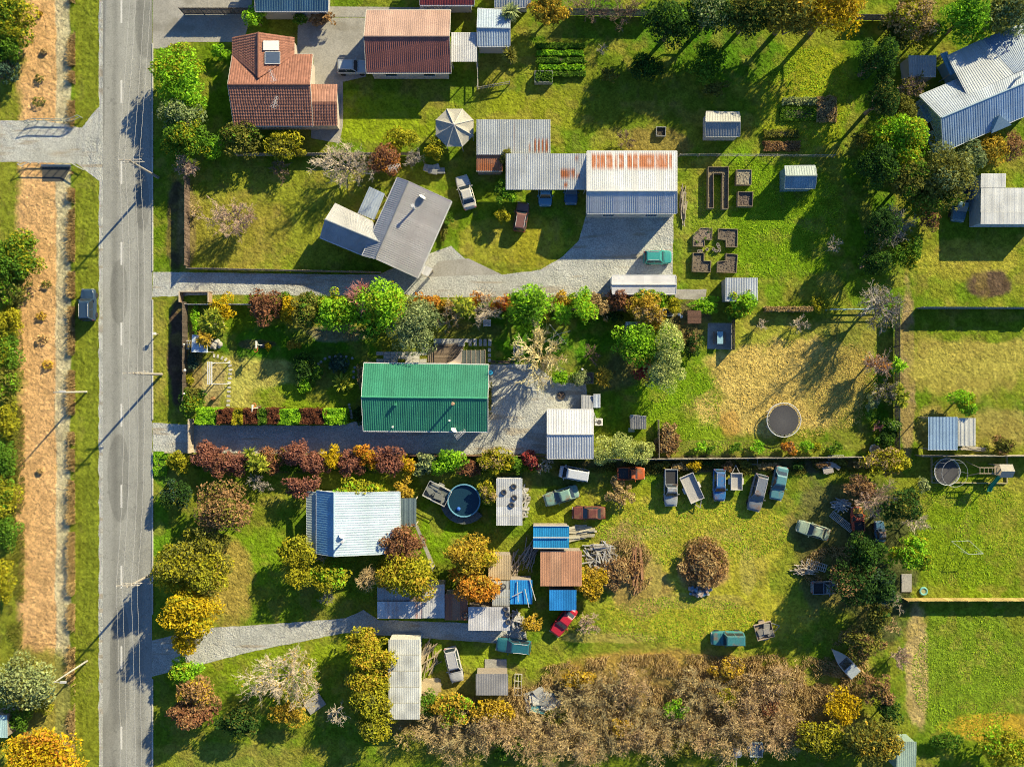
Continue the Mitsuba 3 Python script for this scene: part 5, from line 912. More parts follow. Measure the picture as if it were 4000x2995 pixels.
# round pool
t = thing('round_pool', 'round dark above ground swimming pool with a ball floating in it', 'swimming pool'); c = W(1812, 1955, 1.2); Rp = 62 * S
m = MB((.05, .15, .22)); a = np.arange(40) * 2 * np.pi / 40; P = lambda q, z: np.column_stack([c[0] + q * np.cos(a), c[1] + q * np.sin(a), np.full(40, z)]); i = np.arange(40)
m.add(np.vstack([P(Rp, 0), P(Rp, 1.2)]), np.column_stack([i, (i + 1) % 40, (i + 1) % 40 + 40, i + 40])); m.add(np.vstack([P(Rp - .06, 0), P(Rp - .06, 1.2)]), np.column_stack([i, (i + 1) % 40, (i + 1) % 40 + 40, i + 40])); part(t, 'wall', m, smooth=False)
part(t, 'rim', MB((.10, .26, .36)).torus(c[0], c[1], 1.2, Rp, .09, 40, 6)); w = P(Rp - .07, 1.0); put(t + '__water', (np.vstack([w, [[c[0], c[1], 1.0]]]), np.array([[k, (k + 1) % 40, 40] for k in range(40)]), None), 'pool_water', color=False)
bl = thing('ball', 'blue ball floating in the round pool', 'ball'); ic = trimesh.creation.icosphere(2, .24); b = W(1791, 1987, 1.05); m = MB((.03, .12, .45)); m.add(ic.vertices + b, ic.faces); part(bl, 'shell', m, smooth=True)
pd = thing('pool_deck', 'angular timber deck wrapped around the lower left of the round pool', 'deck'); rr = rng_of('pooldeck')
for i in range(10):
    q0, q1 = math.radians(150 + i * 17), math.radians(150 + (i + 1) * 17 - .6); pts = [(c[0] + k * math.cos(q), c[1] + k * math.sin(q)) for k, q in ((Rp + .12, q0), (Rp + 1.0, q0), (Rp + 1.0, q1), (Rp + .12, q1))]; part(pd, 'deck_panel', MB(np.array((.10, .12, .12)) * rr.uniform(.8, 1.2)).prism(pts, .02, .75 + .004 * (i % 2)))
def trailer(px, py, rot, l, w, label, col, load=None, name='trailer', h=.75, cage=0.0):
    t = thing(name, label, 'trailer'); c = W(px, py, h); a = math.radians(rot); d = np.array([math.cos(a), math.sin(a), 0]); o = np.array([-d[1], d[0], 0]); c = c * [1, 1, 0]
    part(t, 'bed', MB(np.array(col) * .7).box([c[0], c[1], h - .15], [l, w, .10], a))
    for s in (-1, 1):
        part(t, 'side', MB(col).box([*(c + o * s * w / 2)[:2], h + .06], [l + .08, .05, .32], a)); part(t, 'end', MB(col).box([*(c + d * s * l / 2)[:2], h + .055], [.05, w - .06, .32], a))
        p = c + o * s * (w / 2 + .14); m = MB((.03, .03, .03)); m.tube([p - o * .1 + [0, 0, .3], p + o * .1 + [0, 0, .3]], .3, 14); part(t, 'wheel', m); part(t, 'mudguard', MB(col).box([p[0], p[1], .66], [.75, .26, .04], a)); part(t, 'draw_bar', MB((.25, .25, .25)).beam(c + d * (l / 2) + o * s * w * .35 + [0, 0, h - .2], c + d * (l / 2 + 1.0) + [0, 0, h - .2], .07, .07))
    if cage:
        for s in (-1, 1):
            for z in (.5, cage): part(t, 'cage_rail', MB((.35, .35, .34)).beam(c + o * s * w / 2 - d * l / 2 + [0, 0, h + z], c + o * s * w / 2 + d * l / 2 + [0, 0, h + z], .05, .05)); part(t, 'cage_rail', MB((.35, .35, .34)).beam(c + d * s * l / 2 - o * w / 2 + [0, 0, h + z], c + d * s * l / 2 + o * w / 2 + [0, 0, h + z], .05, .049))
            for u in (-1, 1): q = c + o * s * w / 2 + d * u * l / 2; part(t, 'cage_post', MB((.35, .35, .34)).box([q[0], q[1], h + cage / 2], [.05, .05, cage], a))
    if load is not None:
        rr = rng_of(t)
        for i in range(5): q = c + d * rr.uniform(-.35, .35) * l + o * rr.uniform(-.3, .3) * w; part(t, 'load', MB(np.array(load) * rr.uniform(.7, 1.2)).box([q[0], q[1], h + .05 + .05 * i], [l * .35, w * .35, .3], a + rr.normal() * .3))
    return t
trailer(1709, 1925, -27, 3.0, 2.0, 'caged trailer with a load beside the round pool', (.25, .26, .25), (.16, .17, .16), cage=.7)
trailer(2953, 2925, -90, 1.7, 1.5, 'small blue grey trailer at the lower edge below the bramble thicket', (.24, .30, .34)); trailer(2984, 2462, 15, 2.1, 1.9, 'trailer loaded with tarpaulins and boards in the lower right scrub', (.32, .26, .20), (.20, .19, .17))
trailer(2702, 1905, -66, 3.4, 1.75, 'white flat deck trailer parked between the cars of the yard', (.46, .45, .43)); trailer(2876, 1880, 90, 2.0, 1.35, 'small white box trailer in the row of parked cars', (.46, .45, .43))
t = thing('cement_mixer', 'dome shaped trailer mixer at the lower edge beside the small trailer', 'cement mixer'); c = W(2872, 2930); m = MB((.36, .37, .38)); m.tube([[c[0], c[1] + .6, .8], [c[0], c[1] + .4, .9], [c[0], c[1], 1.0], [c[0], c[1] - .3, 1.05]], [.15, .5, .58, .35], 14); part(t, 'drum', m); part(t, 'draw_bar', MB((.3, .3, .3)).beam([c[0], c[1] - .3, .4], [c[0], c[1] - 2.0, .4], .08, .08)); [part(t, 'wheel', MB((.03, .03, .03)).tube([[c[0] + s * .5, c[1], .28], [c[0] + s * .66, c[1], .28]], .28, 12)) for s in (-1, 1)]; part(t, 'frame', MB((.3, .3, .3)).box([c[0], c[1], .38], [.9, 1.0, .08]))
t = thing('dinghy', 'small pale boat lying in the dry grass at the lower right', 'boat'); c = W(3289, 2578); a = math.radians(132); d = np.array([math.cos(a), math.sin(a), 0]); o = np.array([-d[1], d[0], 0]); xs = np.linspace(-2.1, 2.1, 13); V = []
for x in xs:
    u = (x + 2.1) / 4.2; w = .80 * (1 - max(0, (u - .35) / .65) ** 2.2) + .02
    V.append([c * [1, 1, 0] + d * x + o * s * w * k + [0, 0, z] for s, k, z in ((-1, .55, .12), (-1, 1, .75), (-1, .88, .78), (1, .88, .78), (1, 1, .75), (1, .55, .12))])
V = np.array(V); m = MB((.42, .38, .32)); m.add(V.reshape(-1, 3), [[i * 6 + k, i * 6 + (k + 1) % 6, (i + 1) * 6 + (k + 1) % 6, (i + 1) * 6 + k] for i in range(12) for k in (0, 1, 3, 4, 5)]); m.add(V[0], [[0, 1, 4, 5]]); part(t, 'hull', m)
part(t, 'foredeck', MB((.44, .39, .32)).add(np.vstack([V[i][[2, 3]] for i in range(7, 13)]), [[2 * i, 2 * i + 1, 2 * i + 3, 2 * i + 2] for i in range(5)])); part(t, 'cockpit_cover', MB((.27, .32, .36)).add(np.vstack([V[i][[2, 3]] + [0, 0, .02] for i in range(0, 5)]), [[2 * i, 2 * i + 1, 2 * i + 3, 2 * i + 2] for i in range(4)])); part(t, 'thwart', MB((.12, .10, .09)).box([*(c + d * .25)[:2], .70], [.25, 1.3, .05], a))
# fences of the neighbours
fence('dark timber fence along the road in front of the pink bare tree lot', (742, 1042), (742, 700), 1.7, col=(.15, .11, .085)); fence('low timber fence along the upper side of the gravel neighbour drive', (1490, 1066), (742, 1050), 1.1, col=(.30, .25, .18)); fence('pale fence line behind the olive shrubs below the tiled house', (1640, 606), (930, 610), 1.2, col=(.30, .27, .21))
fence('tall dark fence across the shaded top driveway at the upper left', (1270, 58), (722, 58), 1.8, col=(.15, .13, .12)); fence('long shaded fence behind the vegetable rows at the top', (2560, 66), (2220, 60), 1.8, col=(.18, .17, .15)); fence('white mesh fence left of the vegetable rows', (1866, 352), (1866, 182), 1.2, 'rail', (.42, .40, .36)); fence('low rail fence beside the dark yard of the garage', (1866, 352), (1990, 330), 1.0, 'rail', (.33, .30, .25))
fence('wire fence with timber posts above the raised beds', (3250, 614), (2650, 612), 1.1, 'wire', (.28, .25, .2)); fence('long iron fence across the right hand lawns', (4060, 1206), (3580, 1204), 1.8, 'panel', (.27, .29, .28)); fence('timber fence below the blue carport at the right edge', (4060, 1776), (3575, 1776), 1.8, col=(.30, .27, .22)); fence('tan board fence across the lower right lawn', (4060, 2335), (3525, 2335), 1.5, 'panel', (.36, .27, .10), cols=[(.36, .27, .10), (.33, .25, .09)])
fence('dark fence far up at the right behind the yellow tree', (3490, 82), (3330, 80), 1.6, col=(.2, .18, .15)); fence('rail fence left of the big climbing frame', (3150, 906), (3150, 906 + 200), .8, 'rail', (.26, .24, .18)) if False else None
gt = thing('cattle_rail', 'steel guard rail with bars along the upper side of the culvert lane', 'guard rail')
def rail_line(t, pts, h, col=(.20, .23, .22)):
    for a, b in zip(pts, pts[1:]):
        for z in (.45, h): part(t, 'rail', MB(col).beam(W(*a) + [0, 0, z], W(*b) + [0, 0, z], .07, .09))
        n = max(1, int(np.linalg.norm(W(*a) - W(*b)) / 1.0))
        for i in range(n + 1): c = W(*a) + (W(*b) - W(*a)) * i / n; part(t, 'post', MB(col).box([c[0], c[1], h / 2], [.08, .08, h]))
rail_line(gt, [(112, 486), (150, 476), (286, 478), (322, 462)], 1.15)
gt = thing('cattle_rail', 'pale steel guard rail along the lower side of the culvert lane', 'guard rail'); rail_line(gt, [(90, 652), (120, 638), (285, 640), (326, 664)], 1.15, (.36, .37, .36))
t = thing('culvert', 'culvert head with a painted pool of shade under the lane on the left bank', 'culvert'); A, B = W(165, 710), W(278, 645); part(t, 'headwall', MB((.33, .32, .29)).box([(A[0] + B[0]) / 2, B[1] - .1, .10], [B[0] - A[0], .25, .3])); part(t, 'basin', MB((.06, .06, .055)).quad([A[0], A[1], .014], [B[0] - 1, A[1], .014], [B[0], B[1] - .3, .014], [A[0], B[1] - .3, .014]))  # the flat dark quad paints the pool of shade below the lane
# raised beds and plots
planter('U shaped raised bed with many compartments on the lawn right of the iron barn', [(2761, 659), (2840, 659), (2838, 820), (2815, 820), (2817, 682), (2781, 682), (2782, 818), (2760, 818)], .75, (.17, .14, .09), (.22, .18, .12), .55)
planter('square raised bed holding stacked boards, upper right of the U shaped bed', [(2872, 669), (2928, 670), (2927, 727), (2870, 726)], .75, (.27, .24, .17), (.22, .18, .12), .8); planter('square raised bed of bare soil below the board filled one', [(2877, 754), (2934, 756), (2933, 811), (2876, 810)], .75, (.13, .10, .08), (.22, .18, .12), .6)
planter('L shaped raised bed, upper left of the four around the flower pots', [(2735, 893), (2778, 895), (2777, 939), (2750, 937), (2748, 965), (2705, 963), (2706, 917)], .45, (.20, .16, .12), (.22, .18, .12), .75, plants=3); planter('L shaped raised bed, upper right of the four around the flower pots', [(2804, 896), (2877, 899), (2875, 967), (2833, 966), (2832, 939), (2802, 936)], .5, (.13, .105, .08), (.22, .18, .12), .65)
planter('L shaped raised bed, lower left of the four around the flower pots', [(2704, 990), (2746, 991), (2746, 1021), (2773, 1023), (2771, 1065), (2702, 1062)], .55, (.15, .12, .085), (.22, .18, .12), .6); planter('L shaped raised bed, lower right of the four around the flower pots', [(2832, 993), (2876, 997), (2872, 1067), (2799, 1065), (2800, 1024), (2831, 1022)], .55, (.13, .105, .08), (.22, .18, .12), .65)
rr = rng_of('pots')
for i, (px, py) in enumerate(((2727, 983), (2737, 982), (2801, 957), (2806, 966), (2808, 979), (2760, 976), (2785, 975), (2795, 982))):
    t = thing('flower_pot', 'pale flower pot standing between the four L shaped beds', 'plant pot', 'flower pots between the raised beds'); c = W(px, py); part(t, 'pot', MB((.36, .34, .28)).cyl(c[0], c[1], 0, .34, .14, 12, r1=.19)); part(t, 'soil', MB((.05, .04, .03)).cyl(c[0], c[1], .341, .345, .15, 12))
planter('framed planter with netted plants in front of the vegetable rows', [(2089, 288), (2157, 288), (2157, 330), (2089, 331)], .8, (.05, .09, .02), (.28, .30, .26), .8, plants=30)
planter('timber frame bed in the shade left of the tall iron barn', [(2563, 500), (2598, 502), (2597, 536), (2562, 534)], .5, (.06, .05, .035), (.25, .26, .24), .4)
for i, y in enumerate((178, 206, 235, 262, 288)): hedge_block(2092 + i * 3, y - 9, 2286 - (i % 2) * 6, y + 9, .45 + .05 * (i % 2), 'bright' if i % 2 else 'green', ['uppermost', 'second', 'middle', 'fourth', 'lowest'][i] + ' row of the five leafy vegetable rows on the upper lawn', 'vegetable_row', None, 'vegetables', .10, .7)
for lb, x0, y0, x1, y1, pl_ in (('silvery row of leeks in the plot beside the garden shed', 3060, 382, 3190, 408, 'silver'), ('green leafy row below the silvery leeks', 3050, 420, 3186, 470, 'green'), ('brown withered crop at the right of the leafy plot', 3192, 376, 3268, 474, 'tan'), ('low dark crop row under the silvery leek plot', 2990, 508, 3120, 536, 'olive'), ('lowest brown crop row of the upper right plots', 2985, 552, 3125, 588, 'brown')): hedge_block(x0, y0, x1, y1, .35, pl_, lb, 'vegetable_row', None, 'vegetables', .09, .6)
# play ground at the right
fr = thing('sand_pit', 'long timber frame around the play area at the right edge', 'sand pit')
for p, q in (((3637, 1775), (3637, 1884)), ((3637, 1884), (3930, 1886)), ((3930, 1886), (3930, 1778))): part(fr, 'board', MB((.30, .27, .14)).beam(W(*p) + [0, 0, .12], W(*q) + [0, 0, .12], .14, .22))
trampoline(3700, 1842, 50, .8, 'dark trampoline with a safety net in the shaded play area', net=True, sq=1.05)
pf = thing('climbing_frame', 'timber climbing frame with a green slide in the play area', 'climbing frame'); c = W(3880, 1830)
for dx in (-.6, .6):
    for dy in (-.6, .6): part(pf, 'post', MB((.28, .24, .17)).box([c[0] + dx, c[1] + dy, 1.3], [.1, .1, 2.6]))
part(pf, 'platform', MB((.24, .20, .14)).box([c[0], c[1], 1.3], [1.35, 1.35, .06])); m = MB((.32, .30, .25)); m.quad([c[0] - .8, c[1] - .8, 2.5], [c[0] + .8, c[1] - .8, 2.5], [c[0] + .8, c[1], 3.0], [c[0] - .8, c[1], 3.0]); m.quad([c[0] - .8, c[1] + .8, 2.5], [c[0] + .8, c[1] + .8, 2.5], [c[0] + .8, c[1], 3.0], [c[0] - .8, c[1], 3.0]); part(pf, 'roof', m); m = MB((.03, .26, .15)); P = np.array([[0, -.7, 1.3], [-.3, -1.5, .8], [-.6, -2.3, .3], [-.7, -2.8, .18]]) + [c[0], c[1], 0]
for a, b in zip(P, P[1:]): m.beam(a, b, .5, .05); m.beam(a + [.25, 0, .08], b + [.25, 0, .08], .05, .16); m.beam(a - [.25, 0, -.08], b - [.25, 0, -.08], .05, .16)
part(pf, 'slide', m)
for s in (-1, 1): part(pf, 'swing_beam', MB((.30, .25, .17)).beam([c[0] - .6, c[1] + s * .35, 2.1], [c[0] - 3.0, c[1] + s * .35, 2.1], .09, .09)); part(pf, 'ladder_rail', MB((.30, .25, .17)).beam([c[0] + .65, c[1] + s * .4, 1.6], [c[0] + 1.9, c[1] + s * .4, .05], .08, .08))
for i in range(5): part(pf, 'rung', MB((.30, .25, .17)).beam([c[0] - .9 - i * .5, c[1] - .35, 2.1], [c[0] - .9 - i * .5, c[1] + .35, 2.1], .05, .05))
for s in (-1, 1): part(pf, 'post', MB((.28, .24, .17)).tube([[c[0] - 3.0, c[1] + s * .35, 2.1], [c[0] - 3.4, c[1] + s * .9, 0]], .05, 6))
sw = thing('goal_frame', 'thin pale goal frame standing on the lower right lawn', 'goal frame'); q = [W(3717, 2114), W(3752, 2152), W(3809, 2150), W(3786, 2111)]; part(sw, 'front_bar', MB((.36, .42, .38)).tube([q[1] + [0, 0, 1.7], q[2] + [0, 0, 1.7]], .035, 6))
for a, b in ((q[1], q[0]), (q[2], q[3])): part(sw, 'post', MB((.36, .42, .38)).tube([a, a + [0, 0, 1.7]], .035, 6)); part(sw, 'brace', MB((.36, .42, .38)).tube([a + [0, 0, 1.7], b], .03, 6))
part(sw, 'back_bar', MB((.36, .42, .38)).tube([q[0], q[3]], .03, 6))
hs = thing('paddling_pool', 'small round teal paddling pool by the tan board fence', 'paddling pool'); c = W(3605, 2307); part(hs, 'ring', MB((.15, .38, .36)).torus(c[0], c[1], .14, .42, .12, 22, 8)); part(hs, 'water', MB((.30, .30, .14)).cyl(c[0], c[1], .02, .16, .38, 18))
# junk in the yard
GREYW = [(.38, .37, .34), (.30, .29, .26), (.42, .42, .42), (.24, .22, .19)]
pile('heap of grey timber and scrap right of the rust orange roofs', 2350, 2180, 60, 55, 70, (1.6, .14, .08), GREYW, rot=-50, jit=.7); pile('stacked grey boards above the scrap heap by the rust orange roofs', 2340, 2135, 40, 12, 22, (1.7, .12, .08), GREYW, rot=4, jit=.06); pile('loose pale boards right of the framed blue tarpaulin', 2262, 2075, 42, 30, 24, (1.8, .3, .05), [(.40, .37, .27), (.36, .34, .26)], rot=2, jit=.08)
pile('scrap strip of pale junk along the right side of the container', 2048, 1960, 12, 60, 40, (.9, .18, .10), GREYW, rot=70, jit=.8); pile('long poles leaning together above the tan shack', 2072, 2160, 26, 30, 26, (2.6, .09, .09), [(.33, .30, .25), (.25, .22, .19)], rot=70, jit=.25); pile('long rails in the dark gap between tan shack and rust roofs', 2010, 2215, 16, 40, 18, (2.4, .10, .08), [(.30, .24, .17), (.24, .21, .18)], rot=75, jit=.3)
pile('tangle of grey scrap under the wide white shack roof', 2020, 2420, 26, 34, 36, (1.0, .2, .10), GREYW, rot=-30, jit=.8); pile('pale scattered sticks on the right side of the yard', 3135, 2222, 42, 22, 40, (1.2, .10, .06), [(.42, .37, .29), (.36, .31, .25)], rot=-25, jit=.5); pile('grey scrap heap below the orange truck trees', 3280, 1972, 32, 22, 45, (1.1, .12, .06), [(.34, .36, .36), (.28, .29, .29)], rot=-8, jit=.4)
pile('mixed rubbish at the foot of the dry brush mound', 2730, 2305, 50, 20, 40, (.5, .35, .2), [(.36, .28, .25), (.10, .20, .30), (.38, .36, .33), (.28, .20, .17)], name='rubbish_heap', piece='scrap', jit=1.5); pile('collapsed stack of white and teal sheets in the lower middle', 2122, 2738, 48, 36, 16, (2.3, 1.5, .05), [(.45, .45, .41), (.40, .41, .38), (.10, .32, .36), (.33, .34, .32)], name='sheet_stack', piece='sheet', rot=-22, jit=.35, h=.7)
pile('tan timber stack left of the silver hatchback', 1672, 2570, 34, 50, 40, (2.2, .12, .10), [(.38, .31, .19), (.32, .26, .17)], rot=65, jit=.25); pile('tan plywood boards beside the long cream building', 1665, 2675, 26, 24, 6, (1.9, 1.3, .05), [(.40, .32, .19), (.36, .29, .18)], name='sheet_stack', piece='sheet', rot=-10, jit=.15, h=.3); pile('timber offcuts in the lean shade right of the iron barn', 2668, 800, 14, 70, 34, (1.6, .10, .08), [(.33, .29, .22), (.28, .25, .20)], rot=86, jit=.10)
pile('planks stacked under the blue carport at the right edge', 3790, 1752, 34, 8, 20, (2.2, .14, .06), [(.38, .35, .28)], rot=-4, jit=.08); pile('grey furniture heap beside the angled grey house', 1690, 668, 34, 12, 10, (1.0, .6, .4), [(.30, .31, .30), (.26, .27, .27)], name='furniture_heap', piece='item', rot=-8, jit=.2); pile('scattered white junk at the foot of the lower fence', 3235, 1822, 30, 16, 6, (.9, .7, .12), [(.36, .33, .30), (.30, .28, .26)], name='rubbish_heap', piece='scrap', jit=.5)
pile('rusty rails lying in the dry brush right of the scrap heap', 2490, 2215, 26, 60, 14, (3.2, .22, .12), [(.30, .16, .08), (.26, .13, .07)], rot=88, jit=.1)
def rack(label, px, py, rot, l, w, n, m_, col=(.42, .42, .40), name='window_frame'):
    t = thing(name, label, 'frame'); c = W(px, py); a = math.radians(rot); d = np.array([math.cos(a), math.sin(a)]); o = np.array([-d[1], d[0]])
    for i in range(n + 1): q = c[:2] + d * (i / n - .5) * l; part(t, 'bar', MB(col).box([*q, .21], [.07, w, .08], a))
    for i in range(m_ + 1): q = c[:2] + o * (i / m_ - .5) * w; part(t, 'rail', MB(col).box([*q, .20], [l + .07, .07, .075], a))
rack('white frame of many small panes lying on the yard grass', 3186, 2206, -18, 2.5, .9, 10, 2); rack('white empty window frame lying left of the sheet stack', 2024, 2670, 88, 2.6, .85, 3, 2, (.42, .40, .34)); rack('slatted pallet lying beside the orange truck', 3285, 2035, -38, 3.2, .8, 16, 1, (.36, .36, .34), 'pallet'); rack('empty white frame leaning by the lower fence', 2938, 1800, 0, 1.2, .8, 1, 1, (.36, .37, .38)); rack('grey pallet beside the lower fence near the dry lawn', 3262, 1786, 2, 1.9, .5, 8, 1, (.30, .31, .30), 'pallet')
# vehicles
car(341, 1190, 90, 3.9, 1.75, 'suv', (.02, .045, .085), 'dark blue car parked on the verge at the left side of the road'); car(1819, 749, 106, 4.2, 1.75, 'sedan', (.42, .41, .37), 'pale silver sedan parked on the lawn right of the angled grey house'); car(2036, 846, 81, 3.6, 1.65, 'wagon', (.15, .07, .055), 'brown red car beside the round clipped bushes'); car(2130, 752, -90, 3.2, 1.7, 'ute', (.08, .22, .34), 'light blue pickup parked under the open shed eave'); car(2231, 740, -90, 3.6, 1.65, 'sedan', (.03, .10, .20), 'dark blue car nosing out of the open shed')
car(2570, 1004, 0, 3.4, 1.65, 'suv', (.03, .25, .23), 'teal four wheel drive on the gravel below the iron barn'); car(1374, 259, 0, 3.7, 1.7, 'wagon', (.38, .40, .40), 'white hatchback beside the wide red roofed house'); car(3754, 797, -98, 4.2, 1.8, 'ute', (.05, .12, .16), 'dark blue green pickup beside the white flat roofed house')
car(2193, 1937, 197, 4.4, 1.7, 'sedan', (.17, .30, .25), 'pale green old sedan in the yard near the container', name='old_car'); car(2300, 2004, 180, 4.1, 1.65, 'sedan', (.12, .035, .03), 'maroon old sedan above the framed blue tarpaulin', name='old_car'); car(2622, 1905, -90, 4.6, 1.7, 'ute', (.24, .28, .31), 'grey pickup first in the row of parked yard cars', name='old_car'); car(2812, 1895, -90, 3.9, 1.55, 'wagon', (.02, .13, .33), 'bright blue car in the row of parked yard cars', name='old_car'); car(2962, 1925, 256, 4.6, 1.8, 'wagon', (.13, .16, .20), 'dark grey blue wagon at an angle in the row of yard cars', name='old_car'); car(3045, 1888, 258, 4.2, 1.7, 'sedan', (.06, .20, .24), 'teal wrecked sedan last in the row of yard cars', name='old_car')
car(3180, 2072, 163, 4.1, 1.65, 'sedan', (.22, .30, .23), 'pale mint green sedan standing alone on the right of the yard', name='old_car'); car(3352, 2027, 94, 2.9, 1.45, 'ute', (.38, .06, .03), 'orange red pickup with a yellow bonnet under the trees', name='old_truck', hood_col=(.42, .24, .03), cat='truck'); car(3441, 2078, 95, 2.6, 1.15, 'sedan', (.03, .11, .20), 'small dark blue car hidden among the trees of the yard', name='old_car'); car(3225, 2296, 0, 3.2, 1.6, 'ute', (.14, .19, .24), 'blue grey pickup wreck at the dark edge of the trees', name='old_truck', cat='truck'); car(2843, 2494, 180, 4.0, 1.7, 'jeep', (.025, .16, .18), 'teal four wheel drive in the lower right meadow', name='old_car')
car(2202, 2428, 233, 4.0, 1.65, 'sedan', (.40, .015, .03), 'bright red car half under the blue tarpaulin roof'); car(2006, 2525, 174, 4.3, 1.75, 'wagon', (.015, .10, .13), 'dark teal wagon below the wide white shack'); car(1772, 2598, 283, 4.3, 1.75, 'wagon', (.34, .34, .34), 'silver hatchback below the row of shacks'); car(2466, 1850, 0, 3.4, 1.6, 'ute', (.38, .08, .02), 'orange pickup parked below the silver olive trees', name='old_truck', cat='truck'); car(2243, 1850, 170, 3.6, 1.6, 'van', (.42, .45, .48), 'white van parked below the white metal shed', cat='van'); car(2700, 1838, 80, 2.4, 1.4, 'sedan', (.33, .36, .40), 'small pale blue car by the lower fence above the white trailer', name='old_car') if False else None
# poles and wires
pole_with_wires(618, 694, None, 'power pole at the roadside hedge with two cross arms, upper one of three', ((2, .35, 2.7), (2, 1.3, 2.4))); pole_with_wires(632, 1462, None, 'power pole on the verge in front of the front garden, middle one of three', ((6, .35, 2.6), (6, 1.6, 2.2))); pole_with_wires(610, 2232, None, 'power pole beside the yellow trees, lowest of the three', ((2, .35, 2.7), (2, 1.3, 2.4))); lp = thing('street_lamp', 'slim pale lamp post on the left bank', 'street lamp'); b = W(338, 1530); part(lp, 'shaft', MB((.36, .35, .30)).tube([b, b + [0, 0, 7.0]], [.12, .07], 8)); part(lp, 'arm', MB((.36, .35, .30)).tube([b + [0, 0, 7.0], b + [.9, .1, 7.3]], .045, 6)); part(lp, 'lamp_head', MB((.40, .40, .38)).box([b[0] + 1.2, b[1] + .12, 7.3], [.7, .25, .14]))
lp = thing('street_lamp', 'slim pale lamp post near the lower left trees', 'street lamp'); b = W(340, 2580); part(lp, 'shaft', MB((.36, .35, .30)).tube([b, b + [0, 0, 7.0]], [.12, .07], 8)); part(lp, 'arm', MB((.36, .35, .30)).tube([b + [0, 0, 7.0], b + [.9, .1, 7.3]], .045, 6)); part(lp, 'lamp_head', MB((.40, .40, .38)).box([b[0] + 1.2, b[1] + .12, 7.3], [.7, .25, .14]))
PB = [W(700, -900), W(618, 694), W(632, 1462), W(610, 2232), W(620, 3700)]
for i, dx in enumerate((-1.2, -.5, .5, 1.2)):
    t = thing('power_line', ['leftmost', 'second', 'third', 'rightmost'][i] + ' of the four overhead wires along the road', 'wire', 'overhead wires along the road')
    for a, b in zip(PB, PB[1:]):
        u = np.linspace(0, 1, 13)[:, None]; P = a + (b - a) * u + [dx, .14, 7.5] - np.array([0, 0, 1.0]) * .8 * 4 * u * (1 - u); part(t, 'span', MB((.30, .30, .30)).tube(P, .022, 4))

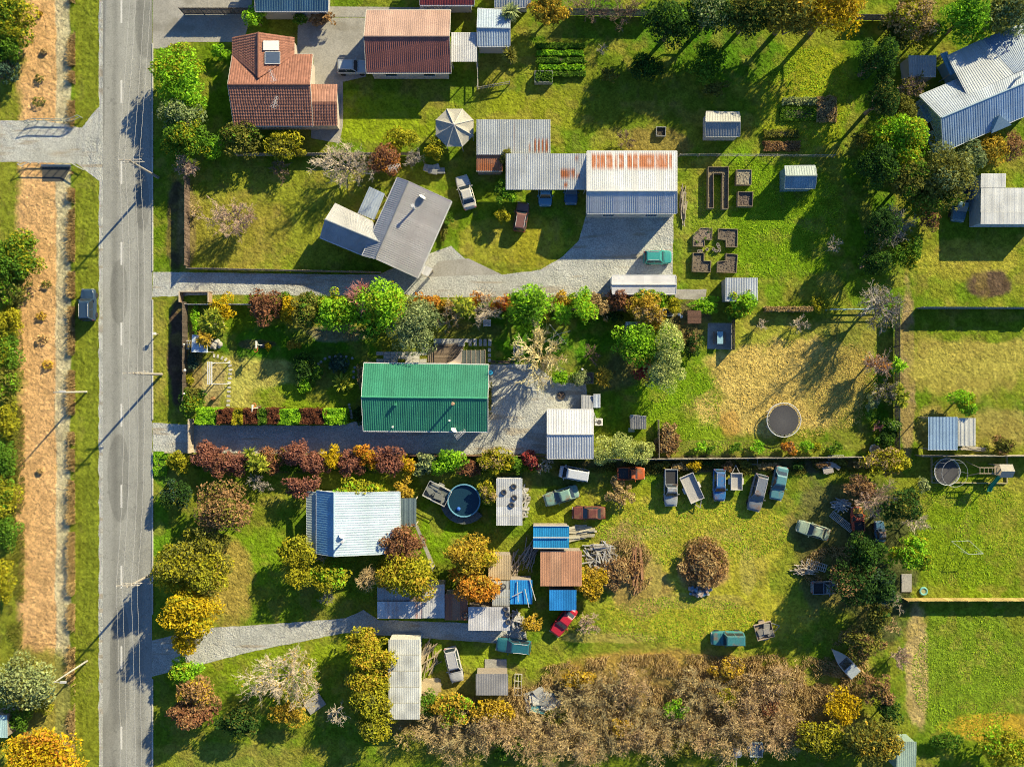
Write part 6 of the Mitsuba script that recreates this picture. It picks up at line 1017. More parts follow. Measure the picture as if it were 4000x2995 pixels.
# ------------------------------------------------------------------ plants
# px, py, rx, ry, height, palette, name, category, label, options
TREES = [
 # upper row of the framed lot
 (868, 1196, 46, 44, 3.2, 'yellow', 'shrub', 'shrub', 'golden yellow bush behind the cabbage tree at the upper left of the lot', {}),
 (1032, 1199, 58, 58, 3.4, 'copper', 'tree', 'tree', 'copper brown tree left of the golden bushes in the upper row', {}),
 (1128, 1212, 36, 52, 3.0, 'yellow', 'shrub', 'shrub', 'tall golden yellow bush right of the copper brown tree', {}), (1112, 1168, 26, 24, 2.4, 'green', 'shrub', 'shrub', 'small green bush tucked above the golden yellow bush', {}),
 (1199, 1212, 56, 60, 4.8, 'olive', 'tree', 'tree', 'dull olive tree between the golden bush and the bright green tree', {'mix2': ('green', .5)}),
 (1317, 1212, 66, 76, 5.6, 'bright', 'tree', 'tree', 'bright green bushy tree left of the pink bare tree in the upper row', {'mix2': ('yellowgreen', .35)}),
 (1486, 1190, 84, 84, 7.2, 'bright', 'tree', 'tree', 'large bright green tree right of the pink bare tree in the upper row', {'mix2': ('yellowgreen', .25)}), (1440, 1270, 50, 46, 3.2, 'green', 'tree', 'tree', 'green bushy tree below the large bright green one', {}),
 (1613, 1272, 92, 88, 5.0, 'grey', 'tree', 'tree', 'grey green feathery tree overhanging the paved path', {'size': .11, 'mix2': ('silver', .6)}),
 (1664, 1178, 48, 36, 2.6, 'orange', 'shrub', 'shrub', 'orange autumn bush above the grey green tree', {'airy': True}), (1960, 1182, 40, 34, 2.6, 'orange', 'shrub', 'shrub', 'red orange bush right of the pale bare tree', {'mix2': ('red', .35), 'airy': True}),
 (2063, 1190, 70, 70, 5.8, 'bright', 'tree', 'tree', 'dense green tree right of the red orange bush', {'mix2': ('green', .5)}), (2202, 1172, 36, 28, 2.2, 'gold', 'shrub', 'shrub', 'yellow orange bush above the spiky cabbage tree', {}),
 (2281, 1192, 45, 58, 5.4, 'bright', 'conifer', 'tree', 'upright green conifer with yellow tips in the upper row', {'mix2': ('yellow', .22)}), (2345, 1200, 42, 50, 2.8, 'tan', 'shrub', 'shrub', 'tan twiggy bush right of the upright conifer', {'airy': True}), (2418, 1172, 46, 42, 3.2, 'copper', 'tree', 'tree', 'copper red tree behind the tan twiggy bush', {}),
 (2548, 1160, 62, 42, 3.2, 'bright', 'shrub', 'shrub', 'broad bright green bush above the yellow brown tree', {'mix2': ('yellowgreen', .3)}), (2628, 1190, 36, 26, 2.2, 'yellowgreen', 'shrub', 'shrub', 'lime bush at the right end of the broad green bush', {}),
 (2529, 1226, 60, 64, 5.0, 'gold', 'tree', 'tree', 'yellow brown tree over the corrugated shelter', {'mix2': ('tan', .4)}), (2494, 1346, 82, 70, 5.2, 'bright', 'tree', 'tree', 'broad feathery green tree below the yellow brown tree', {'mix2': ('green', .5)}),
 (2618, 1358, 66, 80, 5.6, 'sage', 'tree', 'tree', 'silver green tree left of the patio, the upper one', {'size': .10, 'mix2': ('bright', .25)}), (2596, 1446, 62, 72, 5.2, 'sage', 'tree', 'tree', 'silver green tree hanging over the lawn, the lower one', {'size': .10, 'mix2': ('silver', .4)}), (2508, 1448, 30, 38, 2.0, 'red', 'shrub', 'shrub', 'dark red bush at the foot of the silver green tree', {'airy': True}),
 (2700, 1330, 40, 50, 1.8, 'dark', 'shrub', 'shrub', 'dark scrub left of the concrete patio', {'airy': True, 'mix2': ('brown', .4)}), (2763, 1190, 58, 24, 1.6, 'bright', 'shrub', 'shrub', 'long bright green clipped bush above the arbour', {}), (2905, 1180, 52, 50, 3.2, 'bright', 'shrub', 'shrub', 'bright lime green bush by the top fence of the back lawn', {'mix2': ('yellowgreen', .5)}), (2862, 1222, 34, 30, 2.2, 'green', 'shrub', 'shrub', 'dark green bush below the lime green bush', {}),
 (3213, 1190, 32, 40, 1.8, 'yellowgreen', 'shrub', 'shrub', 'thin yellow green bush at the left of the blue rail fence', {'airy': True}),
 (1250, 1176, 28, 26, 2.2, 'green', 'shrub', 'shrub', 'small green bush between the olive and the first bright green tree', {}), (1378, 1228, 30, 28, 2.0, 'green', 'shrub', 'shrub', 'green bush below the reddish pink bare tree', {}), (1580, 1180, 34, 30, 2.4, 'yellowgreen', 'shrub', 'shrub', 'yellow green bush left of the orange autumn bush', {}), (1722, 1190, 34, 30, 2.2, 'gold', 'shrub', 'shrub', 'golden bush right of the orange autumn bush', {'mix2': ('orange', .4)}), (1868, 1168, 34, 28, 2.4, 'orange', 'shrub', 'shrub', 'orange bush behind the pale bare tree', {'airy': True}), (1990, 1228, 34, 26, 1.6, 'green', 'shrub', 'shrub', 'dark green bush at the left foot of the dense green tree', {}), (2132, 1220, 28, 28, 1.6, 'olive', 'shrub', 'shrub', 'olive bush at the right foot of the dense green tree', {}), (2238, 1178, 26, 28, 2.2, 'lime', 'shrub', 'shrub', 'lime bush left of the upright conifer', {}), (2312, 1240, 34, 24, 1.5, 'green', 'shrub', 'shrub', 'low green bush below the upright conifer', {}), (2386, 1232, 40, 26, 1.6, 'dark', 'shrub', 'shrub', 'dark ivy covered bush below the copper red tree', {}), (2466, 1190, 34, 34, 3.0, 'yellowgreen', 'shrub', 'shrub', 'lime bush between copper red and yellow brown trees', {'mix2': ('copper', .3)}),
 # right border
 (3406, 1578, 22, 30, 1.4, 'silver', 'shrub', 'shrub', 'silver bush at the right border of the back lawn', {}), (3411, 1625, 22, 24, 1.2, 'green', 'shrub', 'shrub', 'small green bush right of the trampoline shade', {}), (3484, 1662, 34, 24, 1.8, 'green', 'shrub', 'shrub', 'green bush leaning on the right slatted fence', {'mix2': ('silver', .3)}), (3464, 1718, 36, 36, 2.0, 'dark', 'shrub', 'shrub', 'dark green bush in the lower right corner of the lawn', {'mix2': ('green', .5)}), (3462, 1802, 84, 52, 4.0, 'yellowgreen', 'tree', 'tree', 'pale yellow leaved tree in the lower right corner', {'airy': True, 'mix2': ('tan', .5)}),
 # middle
 (2259, 1476, 34, 34, 1.5, 'silver', 'shrub', 'shrub', 'round variegated bush beside the globe lamp', {'mix2': ('green', .4), 'size': .09}), (2202, 1472, 30, 24, 1.1, 'bright', 'shrub', 'shrub', 'bright green low bush under the bare willow', {}),
 (1190, 1500, 28, 23, 1.1, 'bright', 'shrub', 'shrub', 'bright lime round bush on the front lawn', {}), (1178, 1432, 44, 48, 1.9, 'dark', 'shrub', 'shrub', 'dark green bush in the shaded island bed of the front lawn', {'mix2': ('green', .4), 'airy': True}), (1242, 1462, 26, 34, 1.5, 'green', 'shrub', 'shrub', 'fern green bush right of the lime round bush', {'airy': True}), (1322, 1421, 36, 34, .9, 'teal', 'shrub', 'shrub', 'low blue flowering mat among the round stones', {'mix2': ('silver', .25)}),
 (1143, 1350, 22, 18, .9, 'gold', 'shrub', 'shrub', 'small orange yellow bush in the shade right of the hoop', {}), (1050, 1352, 11, 12, .6, 'yellow', 'shrub', 'shrub', 'tiny yellow bush beside the white basketball hoop', {}), (747, 1578, 46, 40, 2.2, 'green', 'shrub', 'shrub', 'round dark green bush at the left end of the clipped hedge', {'mix2': ('yellowgreen', .25)}), (752, 1532, 32, 30, 1.8, 'olive', 'shrub', 'shrub', 'olive bush above the round dark green bush', {}), (742, 1480, 14, 26, .8, 'yellowgreen', 'shrub', 'shrub', 'lime flowers along the inside of the front fence', {}), (757, 1400, 24, 34, 1.2, 'teal', 'shrub', 'shrub', 'blue green bush below the pale blue shelter', {}), (762, 1245, 14, 60, .7, 'bright', 'shrub', 'shrub', 'strip of bright green plants inside the upper front fence', {}), (1402, 1630, 22, 40, 1.6, 'dark', 'shrub', 'shrub', 'dark bush at the lower left corner of the bungalow', {}), (1408, 1470, 12, 50, .6, 'tan', 'shrub', 'shrub', 'dry reeds along the left wall of the bungalow', {}), (1915, 1560, 8, 60, .7, 'olive', 'shrub', 'shrub', 'narrow planted strip along the right wall of the bungalow', {}),
 # lower border of the dry lawn
 (2735, 1745, 19, 19, 1.3, 'bright', 'shrub', 'shrub', 'leftmost round green shrub along the lower fence of the lawn', {}), (2773, 1752, 15, 14, .8, 'green', 'shrub', 'shrub', 'second shrub along the lower fence, small and dark green', {}), (2872, 1750, 22, 18, 1.0, 'green', 'shrub', 'shrub', 'third shrub along the lower fence, flat and green', {}), (2955, 1752, 28, 22, 1.3, 'bright', 'shrub', 'shrub', 'fourth shrub along the lower fence, broad and bright', {}), (3083, 1750, 25, 24, 1.4, 'orange', 'shrub', 'shrub', 'rusty orange shrub along the lower fence below the trampoline', {'mix2': ('brown', .8)}), (3156, 1746, 22, 20, 1.4, 'bright', 'shrub', 'shrub', 'round bright shrub right of the rusty orange one', {}), (3190, 1748, 18, 17, 1.2, 'yellowgreen', 'shrub', 'shrub', 'small lime shrub touching the round bright one', {}), (3263, 1748, 22, 19, 1.2, 'green', 'shrub', 'shrub', 'rightmost dark green shrub along the lower fence', {}),
 (2611, 1716, 48, 56, .9, 'brown', 'brush_heap', 'brush', 'heap of dead brown brush left of the back lawn', {'mix2': ('tan', .6), 'low': 0, 'airy': True}), (2716, 1814, 26, 26, 1.5, 'yellow', 'shrub', 'shrub', 'golden yellow shrub outside the lower fence', {'airy': True}),
 (2365, 1762, 52, 44, 3.2, 'sage', 'tree', 'tree', 'silver olive tree touching the white metal shed', {'size': .095}), (2434, 1752, 56, 50, 3.6, 'sage', 'tree', 'tree', 'middle silver olive tree right of the white metal shed', {'size': .095}), (2504, 1766, 48, 42, 3.2, 'sage', 'tree', 'tree', 'rightmost silver olive tree beside the brush heap', {'size': .095, 'mix2': ('olive', .3)}),
 # lower row below the driveway
 (698, 1800, 34, 36, 1.8, 'yellowgreen', 'shrub', 'shrub', 'yellow green bush at the left end of the red shrub row', {}), (797, 1787, 54, 52, 2.9, 'maroon', 'shrub', 'shrub', 'first dusky red shrub below the driveway gate', {}), (862, 1809, 54, 48, 2.9, 'maroon', 'shrub', 'shrub', 'second dusky red shrub below the driveway', {'mix2': ('copper', .4)}), (924, 1805, 40, 50, 2.6, 'maroon', 'shrub', 'shrub', 'third dusky red shrub, left of the spiky green plant', {}), (1052, 1799, 40, 44, 2.4, 'copper', 'shrub', 'shrub', 'brownish red shrub right of the spiky green plant', {}), (1094, 1788, 32, 26, 2.0, 'yellowgreen', 'shrub', 'shrub', 'yellow green shrub in the middle of the red row', {'airy': True}), (1163, 1779, 54, 54, 3.1, 'maroon', 'shrub', 'shrub', 'tall dusky red shrub left of the golden ones', {}), (1230, 1809, 50, 44, 2.7, 'maroon', 'shrub', 'shrub', 'dusky red shrub touching the golden shrub', {}), (1297, 1793, 42, 46, 2.6, 'yellow', 'shrub', 'shrub', 'golden yellow shrub in the row below the driveway', {'airy': True}), (1366, 1811, 46, 42, 2.6, 'maroon', 'shrub', 'shrub', 'dusky red shrub between golden and orange shrubs', {}), (1432, 1776, 44, 40, 2.8, 'orange', 'shrub', 'shrub', 'bright orange shrub in the row below the driveway', {'mix2': ('yellow', .3)}), (1514, 1799, 62, 52, 3.0, 'maroon', 'shrub', 'shrub', 'rightmost large dusky red shrub, right of the orange one', {}), (1598, 1810, 36, 34, 2.0, 'yellow', 'shrub', 'shrub', 'low golden shrub left of the grey green one', {'mix2': ('orange', .3)}), (1664, 1814, 46, 38, 2.2, 'silver', 'shrub', 'shrub', 'grey green shrub in the row below the bungalow', {'mix2': ('teal', .4)}), (1751, 1803, 58, 42, 2.6, 'bright', 'shrub', 'shrub', 'bright green shrub in the row below the bungalow', {}), (1836, 1821, 40, 36, 2.0, 'copper', 'shrub', 'shrub', 'copper shrub right of the bright green one', {}), (1935, 1800, 66, 48, 2.9, 'yellowgreen', 'shrub', 'shrub', 'large yellow olive shrub below the gravel yard', {'airy': True, 'mix2': ('tan', .3)}), (2019, 1812, 24, 34, 1.9, 'green', 'shrub', 'shrub', 'narrow dark green shrub right of the yellow olive one', {}), (2073, 1798, 36, 34, 2.3, 'red', 'shrub', 'shrub', 'crimson maple like shrub left of the white metal shed', {'mix2': ('maroon', .5)}),
 # left bank
 (34, 70, 74, 90, 4.5, 'yellowgreen', 'tree', 'tree', 'yellow green tree in the upper left corner', {'mix2': ('green', .5)}), (30, 178, 58, 60, 3.6, 'green', 'tree', 'tree', 'green tree on the left bank below the corner tree', {}), (16, 262, 50, 54, 2.8, 'teal', 'shrub', 'shrub', 'dark teal bush on the left bank above the lane', {'mix2': ('brown', .4)}), (52, 1010, 84, 90, 4.2, 'green', 'tree', 'tree', 'broad green tree on the left bank below the lane', {'mix2': ('yellowgreen', .5)}), (46, 1130, 62, 70, 3.2, 'olive', 'tree', 'tree', 'olive tree on the left bank, level with the parked blue car', {'mix2': ('bright', .4)}), (20, 1250, 52, 66, 2.8, 'yellowgreen', 'tree', 'tree', 'yellow green tree on the left bank below the olive one', {}), (22, 1372, 52, 66, 3.0, 'green', 'tree', 'tree', 'green tree on the left bank, above the lamp post', {'mix2': ('yellowgreen', .4)}), (22, 1500, 48, 70, 3.0, 'olive', 'tree', 'tree', 'dull olive tree on the left bank, beside the lamp post', {'mix2': ('bright', .5)}), (12, 1640, 46, 70, 2.6, 'yellowgreen', 'tree', 'tree', 'yellowish tree on the left bank below the lamp post', {}), (14, 1790, 44, 66, 2.6, 'green', 'tree', 'tree', 'green tree on the left bank near the lamp post shadow', {}), (12, 1950, 46, 74, 2.8, 'yellowgreen', 'tree', 'tree', 'yellowish tree left, level with the lower road grass', {'mix2': ('green', .4)}), (26, 2090, 44, 64, 2.8, 'green', 'tree', 'tree', 'second last green tree of the left bank row', {}), (16, 2270, 42, 80, 2.8, 'yellowgreen', 'tree', 'tree', 'last yellowish tree of the left bank row', {}), (96, 2660, 104, 96, 5.0, 'silver', 'tree', 'tree', 'pale grey green tree near the lower left corner', {'mix2': ('olive', .4)}), (172, 2722, 40, 44, 2.0, 'yellowgreen', 'shrub', 'shrub', 'small yellow green bush below the pale grey green tree', {}), (60, 2800, 50, 44, 2.4, 'green', 'shrub', 'shrub', 'green bush beside the pale roofed store in the lower left', {}), (170, 2955, 130, 80, 6.0, 'yellow', 'tree', 'tree', 'brilliant yellow tree in the lower left corner', {'mix2': ('orange', .3)}),
 # front of the tiled house
 (696, 262, 80, 78, 5.0, 'bright', 'tree', 'tree', 'bright green tree at the top of the roadside hedge', {'mix2': ('yellowgreen', .4)}), (702, 358, 76, 66, 4.6, 'bright', 'tree', 'tree', 'second bright green tree of the roadside hedge', {}), (706, 452, 70, 66, 4.6, 'grey', 'tree', 'tree', 'grey green tree in the middle of the roadside hedge', {'mix2': ('green', .6)}), (730, 536, 80, 66, 4.8, 'green', 'tree', 'tree', 'green tree at the lower end of the roadside hedge', {'mix2': ('yellowgreen', .4)}), (818, 572, 50, 46, 3.0, 'bright', 'tree', 'tree', 'small bright tree right of the roadside hedge', {}), (942, 545, 74, 58, 3.8, 'olive', 'tree', 'tree', 'dull olive tree below the tiled house', {'mix2': ('green', .4)}), (1112, 568, 76, 44, 3.0, 'yellowgreen', 'tree', 'tree', 'yellow olive tree below the right part of the tiled house', {'mix2': ('olive', .5)}), (998, 70, 37, 40, 3.4, 'bright', 'tree', 'tree', 'round lime tree standing alone against the dark top fence', {}), (1168, 66, 34, 28, 2.0, 'green', 'shrub', 'shrub', 'green bush above the tiled house', {}), (1262, 70, 48, 26, 2.0, 'brown', 'shrub', 'shrub', 'brown autumn bush below the teal blue roof', {}), (860, 200, 30, 26, 1.8, 'bright', 'shrub', 'shrub', 'green bush at the upper left corner of the tiled house', {}),
 (1501, 632, 54, 58, 4.2, 'copper', 'tree', 'tree', 'rust red tree above the angled grey house', {'mix2': ('orange', .3)}), (1570, 545, 58, 40, 2.8, 'yellowgreen', 'tree', 'tree', 'yellow green tree above the rust red tree', {}), (1702, 578, 48, 46, 2.8, 'yellowgreen', 'shrub', 'shrub', 'yellowish bush left of the tent roofed pavilion', {'airy': True}), (1976, 606, 34, 38, 3.4, 'olive', 'tree', 'tree', 'uppermost round clipped bush beside the patched sheds', {}), (1974, 752, 36, 42, 3.0, 'green', 'tree', 'tree', 'middle round clipped bush beside the brown red car', {'mix2': ('bright', .5)}), (1967, 838, 25, 30, 2.4, 'yellowgreen', 'tree', 'tree', 'lowest round clipped bush beside the brown red car', {}),
 (1750, 850, 18, 22, 1.2, 'green', 'shrub', 'shrub', 'small bush at the right corner of the angled grey house', {}), (1735, 895, 12, 60, .6, 'olive', 'shrub', 'shrub', 'flower border along the right wall of the angled grey house', {}),
 # top edge
 (2150, 30, 70, 56, 4.4, 'gold', 'tree', 'tree', 'golden tree at the top edge left of the brown thicket', {'mix2': ('olive', .4)}), (2622, 90, 92, 76, 7.4, 'dark', 'tree', 'tree', 'dark green tree at the top edge', {'mix2': ('green', .4)}), (2770, 48, 90, 60, 7.6, 'dark', 'tree', 'tree', 'dark grey green tree right of the first dark one at the top', {'mix2': ('grey', .4)}), (2928, 56, 90, 70, 7.8, 'olive', 'tree', 'tree', 'dull olive tree left of the great yellow tree', {'mix2': ('dark', .6)}), (3090, 48, 92, 88, 9.0, 'olive', 'tree', 'tree', 'yellowish tree left half of the great yellow pair at the top', {'mix2': ('gold', .9)}), (3240, 42, 104, 84, 9.5, 'yellow', 'tree', 'tree', 'great golden yellow tree at the top edge', {'mix2': ('gold', .5)}), (2534, 262, 56, 40, 2.0, 'dark', 'shrub', 'shrub', 'dark green bush on the shaded upper lawn', {'mix2': ('green', .6)}), (2756, 236, 66, 58, 2.4, 'green', 'shrub', 'shrub', 'broad green bush on the shaded lawn below the dark trees', {}), (2790, 345, 50, 28, 1.2, 'olive', 'shrub', 'shrub', 'low olive bush above the pale garden shed', {'airy': True}), (2380, 300, 34, 28, 1.3, 'olive', 'shrub', 'shrub', 'olive bush right of the vegetable rows', {'airy': True}),
 (3574, 52, 92, 80, 6.5, 'tan', 'tree', 'tree', 'tan leaved tree at the top edge left of the green pair', {'mix2': ('yellowgreen', .8), 'airy': True}), (3600, 140, 52, 48, 4.0, 'yellowgreen', 'tree', 'tree', 'yellow green tree below the tan leaved tree', {}), (3490, 130, 50, 54, 4.2, 'dark', 'tree', 'tree', 'dark tree left of the tan leaved one', {'mix2': ('olive', .5)}), (3775, 66, 92, 74, 7.0, 'bright', 'tree', 'tree', 'green tree at the top edge above the blue roof', {'mix2': ('green', .5)}), (3932, 50, 88, 66, 7.0, 'grey', 'tree', 'tree', 'grey green tree in the upper right corner', {'mix2': ('olive', .6)}), (3525, 540, 86, 86, 6.2, 'bright', 'tree', 'tree', 'large lime green tree left of the blue roofed house', {'mix2': ('yellowgreen', .6)}), (3528, 425, 48, 54, 4.2, 'olive', 'tree', 'tree', 'olive tree above the large lime green one', {}), (3430, 230, 60, 80, 8.0, 'dark', 'tree', 'tree', 'dark tall tree at the shaded right side of the upper lawn', {'mix2': ('green', .3)}), (3450, 390, 54, 80, 7.6, 'dark', 'tree', 'tree', 'second dark tall tree at the shaded right side', {'mix2': ('olive', .3)}), (3430, 640, 56, 80, 7.0, 'dark', 'tree', 'tree', 'dark tree beside the lawn of the raised beds', {'mix2': ('green', .3)}), (3365, 545, 34, 34, 2.6, 'olive', 'shrub', 'shrub', 'olive bush at the right end of the wire fence', {'airy': True}), (3660, 535, 20, 26, 1.8, 'yellowgreen', 'shrub', 'shrub', 'small yellowish bush at the lower corner of the blue roof', {}),
 (3570, 700, 80, 74, 6.5, 'olive', 'tree', 'tree', 'left half of the great olive tree below the blue roof', {'mix2': ('green', .6)}), (3690, 690, 92, 96, 7.5, 'olive', 'tree', 'tree', 'right half of the great olive tree below the blue roof', {'mix2': ('silver', .5)}), (3640, 780, 86, 50, 5.5, 'green', 'tree', 'tree', 'lower green part of the olive trees beside the dark pickup', {'mix2': ('olive', .5)}), (3792, 618, 48, 56, 4.4, 'grey', 'tree', 'tree', 'grey green tree at the lower side of the blue roof', {}), (3872, 586, 56, 54, 3.6, 'gold', 'tree', 'tree', 'golden tree below the little blue dormer', {'mix2': ('olive', .4)}), (3962, 570, 50, 50, 3.0, 'brown', 'shrub', 'shrub', 'brown bush at the right edge below the blue roof', {'airy': True}), (3535, 980, 66, 54, 3.2, 'green', 'tree', 'tree', 'green tree below the bare one at the right', {'mix2': ('yellowgreen', .5)}), (3630, 850, 40, 36, 2.0, 'brown', 'shrub', 'shrub', 'brown bush below the great olive tree', {}), (3445, 880, 50, 70, 6.8, 'dark', 'tree', 'tree', 'dark tree in the deep shade above the back lawn', {}), (3420, 1020, 46, 54, 6.2, 'dark', 'tree', 'tree', 'lowest dark tree in the shade above the back lawn', {'mix2': ('green', .3)}),
 (3762, 1576, 46, 42, 3.4, 'bright', 'tree', 'tree', 'round green tree above the blue ribbed carport', {'mix2': ('yellowgreen', .5)}), (3932, 1735, 42, 30, 1.8, 'olive', 'shrub', 'shrub', 'olive bush near the fence at the right edge', {'mix2': ('brown', .4)}), (3600, 1890, 26, 30, 1.6, 'silver', 'shrub', 'shrub', 'small pale bush left of the trampoline play area', {'airy': True}),
 # below the lot, left
 (868, 1990, 92, 84, 5.5, 'brown', 'tree', 'tree', 'pinkish brown tree below the red shrub row', {'mix2': ('olive', .35)}), (1180, 1900, 70, 36, 3.2, 'maroon', 'shrub', 'shrub', 'dull red bush above the left corner of the pale blue house', {}), (680, 1930, 44, 54, 3.0, 'dark', 'shrub', 'shrub', 'dark bush beside the road below the lot', {'mix2': ('teal', .4)}), (800, 2120, 70, 62, 5.0, 'olive', 'tree', 'tree', 'upper olive yellow tree of the big roadside group', {'mix2': ('yellowgreen', .5)}), (690, 2215, 92, 84, 6.0, 'yellowgreen', 'tree', 'tree', 'left olive yellow tree of the big roadside group', {'mix2': ('olive', .8)}), (808, 2235, 80, 76, 5.6, 'yellowgreen', 'tree', 'tree', 'right olive yellow tree of the big roadside group', {'mix2': ('olive', .8)}), (738, 2395, 100, 76, 6.2, 'yellow', 'tree', 'tree', 'lemon yellow tree beside the yard driveway mouth', {'mix2': ('yellowgreen', .35)}), (735, 2500, 56, 46, 4.5, 'yellow', 'tree', 'tree', 'smaller lemon tree hanging below the big lemon one', {}), (722, 2606, 62, 46, 3.4, 'bright', 'tree', 'tree', 'lime tree by the road below the lemon trees', {'mix2': ('yellowgreen', .4)}), (780, 2700, 66, 60, 4.2, 'brown', 'tree', 'tree', 'light brown tree below the lime tree', {'mix2': ('gold', .35)}), (760, 2795, 84, 50, 4.4, 'copper', 'tree', 'tree', 'rusty brown tree at the lower left garden', {'mix2': ('brown', .6)}), (938, 2812, 78, 56, 4.0, 'dark', 'tree', 'tree', 'dark green tree right of the rusty brown one', {'mix2': ('olive', .4)}), (1130, 2790, 72, 50, 3.0, 'gold', 'shrub', 'shrub', 'golden bush under the big bare pink tree', {'airy': True}),
 (1155, 2160, 66, 56, 4.6, 'yellowgreen', 'tree', 'tree', 'lime yellow tree at the lower left of the pale blue house', {}), (1175, 2240, 48, 44, 4.2, 'yellowgreen', 'tree', 'tree', 'smaller lime yellow tree just below it', {}), (1280, 2255, 66, 46, 4.2, 'yellowgreen', 'tree', 'tree', 'bright lime tree below the pale blue house', {'mix2': ('bright', .5)}), (1400, 1922, 92, 44, 4.2, 'yellowgreen', 'tree', 'tree', 'yellow green feathery tree leaning on the pale blue roof', {'airy': True, 'mix2': ('bright', .4)}), (1576, 1912, 36, 34, 3.0, 'gold', 'shrub', 'shrub', 'golden bush above the dark flat carport', {}), (1566, 2122, 72, 60, 5.0, 'copper', 'tree', 'tree', 'copper red tree at the right corner of the pale blue house', {'mix2': ('brown', .5)}), (1596, 2252, 92, 76, 6.2, 'yellowgreen', 'tree', 'tree', 'large yellow green tree above the rusty shacks', {'mix2': ('gold', .5)}), (1490, 2240, 34, 40, 3.0, 'yellowgreen', 'shrub', 'shrub', 'thin yellow bush left of the large yellow green tree', {'airy': True}), (1840, 2172, 82, 70, 6.0, 'gold', 'tree', 'tree', 'golden orange autumn tree, upper half, among the shacks', {'mix2': ('yellowgreen', .4)}), (1852, 2285, 84, 64, 6.0, 'orange', 'tree', 'tree', 'golden orange autumn tree, lower half, over the red shack', {'mix2': ('gold', .8)}), (1905, 1925, 46, 46, 3.2, 'yellowgreen', 'shrub', 'shrub', 'yellowish bush between round pool and container', {'airy': True, 'mix2': ('tan', .5)}), (2085, 2440, 44, 40, 2.6, 'gold', 'shrub', 'shrub', 'golden bush right of the wide white shack', {'airy': True}),
 # big clipped hedge
 (1430, 2505, 62, 46, 4.6, 'yellowgreen', 'hedge_tree', 'hedge', 'uppermost part of the tall clipped hedge beside the cream building', {'mix2': ('gold', .4)}), (1462, 2568, 78, 62, 4.8, 'yellowgreen', 'hedge_tree', 'hedge', 'second part of the tall clipped hedge from above', {'mix2': ('gold', .4)}), (1448, 2654, 78, 62, 4.8, 'yellowgreen', 'hedge_tree', 'hedge', 'third part of the tall clipped hedge from above', {'mix2': ('gold', .4)}), (1452, 2740, 76, 62, 4.8, 'yellowgreen', 'hedge_tree', 'hedge', 'fourth part of the tall clipped hedge from above', {'mix2': ('olive', .4)}), (1472, 2830, 74, 62, 4.6, 'yellowgreen', 'hedge_tree', 'hedge', 'lowest part of the tall clipped hedge beside the cream building', {'mix2': ('olive', .4)}),
 # scrub of the yard
 (1770, 2760, 88, 60, 2.6, 'gold', 'scrub_bush', 'shrub', 'golden scrub right of the cream building', {'airy': True, 'mix2': ('bright', .4)}), (1915, 2772, 86, 50, 2.6, 'gold', 'scrub_bush', 'shrub', 'golden scrub below the grey ribbed shed roof', {'airy': True, 'mix2': ('yellow', .4)}), (1680, 2755, 46, 52, 2.0, 'green', 'scrub_bush', 'shrub', 'green bush at the lower right of the cream building', {'airy': True}), (2250, 2655, 60, 44, 2.0, 'gold', 'scrub_bush', 'shrub', 'golden scrub right of the sheet stack', {'airy': True}), (2320, 2280, 62, 56, 2.4, 'gold', 'scrub_bush', 'shrub', 'golden scrub right of the blue tarpaulins', {'airy': True, 'mix2': ('yellow', .5)}), (2410, 2240, 70, 60, 1.6, 'brown', 'scrub_bush', 'shrub', 'brown dry scrub left of the rusty rails', {'airy': True, 'mix2': ('tan', .6)}), (2745, 2200, 88, 86, 1.9, 'brown', 'brush_heap', 'brush', 'big round heap of pinkish dry brush in the middle of the yard', {'airy': True, 'low': 0, 'mix2': ('tan', .6)}), (2420, 1930, 46, 52, 1.6, 'tan', 'scrub_bush', 'shrub', 'dry tan scrub left of the grey pickup', {'airy': True}), (2840, 2620, 60, 40, 1.6, 'gold', 'scrub_bush', 'shrub', 'golden scrub below the teal four wheel drive', {'airy': True, 'mix2': ('tan', .5)}), (3290, 2770, 64, 70, 2.8, 'yellow', 'scrub_bush', 'shrub', 'brilliant yellow bush in the lower right thicket', {'airy': True}), (3215, 2890, 100, 58, 3.6, 'yellowgreen', 'tree', 'tree', 'yellow green tree below the brilliant yellow bush', {'mix2': ('olive', .5)}), (3400, 2890, 110, 76, 5.0, 'olive', 'tree', 'tree', 'olive brown tree left of the grey metal store', {'mix2': ('gold', .3)}), (2640, 2770, 44, 40, 1.6, 'bright', 'scrub_bush', 'shrub', 'green bush among the bare thicket', {'airy': True}),
 (2180, 2800, 50, 36, 1.5, 'olive', 'scrub_bush', 'shrub', 'olive bush in the left part of the bare thicket', {'airy': True}), (2420, 2840, 54, 36, 1.7, 'gold', 'scrub_bush', 'shrub', 'golden bush in the middle of the bare thicket', {'airy': True}), (2850, 2730, 46, 40, 1.7, 'yellowgreen', 'scrub_bush', 'shrub', 'yellow green bush in the right part of the bare thicket', {'airy': True}), (3010, 2760, 44, 36, 1.9, 'copper', 'scrub_bush', 'shrub', 'copper bush in the right part of the bare thicket', {'airy': True}), (2000, 2920, 70, 40, 1.8, 'green', 'scrub_bush', 'shrub', 'green bush at the lower left of the bare thicket', {'airy': True}), (2660, 2930, 60, 34, 1.6, 'olive', 'scrub_bush', 'shrub', 'olive bush at the lower edge below the bare thicket', {'airy': True}), (3110, 2880, 52, 40, 2.0, 'tan', 'scrub_bush', 'shrub', 'tan bush at the right end of the bare thicket', {'airy': True}),
 # right wood
